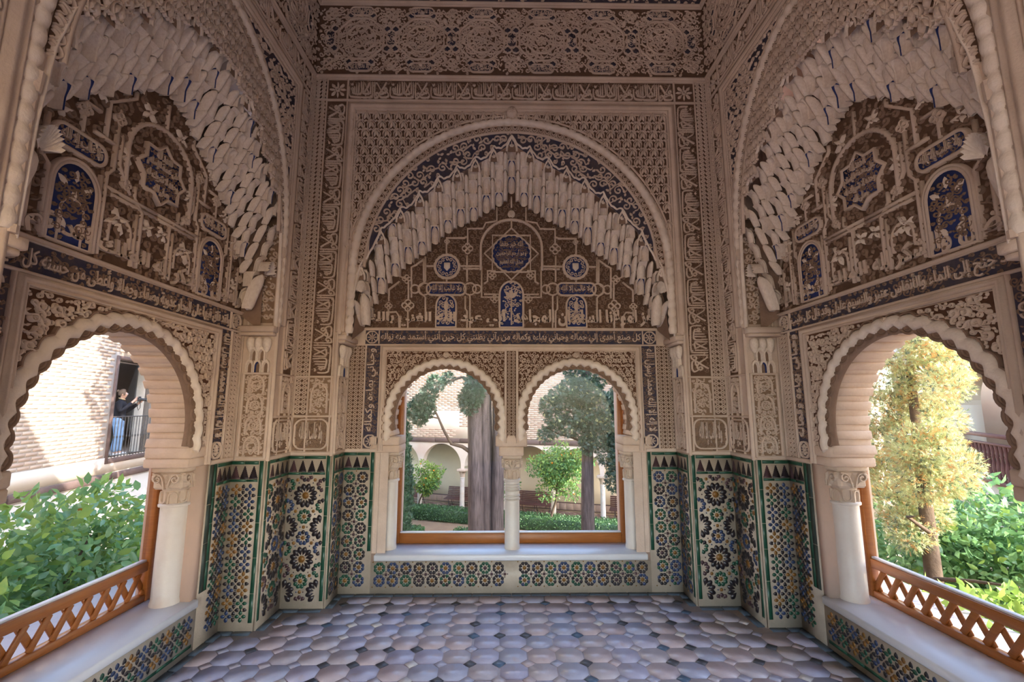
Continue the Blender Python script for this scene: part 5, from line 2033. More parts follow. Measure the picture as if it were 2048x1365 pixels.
# ------------------------------------------------------------------ the hall the viewer stands in (behind the camera)
mb = MB()
mb.box(-3.4, -3.0, -4.5, 1.16, -.2, .5)
mb.box(-3.4, -3.0, -4.5, 1.16, 3.1, 5.7)
mb.box(-3.4, -3.0, -1.9, -1.5, .5, 3.3)
mb.box(-3.4, -XF, .9, 1.16, -.2, 5.7)
o = mb.build('wall_hall_left', M_ST, kind='structure')
tag(o, 'plain stucco hall wall behind the viewer on the left', 'wall')
mb = MB()
mb.box(3.0, 3.4, -4.5, 1.16, -.2, .5)
mb.box(3.0, 3.4, -4.5, 1.16, 3.1, 5.7)
mb.box(3.0, 3.4, -1.9, -1.5, .5, 3.3)
mb.box(XF, 3.4, .9, 1.16, -.2, 5.7)
o = mb.build('wall_hall_right', M_ST, kind='structure')
tag(o, 'plain stucco hall wall behind the viewer on the right', 'wall')
mb = MB()
mb.box(-3.4, 3.4, -4.6, -4.5, 2.4, 5.7)
o = mb.build('wall_hall_back', M_ST, kind='structure')
tag(o, 'plain hall wall over the wide opening behind the viewer', 'wall')

# ------------------------------------------------------------------ sills, columns, wooden window frames
def sill(name, label, F, A, d0, d1, crack=None):
    mb = MB()
    mb.box(-A, A, .262, .312, d0, d1, 0, F, bev=.008)
    if crack:
        pass
    o = mb.build(name, M_SILL)
    return tag(o, label, 'window sill', kind='structure')


sill('trim_1', 'white marble sill of the paired window facing the viewer', F_BACK, 1.12, -.335, .05)
sill('trim_2', 'white marble sill under the left window', F_LEFT, .655, -.37, .035)
sill('trim_3', 'white marble sill under the right window', F_RIGHT, .655, -.37, .035)


def volutes(mb, c, r, z0, z1, m=0):
    """carved leaf scrolls round a capital block"""
    hw = r
    for k in range(4):
        a = k * PI / 2
        n = np.array([math.cos(a), math.sin(a), 0])
        t = np.array([-math.sin(a), math.cos(a), 0])
        f = Fr(np.array(c) + n * hw, t, (0, 0, 1), n)
        H = z1 - z0
        for sg in (-1, 1):
            p = scroll(sg * hw * .58, z0 + H * .62, H * .30, PI / 2 * (1 - sg), sg, 12)
            mb.stroke(p, H * .13, -.004, .016, m, f)
            p = smoothline(np.array([(sg * hw * .12, z0 + H * .04), (sg * hw * .20, z0 + H * .42), (sg * hw * .42, z0 + H * .82), (sg * hw * .9, z0 + H * .92)]), 10)
            mb.stroke(p, H * .12, -.004, .014, m, f)
            mb.leaf(sg * hw * .15, z0 + H * .12, PI / 2 - sg * .7, H * .5, H * .26, -.002, .013, m, f)
        mb.leaf(0, z0 + H * .3, PI / 2, H * .6, H * .26, -.002, .018, m, f)


def column(x, y, label, r=.066, z0=.312, rings=False, squash=1.0, zneck=.90, zcap=1.155, group=None):
    t = thing('marble_column', label, 'column', (x, y, z0), group)
    s = MB()
    prof = [(r * 1.06, z0), (r * 1.07, z0 + .012), (r * 1.0, z0 + .03), (r * .985, zneck - .03 if not rings else .70)]
    if rings:
        for zz in (.712, .722, .742, .752, .788, .798, .812, .822, .840):
            k = len(prof)
            prof += [(r * .98, zz - .0045), (r * 1.10, zz), (r * .98, zz + .0045)]
        prof = sorted(prof, key=lambda q: q[1])
        prof += [(r * .98, zneck - .03)]
    prof += [(r * .98, zneck - .014), (r * 1.15, zneck - .010), (r * 1.17, zneck + .002), (r * 1.02, zneck + .010)]
    s.lathe([(a, b) for a, b in prof], (x, y, 0), 28)
    s.build('shaft', M_MARB, t, smooth=40)
    c = MB()
    zm = zneck + .085
    c.lathe([(r * .92, zneck + .006), (r * .92, zm), (r * 1.15, zm + .02)], (x, y, 0), 20)
    for k in range(8):                                  # the looped meander of the lower capital
        a = (k + .5) * PI / 4
        f = Fr((x + r * .92 * math.cos(a), y + r * .92 * math.sin(a), 0), (-math.sin(a), math.cos(a), 0), (0, 0, 1))
        w = r * .30
        p = np.vstack([[(-w, zm - .004)], arc(0, zneck + .038, w, 180, 360, 7), [(w, zm - .004)]]) if k % 2 else np.vstack([[(w, zneck + .01)], arc(0, zm - .03, w, 0, 180, 7), [(-w, zneck + .01)]])
        c.stroke(p, .012, -.004, .010, 0, f)
    hw = r * 1.18
    zt = zcap - .03
    c.box(x - hw, x + hw, y - hw, y + hw, zm + .012, zt, 0, bev=.012)
    volutes(c, (x, y, 0), hw, zm + .012, zt)
    c.build('capital', M_CAP, t, smooth=35)
    a = MB()
    a.box(x - hw * 1.10, x + hw * 1.10, y - hw * 1.10, y + hw * 1.10, zt, zcap, 0, bev=.006)
    a.build('abacus', M_CAP, t)
    return t


column(0.008, 4.10, 'slim ringed marble column between the two arches facing the viewer', rings=True, r=.064, zneck=.88, zcap=1.09)
column(-1.045, 4.10, 'marble half column left of the paired window', r=.064, zneck=.88, zcap=1.12)
column(1.050, 4.10, 'marble half column right of the paired window', r=.064, zneck=.88, zcap=1.12)
column(-2.135, 3.02, 'weathered marble column at the far side of the left window', r=.076, zneck=.90, zcap=1.13)
column(2.135, 3.02, 'marble column with a carved capital at the far side of the right window', r=.076, zneck=.90, zcap=1.13)
column(-2.135, 1.765, 'marble column at the near side of the left window', r=.076, zneck=.90, zcap=1.13)
column(2.135, 1.765, 'marble column at the near side of the right window', r=.076, zneck=.90, zcap=1.13)


def impost(F, cu, w, d0, d1, z0, z1, root, flare=0.0):
    """moulded block between a capital and the foot of an arch"""
    mb = MB()
    mb.box(cu - w, cu + w, z0, z0 + (z1 - z0) * .45, d0, d1, 0, F, bev=.008)
    mb.box(cu - w - flare, cu + w + flare, z0 + (z1 - z0) * .45, z1, d0, d1 + .006, 0, F, bev=.01)
    mb.build('impost_block', M_ARCH, root)


for nm, lo in (('back', ((0.0, .105, .030), (-1.075, .125, .0), (1.075, .125, .0))), ('left', ((.565, .098, 0), (-.65, .098, 0))), ('right', ((.65, .098, 0), (-.565, .098, 0)))):
    b = BAYS[nm]
    for cu, w, fl in lo:
        d = .25 if nm == 'back' else .27
        z0 = 1.09 if cu == 0 else (1.12 if nm == 'back' else 1.13)
        impost(b['F'], cu, w, -d, .012, z0, 1.262 if cu == 0 else 1.255, b['root'], fl)
        # jamb behind the column, below the springing
        if cu != 0:
            j = MB()
            s = 1 if cu > 0 else -1
            A = b['A']
            e = 1.11 if nm == 'back' else (.674 if abs(cu) < .6 else .76)
            x0, x1 = sorted((s * (abs(cu) + (.035 if nm == 'back' else .045)), s * e))
            j.box(x0, x1, .31, 1.13, -.25 if nm == 'back' else -.205, .004, 0, b['F'])
            j.build('window_jamb', M_PLAST, b['root'])
    if nm == 'back':                                    # the pier between the two arches, above the column
        j = MB()
        j.box(-.105, .105, 1.23, 1.62, -.25, -.002, 0, b['F'])
        j.build('arch_pier', M_ARCH, b['root'])


def slat(mb, f, p0, p1, w, h0, h1):
    p0, p1 = np.array(p0), np.array(p1)
    d = p1 - p0
    L = np.linalg.norm(d)
    a = math.atan2(d[1], d[0])
    mb.box(0, L, -w / 2, w / 2, h0, h1, 0, f.sub(p0[0], p0[1], a), bev=.002)


def clipseg(p, d, x0, x1, z0, z1):
    t0, t1 = -9, 9
    for k, (a, b) in enumerate(((x0, x1), (z0, z1))):
        q0, q1 = sorted(((a - p[k]) / d[k], (b - p[k]) / d[k]))
        t0, t1 = max(t0, q0), min(t1, q1)
    return (t0, t1) if t1 > t0 + .02 else None


def wood_window(name, label, F, A, dep, ztop, lattice=True, z0=.312, rail=None):
    root = MB()
    root.box(-A, -A + .052, z0, ztop, dep - .055, dep, 0, F, bev=.004)
    w = root.build(name, M_WOOD, kind='structure')
    tag(w, label, 'window')
    def pc(nm, x0, x1, za, zb, d0, d1, m=M_WOOD, bev=.004):
        q = MB()
        q.box(x0, x1, za, zb, d0, d1, 0, F, bev=bev)
        return q.build(nm, m, w)
    pc('post', A - .052, A, z0, ztop, dep - .055, dep)
    pc('top_rail', -A, A, ztop - .05, ztop, dep - .05, dep - .004)
    zr = rail if rail else .50
    if lattice:
        pc('bottom_rail', -A + .052, A - .052, z0, z0 + .042, dep - .052, dep - .003)
        pc('middle_rail', -A + .052, A - .052, zr - .055, zr, dep - .052, dep - .003)
        za, zb = z0 + .042, zr - .055
        xa, xb = -A + .052, A - .052
        p = .112
        for lay, sg in ((0, 1), (1, -1)):
            n = int((xb - xa) / p) + 3
            for k in range(-2, n):
                x = xa + k * p + (.03 if lay else 0)
                d = (sg * .62, 1.0)
                r = clipseg((x, za), d, xa, xb, za, zb)
                if r is None:
                    continue
                q = MB()
                slat(q, F, (x + d[0] * r[0], za + d[1] * r[0]), (x + d[0] * r[1], za + d[1] * r[1]), .034, dep - .026 - lay * .012, dep - .014 - lay * .012)
                q.build('slat', M_WOOD, w)
    else:
        pc('bottom_rail', -A + .052, A - .052, z0, zr, dep - .052, dep - .003)
    pc('glazing_bead', -A + .052, A - .052, zr, zr + .012, dep - .046, dep - .016, M_ALU, .002)
    g = MB()
    rect(g, -A + .045, zr + .005, A - .045, ztop - .04, dep - .03, 0, F)
    g.build('pane', M_GLASS, w)
    return w


wood_window('window_1', 'cedar window frame with a lattice foot behind the left arch', F_LEFT, .675, -.275, 2.02, rail=.545)
wood_window('window_2', 'wide cedar window frame behind the paired arches', F_BACK, 1.035, -.262, 2.02, lattice=False, rail=.395)
wood_window('window_3', 'cedar window frame with a lattice foot behind the right arch', F_RIGHT, .675, -.275, 2.02, rail=.545)

# ------------------------------------------------------------------ the garden and the buildings round it
GZ = -3.9
mb = MB()
mb.box(-60, 60, -20, 80, GZ - .3, GZ - .02)
o = mb.build('ground', M_SOIL, kind='structure')
tag(o, 'bare earth of the garden beds', 'ground')


def rotf(o, ang):
    """vertical frame with origin o whose u points along heading ang (degrees from +X towards +Y)"""
    a = math.radians(ang)
    return Fr(o, (math.cos(a), math.sin(a), 0), (0, 0, 1))


def brick_wall(mb, root, f, u0, u1, z0, z1, L, H, inside, limit, seed, visible=None, name='brick', proud=.007):
    """courses of brick: the largest as single bricks, the rest joined"""
    rg = random.Random(seed)
    meshes = []
    for k in range(9):
        b = MB()
        b.poly([(-L / 2 + .008 + rg.uniform(0, .012), -H / 2 + .008), (L / 2 - .008 - rg.uniform(0, .012), -H / 2 + .008 + rg.uniform(0, .006)),
                (L / 2 - .008, H / 2 - .008), (-L / 2 + .008, H / 2 - .008 - rg.uniform(0, .006))], 0, proud, 0, inset=.006)
        meshes.append((b, b.mesh(name, M_BRICK[k % 3])))
    spots = []
    j = 0
    z = z0 + H / 2
    while z < z1:
        u = u0 + (L / 2 if j % 2 else 0)
        while u < u1:
            if inside(u, z) and inside(u - L * .45, z) and inside(u + L * .45, z):
                spots.append((u, z, rg.randrange(9), rg.uniform(-.012, .012), rg.uniform(-.004, .004)))
            u += L
        z += H
        j += 1
    if visible:
        spots.sort(key=visible)
    rest = MB()
    for k, (u, z, c, r, h) in enumerate(spots):
        ff = f.sub(u, z, r, h)
        if k < limit:
            inst(name, meshes[c][1], root, ff)
        else:
            i = rest.verts(np.vstack(meshes[c][0].v), ff)
            for a, m in meshes[c][0].f:
                rest.faces(a + i, c % 3)
    if rest.n:
        rest.build('brick_courses', M_BRICK, root, kind='stuff')


# ---- palace wing on the left, with the doorway the visitor stands in
LD = np.array([-.2, .98, 0]) / np.linalg.norm([-.2, .98])
FL2 = Fr((-8.8, 9.04, 0), LD, (0, 0, 1))               # u runs away from the viewer, n looks towards the room
d0, d1, dz0, dz1 = 1.80, 3.62, .34, 2.62               # the doorway
lw = MB()
for a, c, z0, z1 in ((-14, d0, GZ, 6.2), (d1, 14, GZ, 6.2), (d0, d1, GZ, dz0), (d0, d1, dz1, 6.2)):
    lw.box(a, c, z0, z1, -.5, 0, 0, FL2)
palace = lw.build('palace_wing', M_MORT)
tag(palace, 'long brick palace wing with a barred doorway, seen through the left window', 'building')
q = MB()
q.box(-14, 14, .02, .36, 0, .012, 0, FL2)
q.build('plaster_band', M_LIME, palace)
q = MB()
q.box(-14, 14, GZ, -.20, 0, .014, 0, FL2)
q.build('plaster_foot', M_LIME, palace)
q = MB()
for k in range(9):
    u = -12 + k * 2.8
    q.box(u, u + 2.78, -.16, .0, 0, .045, 0, FL2, bev=.02)
q.build('timber_beam', M_DWOOD, palace)
cam2 = np.array(cam.location)
brick_wall(None, palace, FL2, -13, 13.5, .37, 6.1, .29, .078, lambda u, z: not (d0 - .12 < u < d1 + .12 and z < dz1 + .14), 300, 5,
           visible=lambda s: abs(s[0] - 1.0) + .6 * abs(s[1] - 1.5))
# dark room behind the doorway
rm = MB()
rm.box(d0 - 1.5, d1 + 5.5, dz0 - .1, dz0, -3.4, -.02, 0, FL2)
rm.box(d0 - 1.5, d1 + 5.5, dz0 - .1, 3.4, -3.4, -3.3, 0, FL2)
rm.box(d1 + 5.4, d1 + 5.5, dz0, 3.4, -3.4, -.4, 0, FL2)
rm.box(d0 - 1.5, d1 + 5.5, 3.3, 3.4, -3.4, -.4, 0, FL2)
rm.build('passage', M_DARK, palace)
fm = MB()
fm.box(d0 - .09, d0, dz0 - .12, dz1 + .09, -.3, .03, 0, FL2, bev=.01)
fm.box(d1, d1 + .09, dz0 - .12, dz1 + .09, -.3, .03, 0, FL2, bev=.01)
fm.box(d0, d1, dz1, dz1 + .09, -.3, .03, 0, FL2, bev=.01)
fm.box(d0, d1, dz0 - .12, dz0, -.3, .03, 0, FL2, bev=.01)
fm.build('door_frame', M_DWOOD, palace)


def wpt(f, u, v, h=0.0):
    return f.map([(u, v, h)])[0]


rl = thing('iron_railing', 'thin iron railing across the palace doorway in front of the visitor', 'railing', wpt(FL2, (d0 + d1) / 2, dz0, .02))
q = MB()
q.tube([wpt(FL2, d0, dz0 + .94, .02), wpt(FL2, d1, dz0 + .94, .02)], .014, 6)
q.build('hand_rail', M_IRON, rl)
q = MB()
q.tube([wpt(FL2, d0, dz0 + .05, .02), wpt(FL2, d1, dz0 + .05, .02)], .012, 6)
q.build('foot_rail', M_IRON, rl)
n = 15
for k in range(1, n):
    u = d0 + (d1 - d0) * k / n
    q = MB()
    q.tube([wpt(FL2, u, dz0 + z, .02) for z in (0.0, .44, .45, .49, .50, .94)], [.008, .008, .016, .016, .008, .008], 6)
    q.build('bar', M_IRON, rl)

# ---- portico across the garden
PC = [np.array(p, float) for p in ((-9.3, 26.95, GZ), (-6.95, 26.15, GZ), (-4.63, 25.36, GZ), (-2.29, 24.52, GZ), (-.09, 23.6, GZ), (2.27, 22.75, GZ), (4.53, 22.15, GZ), (6.85, 21.3, GZ), (9.2, 20.45, GZ))]
pd = (PC[-1] - PC[0])
pang = math.degrees(math.atan2(pd[1], pd[0]))
FP = Fr(PC[3] * (1, 1, 0), (math.cos(math.radians(pang)), math.sin(math.radians(pang)), 0), (0, 0, 1))
us = [float(np.dot(p - PC[3], FP.u)) for p in PC]
COLH = 2.22
ztop_c = GZ + COLH
# arcade wall
aw = MB()
Z1 = -.36
for a, c in zip(us[:-1], us[1:]):
    r = (c - a) / 2 - .10
    m = (a + c) / 2
    pts = arc(m, ztop_c + .12, r, 0, 180, 25)
    for p, q_ in zip(pts[:-1], pts[1:]):
        i = aw.verts([(q_[0], q_[1], 0), (p[0], p[1], 0), (p[0], Z1, 0), (q_[0], Z1, 0)], FP)
        aw.faces([np.arange(4) + i], 0)
        i = aw.verts([(p[0], p[1], 0), (q_[0], q_[1], 0), (q_[0], q_[1], -.42), (p[0], p[1], -.42)], FP)
        aw.faces([np.arange(4) + i], 0)
    for x0, x1 in ((a, a + .10), (c - .10, c)):
        i = aw.verts([(x0, ztop_c, 0), (x1, ztop_c, 0), (x1, Z1, 0), (x0, Z1, 0)], FP)
        aw.faces([np.arange(4) + i], 0)
aw.box(us[0] - 2, us[-1] + 2, Z1, 9.5, -.45, -.02, 1, FP)
arcade = aw.build('portico', [M_LIME, M_MORT])
tag(arcade, 'whitewashed arcade with a brick storey above, across the garden', 'building')
q = MB()
for k in range(14):
    u = us[0] + k * 1.45
    q.box(u, u + 1.44, -.36, -.13, -.02, .05, 0, FP, bev=.02)
q.build('timber_beam', M_DWOOD, arcade)
q = MB()
q.box(us[0] - 2, us[4] + .8, -.13, 1.55, -.02, .006, 0, FP)
q.build('plaster_field', M_LIME, arcade)
brick_wall(None, arcade, FP, us[0] - 2, us[-1] + 2, -.10, 9.2, .36, .095, lambda u, z: not (-2.2 < u + .25 * z < -.1 and .35 < z < 1.35) and not (-.3 < u < 1.2 and z < .5), 300, 9,
           visible=lambda s: abs(s[0] + .6) + .8 * abs(s[1] - 1.3), proud=.013)
# back wall, floor and roof of the portico
q = MB()
q.box(us[0] - 2, us[-1] + 2, GZ, Z1, -2.3, -2.1, 0, FP)
q.build('back_wall', M_CREAM, arcade)
q = MB()
q.box(us[0] - 2, us[-1] + 2, Z1 - .1, Z1, -2.2, -.02, 0, FP)
q.build('portico_ceiling', M_DWOOD, arcade)
q = MB()
q.box(us[0] - 2, us[-1] + 2, GZ + .42, GZ + .47, -2.1, -2.085, 0, FP)
q.box(us[0] - 2, us[-1] + 2, GZ + .05, GZ + .09, -2.1, -2.085, 0, FP)
q.build('dark_line', M_DWOOD, arcade)
q = MB()
for k in range(60):
    u = us[0] - 2 + k * .38
    q.box(u + .01, u + .37, GZ + .09, GZ + .42, -2.1, -2.088, 0, FP, bev=.005)
q.build('clay_dado', M_BRICK[0], arcade, kind='stuff')
pv = MB()
rg = random.Random(4)
for j in range(26):
    for i in range(110):
        u, v = us[0] - 2 + i * .20, -2.05 + j * .105
        if v > .75:
            continue
        pv.box(u + .006 + .1 * (j % 2), u + .194 + .1 * (j % 2), v, v + .097, GZ - .03, GZ + .012 + rg.uniform(-.003, .003), rg.randrange(3),
               Fr(FP.o * (1, 1, 0), FP.u, -np.array(FP.n), (0, 0, 1)) if False else Fr((FP.o[0], FP.o[1], 0), FP.u, FP.n, (0, 0, 1)))
pav = pv.build('pavement', [M_PAVE, M_BRICK[0], M_PAVE], kind='structure')
tag(pav, 'brick paving along the garden arcade', 'pavement')
for k, p in enumerate(PC):
    t = thing('portico_column', 'white marble column of the garden arcade, %s' % (
        'far left end', 'second from the left end', 'behind the left orange tree', 'with a bench behind it', 'hidden by the twin cypress trunks', 'beside the big orange tree trunk',
        'right of the grey cypress trunk', 'second from the right end', 'far right end')[k], 'column', p, 'columns of the garden arcade')
    s = MB()
    s.lathe([(.16, 0), (.16, .05), (.125, .09), (.115, 1.75), (.13, 1.76), (.13, 1.79), (.115, 1.80)], p, 16)
    s.build('shaft', M_MARB, t, smooth=40)
    c = MB()
    c.lathe([(.115, 1.80), (.12, 1.92), (.17, 2.02), (.20, 2.10)], p, 12)
    c.box(-.24, .24, -.24, .24, 2.10, 2.22, 0, Fr(p, FP.u, np.cross((0, 0, 1), FP.u), (0, 0, 1)), bev=.02)
    c.build('capital', M_CAP, t, smooth=35)


def bench(u, w, label):
    o = FP.o + u * FP.u - 1.35 * FP.n
    t = thing('garden_bench', label, 'bench', (o[0], o[1], GZ), 'slatted benches under the arcade')
    f = Fr((o[0], o[1], GZ), FP.u, (0, 0, 1))
    for k in range(6):
        q = MB()
        q.box(-w / 2, w / 2, .42 + .01 * k, .455 + .01 * k, .30 - k * .085, .37 - k * .085, 0, f, bev=.006)
        q.build('seat_slat', M_BENCH, t)
    for k in range(6):
        q = MB()
        q.box(-w / 2, w / 2, .52 + k * .085, .59 + k * .085, -.16 - k * .03, -.13 - k * .03, 0, f, bev=.006)
        q.build('back_slat', M_BENCH, t)
    for x in (-w * .38, 0, w * .38):
        q = MB()
        pts = [f.map([(x, z, h)])[0] for z, h in ((0, .30), (.2, .22), (.41, .30))]
        q.tube(pts, .02, 6)
        pts = [f.map([(x, z, h)])[0] for z, h in ((0, -.28), (.25, -.14), (.45, -.12), (1.0, -.33))]
        q.tube(pts, .02, 6)
        q.build('leg', M_IRON, t)
    return t


M_BENCH = mat('bench_slats', (0.10, 0.045, 0.04), 0.5, (0.14, 0.065, 0.055), scale=10, amt=0.6)
bench(us[2] - 1.25, 1.7, 'dark slatted bench behind the dark pointed cypress')
bench((us[2] + us[3]) / 2 + .72, 2.1, 'dark slatted bench behind the second white column')
bench((us[4] + us[5]) / 2 - .05, 2.1, 'dark slatted bench right of the ringed window column')
bench(us[6] + 1.2, 2.1, 'dark slatted bench at the right edge of the paired window')
M_STONE = mat('pale_stone', (0.60, 0.52, 0.46), 0.9)
q = MB()
p = wpt(FP, us[5] + 1.3, 0, -.3)
q.lathe([(.02, 0), (.13, .01), (.22, .05), (.25, .075), (.22, .08), (.04, .05)], (p[0], p[1], GZ + .01), 18)
o = q.build('stone_basin', M_STONE)
tag(o, 'small round stone basin on the brick paving by the grey cypress trunk', 'basin')
# shuttered opening in the tall wing left of the arcade
wg = MB()
fw = rotf((-5.35, 22.2, 0), 90 - 4)
wg.box(-8, 3.0, GZ, 9.5, -.6, 0, 0, Fr((-5.45, 22.2, 0), (0, 1, 0), (0, 0, 1)))
wing = wg.build('corner_wing', M_LIME)
tag(wing, 'narrow building corner with dark shutters beyond the pointed cypress', 'building')
fs = Fr((-5.44, 22.2, 0), (0, 1, 0), (0, 0, 1))
q = MB()
q.box(-.9, 1.6, .2, 2.5, 0, .05, 0, fs, bev=.01)
q.build('shutter', M_DWOOD, wing)
q = MB()
for k in range(9):
    q.box(-.9 + k * .3, -.86 + k * .3, -.2, 1.1, .06, .1, 0, fs)
q.box(-.9, 1.6, 1.08, 1.13, .06, .1, 0, fs)
q.build('balcony_bars', M_IRON, wing)

# ---- wing on the right: arch, balustrade, carved chest
RD = np.array([.5, .87, 0]) / np.linalg.norm([.5, .87])
FRR = Fr((9, 8.4, 0), -RD, (0, 0, 1))                   # u towards the viewer's right, n towards the room
rw = MB()
r0, r1, rsp = -1.72, .62, 1.55                          # arch opening along u
mid, rr = (r0 + r1) / 2, (r1 - r0) / 2
for a, c, z0, z1 in ((-4.2, r0, GZ, 3.2), (r1, 3, GZ, 3.2), (r0, r1, GZ, .05)):
    rw.box(a, c, z0, z1, -.35, 0, 0, FRR)
pts = arc(mid, rsp, rr, 0, 180, 25, ry=.78)
for p, q_ in zip(pts[:-1], pts[1:]):
    for h, fl in ((0, False), (-.35, True)):
        i = rw.verts([(q_[0], q_[1], h), (p[0], p[1], h), (p[0], 3.2, h), (q_[0], 3.2, h)], FRR)
        rw.faces([np.arange(4) + i], 0)
    i = rw.verts([(p[0], p[1], 0), (q_[0], q_[1], 0), (q_[0], q_[1], -.35), (p[0], p[1], -.35)], FRR)
    rw.faces([np.arange(4) + i], 0)
wing_r = rw.build('gallery_wing', M_CREAM)
tag(wing_r, 'ochre gallery with a wide arch and balcony, seen through the right window', 'building')
q = MB()
q.box(r0 - 1.6, r1 + 1.6, 0, 3.2, -2.0, -1.9, 0, FRR)
q.box(r0 - 1.7, r0 - 1.6, 0, 3.2, -2.0, -.35, 0, FRR)
q.box(r1 + 1.6, r1 + 1.7, 0, 3.2, -2.0, -.35, 0, FRR)
q.box(r0 - 1.7, r1 + 1.7, -.05, .05, -2.0, -.1, 0, FRR)
q.build('gallery_room', M_LIME, wing_r)
q = MB()
for k in range(4):
    q.box(-4.2, 3, 3.2 + k * .09, 3.28 + k * .09, -.4, .10 + k * .12, 0, FRR, bev=.01)
q.build('stepped_eave', M_ROOF, wing_r)
q = MB()
q.box(-4.2, 3, 2.40, 3.2, 0, .012, 0, FRR)
q.build('ochre_band', M_OCHRE, wing_r)
bl = thing('balustrade', 'dark red turned wood balustrade across the gallery arch', 'railing', wpt(FRR, mid, .05, .05))
q = MB()
q.box(r0 - .05, r1 + .25, .94, 1.01, -.01, .10, 0, FRR, bev=.012)
q.build('hand_rail', M_BAL if 'M_BAL' in globals() else M_DWOOD, bl)
M_BAL = mat('balustrade_wood', (0.12, 0.05, 0.042), 0.55, (0.17, 0.07, 0.06), scale=8, amt=0.6)
bl.children[0].data.materials[0] = M_BAL
q = MB()
q.box(r0 - .05, r1 + .25, .80, .84, .01, .08, 0, FRR, bev=.008)
q.build('under_rail', M_BAL, bl)
q = MB()
q.box(r0 - .05, r1 + .25, .08, .16, .0, .09, 0, FRR, bev=.01)
q.build('foot_rail', M_BAL, bl)
for k in range(14):
    u = r0 + .05 + k * .185
    p = wpt(FRR, u, 0, .045)
    q = MB()
    q.lathe([(.035, .16), (.035, .22), (.022, .25), (.042, .36), (.03, .48), (.02, .56), (.034, .60), (.022, .64), (.03, .72), (.035, .80)], (p[0], p[1], 0), 8)
    q.build('baluster', M_BAL, bl, smooth=40)
q = MB()
q.box(r1 + .12, r1 + .22, .05, 1.25, -.01, .09, 0, FRR, bev=.012)
q.build('end_post', M_BAL, bl)
for lab, ua, ub, hh in (('carved dark wooden settle with a row of turned spindles behind the balustrade', r0 - .30, r0 + .92, 1.16),
                        ('carved dark wooden settle with a curved crest nearer the end of the gallery', r0 + 1.0, r1 + .12, 1.10)):
    st = thing('carved_settle', lab, 'bench', wpt(FRR, (ua + ub) / 2, .05, -1.6), 'settles in the gallery')
    q = MB()
    q.box(ua, ub, .05, .50, -1.85, -1.35, 0, FRR, bev=.02)
    q.build('seat_box', M_DWOOD, st)
    q = MB()
    xs = np.linspace(ua, ub, 33)
    t = (xs - ua) / (ub - ua)
    zz = hh + .05 * np.sin(t * PI * 5) * (1 - t * .3) + .07 * np.sin(PI * t)
    o = np.vstack([[(ua, .5), (ub, .5)], np.c_[xs, zz][::-1]])
    q.poly(o, -1.88, -1.82, 0, FRR)
    q.stroke(np.c_[xs, zz - .03], .03, -1.82, -1.79, 0, FRR)
    q.build('back', M_DWOOD, st)
    for k in range(5):
        q = MB()
        u = ua + (ub - ua) * (k + 1.2) / 6.4
        p = wpt(FRR, u, 0, -1.79)
        q.lathe([(.02, .82), (.035, .88), (.02, .96), (.03, 1.0)], (p[0], p[1], 0), 8)
        q.build('spindle', M_DWOOD, st)


# ------------------------------------------------------------------ plants
def rand_rot(k, rg, up=None, spread=PI):
    """random frames, optionally with the leaf's length axis leaning outwards"""
    z = rg.normal(size=(k, 3))
    z /= np.linalg.norm(z, axis=1, keepdims=True)
    x = rg.normal(size=(k, 3)) if up is None else up + rg.normal(size=(k, 3)) * spread
    x -= z * (x * z).sum(1, keepdims=True)
    x /= np.linalg.norm(x, axis=1, keepdims=True) + 1e-9
    y = np.cross(z, x)
    return np.stack([x, y, z], -1)


LEAFV = np.array([(0, 0, 0), (.22, .20, .05), (.55, .24, .06), (1, 0, -.10), (.55, -.24, .06), (.22, -.20, .05), (.25, 0, 0), (.6, 0, -.01)])
LEAFF = [(0, 6, 1), (0, 5, 6), (1, 6, 7, 2), (6, 5, 4, 7), (2, 7, 3), (7, 4, 3)]
QLEAFV = np.array([(0, 0, 0), (.5, .27, .04), (1, 0, -.05), (.5, -.27, .04)])
QLEAFF = [(0, 3, 2, 1)]
SPRAYV = np.array([(0, 0, 0), (.50, .075, .01), (1, 0, .02), (.50, -.075, .01), (.08, .03, 0), (.36, .24, .03), (.58, .36, .05), (.42, .09, .02),
                   (.08, -.03, 0), (.42, -.09, -.02), (.58, -.36, -.05), (.36, -.24, -.03), (.40, .02, 0), (.68, .18, .03), (.90, .27, .05), (.74, .05, .02),
                   (.40, -.02, 0), (.74, -.05, -.02), (.90, -.27, -.05), (.68, -.18, -.03)])
SPRAYN = np.array([(0, 0, 0), (.55, .055, .01), (1, 0, .02), (.55, -.055, .01), (.12, .03, 0), (.42, .19, .03), (.58, .34, .05), (.36, .10, .02),
                   (.12, -.03, 0), (.36, -.10, -.02), (.58, -.34, -.05), (.42, -.19, -.03), (.42, .02, 0), (.74, .15, .03), (.90, .25, .05), (.70, .07, .02),
                   (.42, -.02, 0), (.70, -.07, -.02), (.90, -.25, -.05), (.74, -.15, -.03)])
SPRAYF = [(0, 3, 2, 1), (4, 7, 6, 5), (8, 11, 10, 9), (12, 15, 14, 13), (16, 19, 18, 17)]


def leafmesh(name, size, m):
    b = MB()
    b.scatter(LEAFV, LEAFF, np.eye(3)[None] * size, np.zeros((1, 3)))
    return b.mesh(name, m)


def crown_points(k, rg, blobs):
    """points on and near the surface of a bunch of balls: (x, y, z, radius)"""
    B = np.array(blobs, float)
    w = B[:, 3] ** 2
    idx = rg.choice(len(B), k, p=w / w.sum())
    d = rg.normal(size=(k, 3))
    d /= np.linalg.norm(d, axis=1, keepdims=True)
    r = B[idx, 3] * (1 - .45 * rg.random(k) ** 2)
    return B[idx, :3] + d * r[:, None], d


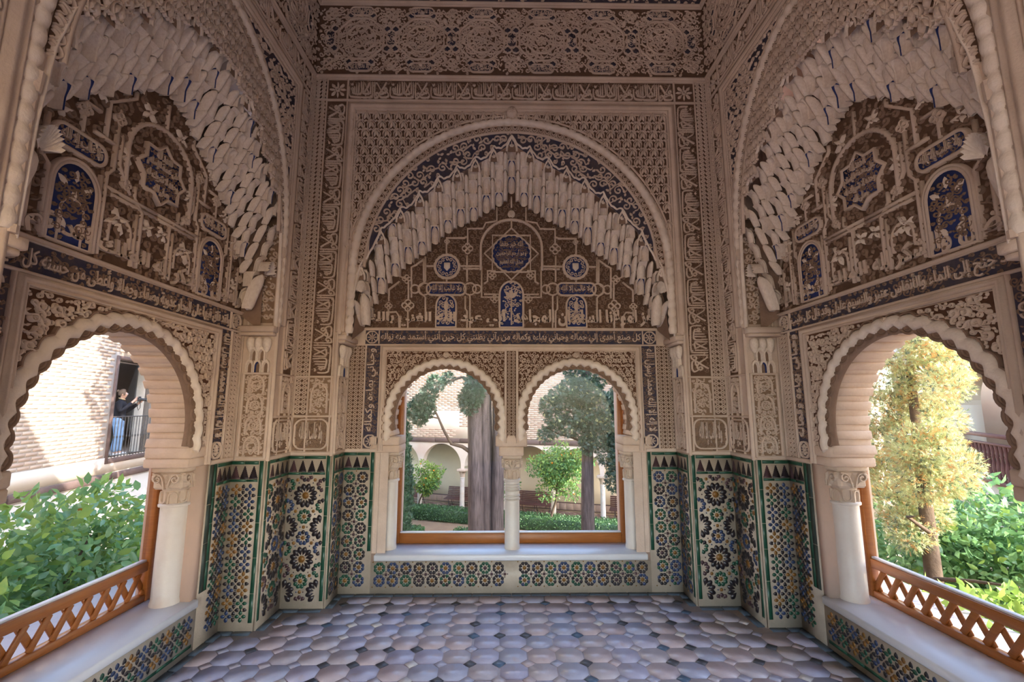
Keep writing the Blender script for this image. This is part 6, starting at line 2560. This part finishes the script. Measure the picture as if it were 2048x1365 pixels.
def orange_tree(name, label, base, blobs, nleaf, size, trunk, seed, fruit=10, parts=0, trunk_r=.07, yellow=.12, group=None, green=None):
    green = green or M_LEAF
    rg = np.random.default_rng(seed)
    t = thing(name, label, 'tree', base, group)
    b = MB()
    b.tube(trunk, np.linspace(trunk_r, trunk_r * .55, len(trunk)), 8)
    top = np.array(trunk[-1])
    for (x, y, z, r) in blobs[:7]:
        b.tube([top, (top + np.array([x, y, z])) / 2 + rg.normal(size=3) * .05, (x, y, z)], [trunk_r * .5, trunk_r * .3, trunk_r * .12], 5)
    b.build('trunk', M_BARKD, t, smooth=True)
    P, Dn = crown_points(nleaf, rg, blobs)
    R = rand_rot(nleaf, rg, Dn + np.array([0, 0, -.35]), .7)
    sz = size * rg.uniform(.7, 1.25, nleaf)
    order = np.argsort(np.linalg.norm(P - np.array(cam.location), axis=1))
    yel = rg.random(nleaf) < yellow * (1 + (Dn[:, 2] > .3) * 1.5)
    lm = [leafmesh('leaf', 1.0, green), leafmesh('leaf', 1.0, M_LEAFY)]
    for k in order[:parts]:
        m = Matrix(((R[k] * sz[k]).tolist())).to_4x4()
        m.translation = Vector(P[k])
        inst('leaf', lm[int(yel[k])], t, M=m)
    rest = order[parts:]
    f = MB()
    bv, bf = (LEAFV, LEAFF) if size < .0 or parts else (QLEAFV, QLEAFF)
    for mm in (0, 1):
        s = rest[yel[rest] == bool(mm)]
        f.scatter(bv, bf, R[s] * sz[s][:, None, None], P[s], mm)
    f.build('foliage', [green, M_LEAFY], t, kind='stuff')
    FP_, FD = crown_points(fruit, rg, blobs)
    fm = MB()
    fm.lathe([(.0, -.5), (.35, -.36), (.5, 0), (.36, .36), (.06, .47), (0, .46)], (0, 0, 0), 10, cap=False)
    me = fm.mesh('orange', M_FRUIT, True)
    for p in FP_:
        m = Matrix.Scale(.085, 4)
        m.translation = Vector(p)
        inst('orange', me, t, M=m)
    return t


# orange bushes right outside the side windows
def blobs_in(c, e, n, r, seed):
    rg = np.random.default_rng(seed)
    d = rg.normal(size=(n, 3))
    d /= np.linalg.norm(d, axis=1, keepdims=True)
    return [(*(np.array(c) + d[k] * np.array(e) * rg.uniform(.35, 1.0)), r * rg.uniform(.75, 1.15)) for k in range(n)]


orange_tree('orange_tree', 'leafy orange tree crowding the lower half of the left window', (-4.3, 4.4, GZ), blobs_in((-4.35, 4.4, -.42), (1.1, 1.8, .95), 38, .46, 1), 15000, .105,
            [(-4.3, 4.4, GZ), (-4.25, 4.35, -2.8), (-4.3, 4.3, -1.5)], 41, 12, 300, yellow=.22, green=M_LEAFN)
orange_tree('orange_tree', 'orange tree with yellow fruit right below the right window', (3.75, 3.4, GZ), blobs_in((3.75, 3.3, -.62), (.75, 1.0, .65), 22, .40, 2), 7500, .10,
            [(3.75, 3.4, GZ), (3.8, 3.4, -2.6), (3.75, 3.3, -1.3)], 42, 14, 300, yellow=.55, green=M_LEAFN)
orange_tree('orange_tree', 'dark green orange tree behind the bright one, right window', (6.6, 6.1, GZ), blobs_in((6.5, 6.0, -.45), (1.5, 1.3, .85), 30, .50, 3), 9500, .12,
            [(6.6, 6.1, GZ), (6.6, 6.1, -2.4), (6.5, 6.0, -1.2)], 43, 10, 300, yellow=.06, green=M_LEAFN)
# the small trees in the garden
orange_tree('orange_tree', 'small round orange tree left of the twin trunks', (-4.5, 24.0, GZ), blobs_in((-3.95, 24.0, -2.15), (.75, .6, .65), 15, .36, 4), 2600, .13,
            [(-4.5, 24.0, GZ), (-4.4, 24.0, -3.2), (-4.1, 24.0, -2.5)], 44, 14, 0, .05, yellow=.45)
orange_tree('orange_tree', 'orange tree half hidden behind the twin cypress trunks', (-.45, 22.0, GZ), blobs_in((-.35, 22.0, -1.55), (1.0, .6, 1.2), 18, .42, 5), 3200, .13,
            [(-.35, 22.0, GZ), (-.38, 22.0, -3.0), (-.35, 22.0, -2.2)], 45, 12, 0, .055, yellow=.15)
orange_tree('orange_tree', 'big orange tree with a leaning trunk between column and grey cypress', (1.95, 21.2, GZ), blobs_in((2.35, 21.0, -1.25), (1.25, .8, 1.15), 30, .48, 6), 6500, .13,
            [(1.95, 21.2, GZ), (2.0, 21.2, -3.3), (2.2, 21.2, -2.7), (2.25, 21.1, -2.2)], 46, 22, 0, .075, yellow=.22)


def spray_tree(name, label, base, trunks, branches, blobs, k, size, mats, weights, seed, droop=-.2, bark=None, up=.5, spray=None):
    rg = np.random.default_rng(seed)
    t = thing(name, label, 'tree', base)
    for pts, r0, r1 in trunks:
        b = MB()
        pts = np.array(pts, float)
        n = 14
        tt = np.linspace(0, 1, n)
        q = np.c_[[np.interp(tt, np.linspace(0, 1, len(pts)), pts[:, i]) for i in range(3)]].T
        th = np.arange(14) * 2 * PI / 14
        rr = np.linspace(r0, r1, n)
        P = np.array([[(q[i][0] + rr[i] * (1 + .13 * math.sin(3 * a + seed) + .08 * math.sin(7 * a + i * .3)) * math.cos(a),
                        q[i][1] + rr[i] * (1 + .13 * math.sin(3 * a + seed) + .08 * math.sin(7 * a + i * .3)) * math.sin(a), q[i][2]) for a in th] for i in range(n)])
        b.grid(P, 0, wv=True)
        b.build('trunk', bark or M_BARK, t, smooth=True)
    for pts, r in branches:
        b = MB()
        b.tube(pts, np.linspace(r, r * .35, len(pts)), 7)
        b.build('branch', M_BARKD, t, smooth=True)
    P, Dn = crown_points(k, rg, blobs)
    R = rand_rot(k, rg, Dn + np.array([0, 0, up]), .55)
    sz = size * rg.uniform(.6, 1.3, k)
    pick = rg.choice(len(mats), k, p=weights)
    f = MB()
    for m in range(len(mats)):
        s = pick == m
        f.scatter(SPRAYV if spray is None else spray, SPRAYF, R[s] * sz[s][:, None, None], P[s], m)
    f.build('foliage', mats, t, kind='stuff')
    return t


# twin cypress trunks in the middle, with the bare leaning branch
ty = 13.0
spray_tree('cypress_tree', 'old cypress with several grey trunks and a bare curved branch', (-.62, ty, GZ),
           [([(-.80, ty, GZ), (-.84, ty, -1.2), (-.88, ty, .2), (-.95, ty, 1.7), (-.95, ty, 4)], .26, .17),
            ([(-.52, ty + .15, GZ), (-.56, ty + .15, -1.2), (-.62, ty + .15, .2), (-.64, ty + .15, 1.7), (-.6, ty, 4)], .22, .15),
            ([(-.25, ty + .05, GZ), (-.30, ty + .05, -1.2), (-.25, ty + .05, .3), (-.30, ty + .05, 1.7), (-.3, ty, 4)], .19, .12)],
           [([(-1.0, ty, .25), (-1.25, ty - .05, .42), (-1.55, ty - .1, .50), (-1.75, ty - .15, .85), (-1.95, ty - .2, 1.3), (-2.15, ty - .2, 1.65)], .06),
            ([(-1.9, ty - .2, 1.2), (-2.15, ty - .2, 1.25), (-2.4, ty - .2, 1.35)], .025),
            ([(-.9, ty, 2.2), (-1.3, ty, 2.35), (-1.75, ty - .1, 2.2), (-2.1, ty - .2, 1.95)], .05)],
           [(-2.35, ty - .2, 1.55, .30), (-2.55, ty - .2, 1.40, .25), (-2.2, ty - .2, 1.85, .24), (-2.45, ty - .1, 1.2, .20), (-2.0, ty - .2, 2.15, .22), (-1.7, ty, 2.3, .16),
            (-2.15, ty - .2, 1.4, .16), (-.95, ty - .25, 1.85, .30), (-1.05, ty - .25, 1.55, .24), (-.85, ty - .25, 2.2, .32), (-1.15, ty - .2, 1.75, .2), (-.5, ty, 2.9, .5), (-1.2, ty, 3.2, .5)],
           9000, .11, [M_CYP, M_CYPD], [.65, .35], 51)
# grey cypress on the right of the paired window
ty = 13.5
spray_tree('cypress_tree', 'cypress with one straight grey trunk and drooping green sprays', (2.3, ty, GZ),
           [([(2.26, ty, GZ), (2.28, ty, -1.2), (2.32, ty, .5), (2.34, ty, 3.5)], .19, .13)],
           [([(2.3, ty, .45), (1.9, ty - .1, .62), (1.45, ty - .15, .75), (1.1, ty - .2, .95)], .04), ([(2.3, ty, 1.1), (1.9, ty - .1, 1.35), (1.5, ty - .15, 1.5)], .04),
            ([(2.33, ty, .9), (2.7, ty - .1, .6), (3.1, ty - .2, .1), (3.3, ty - .2, -.5)], .04)],
           [(1.25, ty - .2, 1.55, .30), (1.55, ty - .2, 1.75, .34), (1.9, ty - .2, 1.95, .40), (2.3, ty - .25, 1.9, .42), (1.4, ty - .2, 1.15, .26), (1.1, ty - .2, .72, .20), (1.35, ty - .2, .85, .20),
            (1.75, ty - .2, .95, .26), (2.0, ty - .2, 1.25, .34), (2.35, ty - .25, 1.2, .40), (2.7, ty - .25, 1.5, .44), (3.0, ty - .2, 1.0, .42), (3.2, ty - .2, .5, .40), (2.7, ty - .25, .7, .36),
            (3.25, ty - .2, -.1, .36), (3.1, ty - .2, -.55, .30), (3.4, ty - .2, -.6, .30), (2.85, ty - .25, .15, .28), (2.35, ty - .25, .45, .26), (2.2, ty - .25, .75, .28), (3.4, ty, 1.6, .5), (2.4, ty, 2.7, .7)],
           16000, .12, [M_CYP, M_CYPD, M_THU], [.74, .22, .04], 52, up=.1)
# narrow dark cypress on the left
cy_b = [(-3.10 + .03 * math.sin(k), 14.2, GZ + .5 + k * .33, .30 * max(.12, 1 - (k / 16.2) ** 3)) for k in range(17)]
spray_tree('cypress_tree', 'narrow dark pointed cypress at the left edge of the paired window', (-3.10, 14.2, GZ), [([(-3.10, 14.2, GZ), (-3.10, 14.2, 1.2)], .1, .03)], [],
           cy_b, 7000, .10, [M_CYPD, M_CYP], [.85, .15], 53, up=2.2)
q = MB()
q.lathe([(.05, .3), (.17, .8), (.19, 2.0), (.18, 3.2), (.12, 4.2), (.05, 4.9), (.01, 5.2)], (-3.10, 14.2, GZ), 14)
q.build('crown_core', M_CYPD, [o for o in scene.objects if o.type == 'EMPTY' and o.name.startswith('cypress_tree')][-1], smooth=True)
# golden thuja outside the right window
th = [(4.65, 5.32, 2.18, 0.25), (4.9, 5.2, 2.17, 0.24), (5.15, 5.24, 1.97, 0.22), (4.78, 5.66, 1.84, 0.27), (5.03, 5.52, 1.77, 0.29), (4.65, 4.82, 1.74, 0.2), (4.9, 5.95, 1.41, 0.28), (5.15, 5.79, 1.34, 0.3), (4.78, 5.03, 1.36, 0.18), (5.03, 6.11, 1.01, 0.29), (4.65, 5.28, 1.02, 0.26), (4.9, 5.24, 1.02, 0.22), (5.15, 6.2, 0.61, 0.31), (4.78, 5.37, 0.67, 0.27), (5.03, 5.29, 0.71, 0.21), (4.65, 4.75, 0.92, 0.15), (4.9, 5.88, 0.29, 0.28), (5.15, 5.81, 0.24, 0.24), (4.78, 5.63, 0.03, 0.22), (5.03, 6.29, 0.53, 0.23), (4.65, 4.98, 2.25, 0.16)]
spray_tree('thuja_tree', 'golden sunlit thuja with rusty inner sprays outside the right window', (4.9, 5.5, GZ), [([(4.9, 5.55, GZ), (4.9, 5.55, -1), (4.9, 5.5, 2.0)], .14, .04)],
           [([(4.75, 5.35, .1), (4.4, 5.2, .3), (4.3, 5.0, .35)], .025), ([(4.75, 5.35, -.4), (4.85, 5.0, -.3), (5.0, 4.7, -.25)], .025)],
           th, 26000, .08, [M_THU, M_THUB, M_CYP], [.66, .20, .14], 54, bark=M_BARKD, up=.35, spray=SPRAYN)


def hedge(label, f, u0, u1, v0, v1, h, seed, n=3500):
    """a clipped box hedge: a block with a coat of small leaves"""
    rg = np.random.default_rng(seed)
    c = f.map([((u0 + u1) / 2, (v0 + v1) / 2, 0)])[0]
    t = thing('box_hedge', label, 'hedge', c, 'clipped hedges round the garden beds')
    b = MB()
    b.box(u0 + .03, u1 - .03, v0 + .03, v1 - .03, 0, h - .03, 0, f, bev=.04)
    b.build('hedge_core', M_CYPD, t)
    U, V = u1 - u0, v1 - v0
    A = np.array([U * V, U * h, U * h, V * h, V * h])
    s = rg.choice(5, n, p=A / A.sum())
    a, c2 = rg.random(n), rg.random(n)
    X = np.where(s == 3, u0, np.where(s == 4, u1, u0 + a * U))
    Y = np.where(s == 1, v0, np.where(s == 2, v1, v0 + (np.where(s == 0, c2, a)) * V))
    Z = np.where(s == 0, h + .03 * np.sin(X * 5) * np.cos(Y * 4), c2 * h)
    P = f.map(np.c_[X, Y, Z + rg.normal(size=n) * .015])
    R = rand_rot(n, rg, np.array([0, 0, .6]) + rg.normal(size=(n, 3)) * .4, .5)
    g = MB()
    g.scatter(QLEAFV, QLEAFF, R * (.075 * rg.uniform(.7, 1.3, n))[:, None, None], P)
    g.build('foliage', M_HEDGE, t, kind='stuff')


FH = Fr((FP.o[0], FP.o[1], GZ), FP.u, FP.n, (0, 0, 1))   # v runs from the arcade towards the viewer
hedge('long hedge along the edge of the arcade paving, left half', FH, -2.6, 1.9, 1.15, 2.0, .55, 61, 6000)
hedge('long hedge along the edge of the arcade paving, right half', FH, 2.15, 9.5, 1.15, 2.1, .55, 62, 8000)
hedge('short hedge turning towards the viewer near the dark cypress', FH, -2.4, -1.6, 2.2, 5.4, .58, 63, 4500)
hedge('hedge in front, left of the twin cypress trunks', FH, -1.4, .6, 5.0, 5.9, .55, 64, 4000)
hedge('low hedge in front, right of the ringed column', FH, 1.9, 8.0, 4.4, 5.3, .5, 65, 6000)

# block added out of view on the right to shade the right window
q = MB()
q.box(4.2, 6.5, -6.5, 1.15, GZ, 7.6)
o = q.build('added_shade_block', M_LIME)
tag(o, 'plain block added behind the viewer to shade the right window', 'building')

# raised block on pillars, added unseen to throw slanting shade on the brick wall
q = MB()
q.box(11.6, 14.2, 4.5, 22.5, 5.5, 10.2)
for y in (4.9, 13.4, 17.5, 22):
    q.box(11.7, 12.3, y - .3, y + .3, GZ, 5.5)
    q.box(13.5, 14.1, y - .3, y + .3, GZ, 5.5)
o = q.build('added_shade_gallery', M_LIME)
tag(o, 'tall block on pillars added off to the right to shade the garden', 'building')

# broad tree added where the wall hides it, to keep sun off the doorway
orange_tree('added_shade_tree', 'broad leafy tree added unseen behind the wall to shade the palace doorway', (-4.6, 9.7, GZ),
            [(-4.4, 8.8, 4.2, .9), (-4.4, 9.8, 4.4, 1.0), (-4.5, 10.8, 4.2, 1.0), (-4.4, 8.9, 5.6, .9), (-4.5, 10.0, 5.8, 1.1), (-4.5, 11.0, 5.6, 1.0), (-4.4, 9.1, 3.0, .8), (-4.5, 10.9, 3.0, .9), (-4.5, 9.9, 6.9, .9), (-4.5, 9.9, 3.4, .9)],
            9000, .22, [(-4.6, 9.7, GZ), (-4.6, 9.8, -1), (-4.5, 9.8, 3.2)], 71, 0, 0, .22, yellow=.1)

# ------------------------------------------------------------------ the visitor with a camera in the doorway
pf = np.array([.86, .51, 0])
PFR = Fr(wpt(FL2, 2.52, dz0, -.24), pf, np.cross((0, 0, 1), pf), (0, 0, 1))     # u forward, v to her left, n up
person = thing('person', 'person in black sweater and blue jeans raising a camera in the barred doorway', 'person', PFR.o)


def skin(name, chains, m, parent, sub=2):
    """chains of (x, y, z, radius); a chain may start from an index pair (chain, point) of an earlier one"""
    V, E, Rr, idx = [], [], [], []
    for ch in chains:
        start, pts = ch
        row = []
        prev = None
        if start is not None:
            prev = idx[start[0]][start[1]]
        for x, y, z, r in pts:
            V.append(PFR.map([(x, y, z)])[0] - PFR.o)
            Rr.append(r)
            k = len(V) - 1
            if prev is not None:
                E.append((prev, k))
            prev = k
            row.append(k)
        idx.append(row)
    me = bpy.data.meshes.new(name)
    me.from_pydata([tuple(v) for v in V], E, [])
    me.materials.append(m)
    o = bpy.data.objects.new(name, me)
    COL.objects.link(o)
    o.parent = parent
    sk = o.modifiers.new('skin', 'SKIN')
    sk.use_smooth_shade = True
    for k, r in enumerate(Rr):
        d = me.skin_vertices[0].data[k]
        d.radius = (r, r)
        d.use_root = k == 0
    ss = o.modifiers.new('smooth', 'SUBSURF')
    ss.levels = sub
    ss.render_levels = sub
    return o


def fingers(ci, side, tip, fwd, out):
    """five fingers rooted in the palm (last point of chain ci)"""
    res = []
    tip = np.array(tip)
    fwd = np.array(fwd) / np.linalg.norm(fwd)
    out = np.array(out) / np.linalg.norm(out)
    dn = np.cross(fwd, out)
    for k, (o, L) in enumerate(((-.030, .062), (-.010, .072), (.010, .075), (.030, .060))):
        p0 = tip + out * o
        res.append(((ci, -1), [(*(p0 + fwd * .020), .0095), (*(p0 + fwd * .02 + (fwd * .8 + dn * .35) * L * .5), .0085), (*(p0 + fwd * .02 + (fwd * .55 + dn * .75) * L * .95), .007)]))
    res.append(((ci, -1), [(*(tip + out * .034 * side + fwd * .0), .0105), (*(tip + out * .055 * side + fwd * .03), .009), (*(tip + out * .050 * side + fwd * .055), .008)]))
    return res


ch = [
    (None, [(0, 0, .84, .115), (0, 0, .98, .098), (.0, 0, 1.12, .105), (-.005, 0, 1.24, .10), (.0, 0, 1.315, .060), (.018, 0, 1.375, .044), (.035, 0, 1.42, .062), (.045, 0, 1.475, .080), (.035, 0, 1.535, .070)]),
    ((0, 3), [(0, -.145, 1.26, .052), (.035, -.215, 1.04, .042), (.17, -.15, 1.20, .034), (.255, -.075, 1.315, .026), (.29, -.05, 1.345, .028)]),
    ((0, 3), [(0, .145, 1.26, .052), (.07, .20, 1.04, .042), (.25, .12, 1.19, .034), (.355, .05, 1.285, .026), (.385, .03, 1.30, .028)]),
    ((0, 0), [(.0, -.095, .76, .085), (.03, -.105, .45, .055), (.0, -.11, .10, .042), (.05, -.115, .045, .036), (.13, -.12, .035, .03)]),
    ((0, 0), [(.0, .095, .76, .085), (.05, .105, .45, .055), (.04, .11, .10, .042), (.09, .115, .045, .036), (.17, .12, .035, .03)]),
]
ch += fingers(1, -1, (.29, -.05, 1.345), (.75, .35, .5), (.2, .2, -.9))
ch += fingers(2, 1, (.385, .03, 1.30), (.8, -.5, .2), (.3, .5, .7))
skin('body', ch, M_SKIN, person)
skin('sweater', [
    (None, [(0, 0, .80, .150), (0, 0, .90, .148), (0, 0, .99, .132), (0, 0, 1.12, .125), (-.005, 0, 1.23, .118), (.0, 0, 1.325, .078), (.014, 0, 1.372, .056)]),
    ((0, 4), [(0, -.15, 1.255, .068), (.03, -.222, 1.035, .060), (.16, -.155, 1.19, .048), (.225, -.095, 1.275, .040)]),
    ((0, 4), [(0, .15, 1.255, .068), (.065, .207, 1.035, .060), (.24, .125, 1.18, .048), (.32, .072, 1.25, .040)])], M_KNIT, person)
skin('jeans', [
    (None, [(0, 0, .97, .132), (0, 0, .84, .136)]),
    ((0, 1), [(.0, -.095, .74, .098), (.03, -.105, .45, .082), (.0, -.11, .22, .078), (.0, -.11, .075, .080)]),
    ((0, 1), [(.0, .095, .74, .098), (.05, .105, .45, .082), (.04, .11, .22, .078), (.04, .11, .075, .080)])], M_DENIM, person)
for y, x in ((-.115, 0), (.115, .04)):
    q = MB()
    q.lathe([(.0, 0), (.045, .002), (.05, .02), (.042, .05), (.03, .07), (.0, .075)], (0, 0, 0), 12, squash=(2.5, .9), cap=False)
    q.v = [a + np.array([x + .055, y, 0]) for a in q.v]
    q.v = [PFR.map(a) for a in q.v]
    q.build('shoe', M_SHOE, person, smooth=True)
# hair drawn back into a knot
q = MB()
P = []
for t in np.linspace(0, 1.22, 11):
    el = PI / 2 - t * (1.75 if t < .99 else 1.75)
    row = []
    for a in np.linspace(.95, 2 * PI - .95, 15) if t > .45 else np.linspace(.35 + t * 1.2, 2 * PI - .35 - t * 1.2, 15):
        row.append((.025 + .100 * math.cos(a) * math.cos(el), .086 * math.sin(a) * math.cos(el), 1.505 + .108 * math.sin(el)))
    P.append(row)
q.grid(np.array(P), 0, PFR)
c = np.array((-.075, 0, 1.56))
P = [[c + .034 * np.array((math.cos(a) * math.cos(e), math.sin(a) * math.cos(e), math.sin(e))) for a in np.linspace(0, 2 * PI, 11)[:-1]] for e in np.linspace(-PI / 2, PI / 2, 8)]
q.grid(np.array(P), 0, PFR, wv=True)
q.build('hair', M_HAIR, person, smooth=True)
# face: nose, eyes, mouth, ears
q = MB()
i = q.verts([(.098, 0, 1.500), (.094, -.014, 1.455), (.094, .014, 1.455), (.126, 0, 1.464)], PFR)
q.faces([(i, i + 1, i + 3), (i, i + 3, i + 2), (i + 1, i + 2, i + 3)])
for y in (-.078, .078):
    P = [[(.025 + .02 * math.cos(a) * r, y + math.copysign(.012 * (1 - r), y), 1.478 + .03 * math.sin(a) * r) for a in np.linspace(0, 2 * PI, 9)[:-1]] for r in (1, .6, .1)]
    q.grid(np.array(P), 0, PFR, wv=True)
q.build('nose_and_ears', M_SKIN, person, smooth=True)
M_LIP = mat('lips', (0.42, 0.18, 0.15), 0.5)
q = MB()
q.tube([PFR.map([(.086, -.022, 1.432)])[0], PFR.map([(.098, 0, 1.434)])[0], PFR.map([(.086, .022, 1.432)])[0]], .005, 6)
q.build('mouth', M_LIP, person)
M_EYE = mat('eye', (0.05, 0.035, 0.03), 0.2, spec=0.6)
for y in (-.031, .031):
    q = MB()
    c = np.array((.092, y, 1.488))
    P = [[c + .011 * np.array((math.cos(a) * math.cos(e), math.sin(a) * math.cos(e), math.sin(e))) for a in np.linspace(0, 2 * PI, 9)[:-1]] for e in np.linspace(-PI / 2, PI / 2, 6)]
    q.grid(np.array(P), 0, PFR, wv=True)
    q.build('eye', M_EYE, person, smooth=True)
gl = MB()
for y in (-.033, .033):
    gl.tube([PFR.map([(.110, y + .024 * math.cos(a), 1.487 + .020 * math.sin(a))])[0] for a in np.linspace(0, 2 * PI, 15)], .0022, 5)
    gl.tube([PFR.map([p])[0] for p in ((.110, math.copysign(.057, y), 1.49), (.03, math.copysign(.082, y), 1.495))], .0022, 5)
gl.tube([PFR.map([p])[0] for p in ((.110, -.009, 1.487), (.112, 0, 1.491), (.110, .009, 1.487))], .0022, 5)
gl.build('spectacles', M_ALU, person)
q = MB()
q.tube([PFR.map([(.014 + .058 * math.cos(a), .058 * math.sin(a), 1.368 + .02 * math.cos(a + PI))])[0] for a in np.linspace(0, 2 * PI, 17)], .014, 6)
M_COLLAR = mat('tan_collar', (0.55, 0.42, 0.25), 0.8)
q.build('collar', M_COLLAR, person, smooth=True)
# the camera in her hands
cf = PFR.sub(.36, -.01, 0, 1.355)
pc_ = thing('photo_camera', 'black camera with a hanging strap held up by the visitor in the doorway', 'camera', cf.o)
q = MB()
q.box(-.04, .03, -.068, .068, -.048, .045, 0, cf, bev=.012)
q.box(-.03, .025, -.025, .025, .045, .075, 0, cf, bev=.01)
q.build('camera_body', M_BLK, pc_)
q = MB()
q.tube([cf.map([(x, 0, -.004)])[0] for x in (.03, .045, .05, .12, .125, .14)], [.038, .038, .034, .034, .041, .041], 16)
q.build('lens', M_BLK, pc_, smooth=40)
q = MB()
q.tube([cf.map([p])[0] for p in ((-.01, -.07, .03), (-.03, -.085, -.08), (-.02, -.08, -.20), (.0, -.06, -.27), (.03, -.04, -.20), (.02, -.06, -.05))], .007, 6)
q.build('strap', M_BLK, pc_)
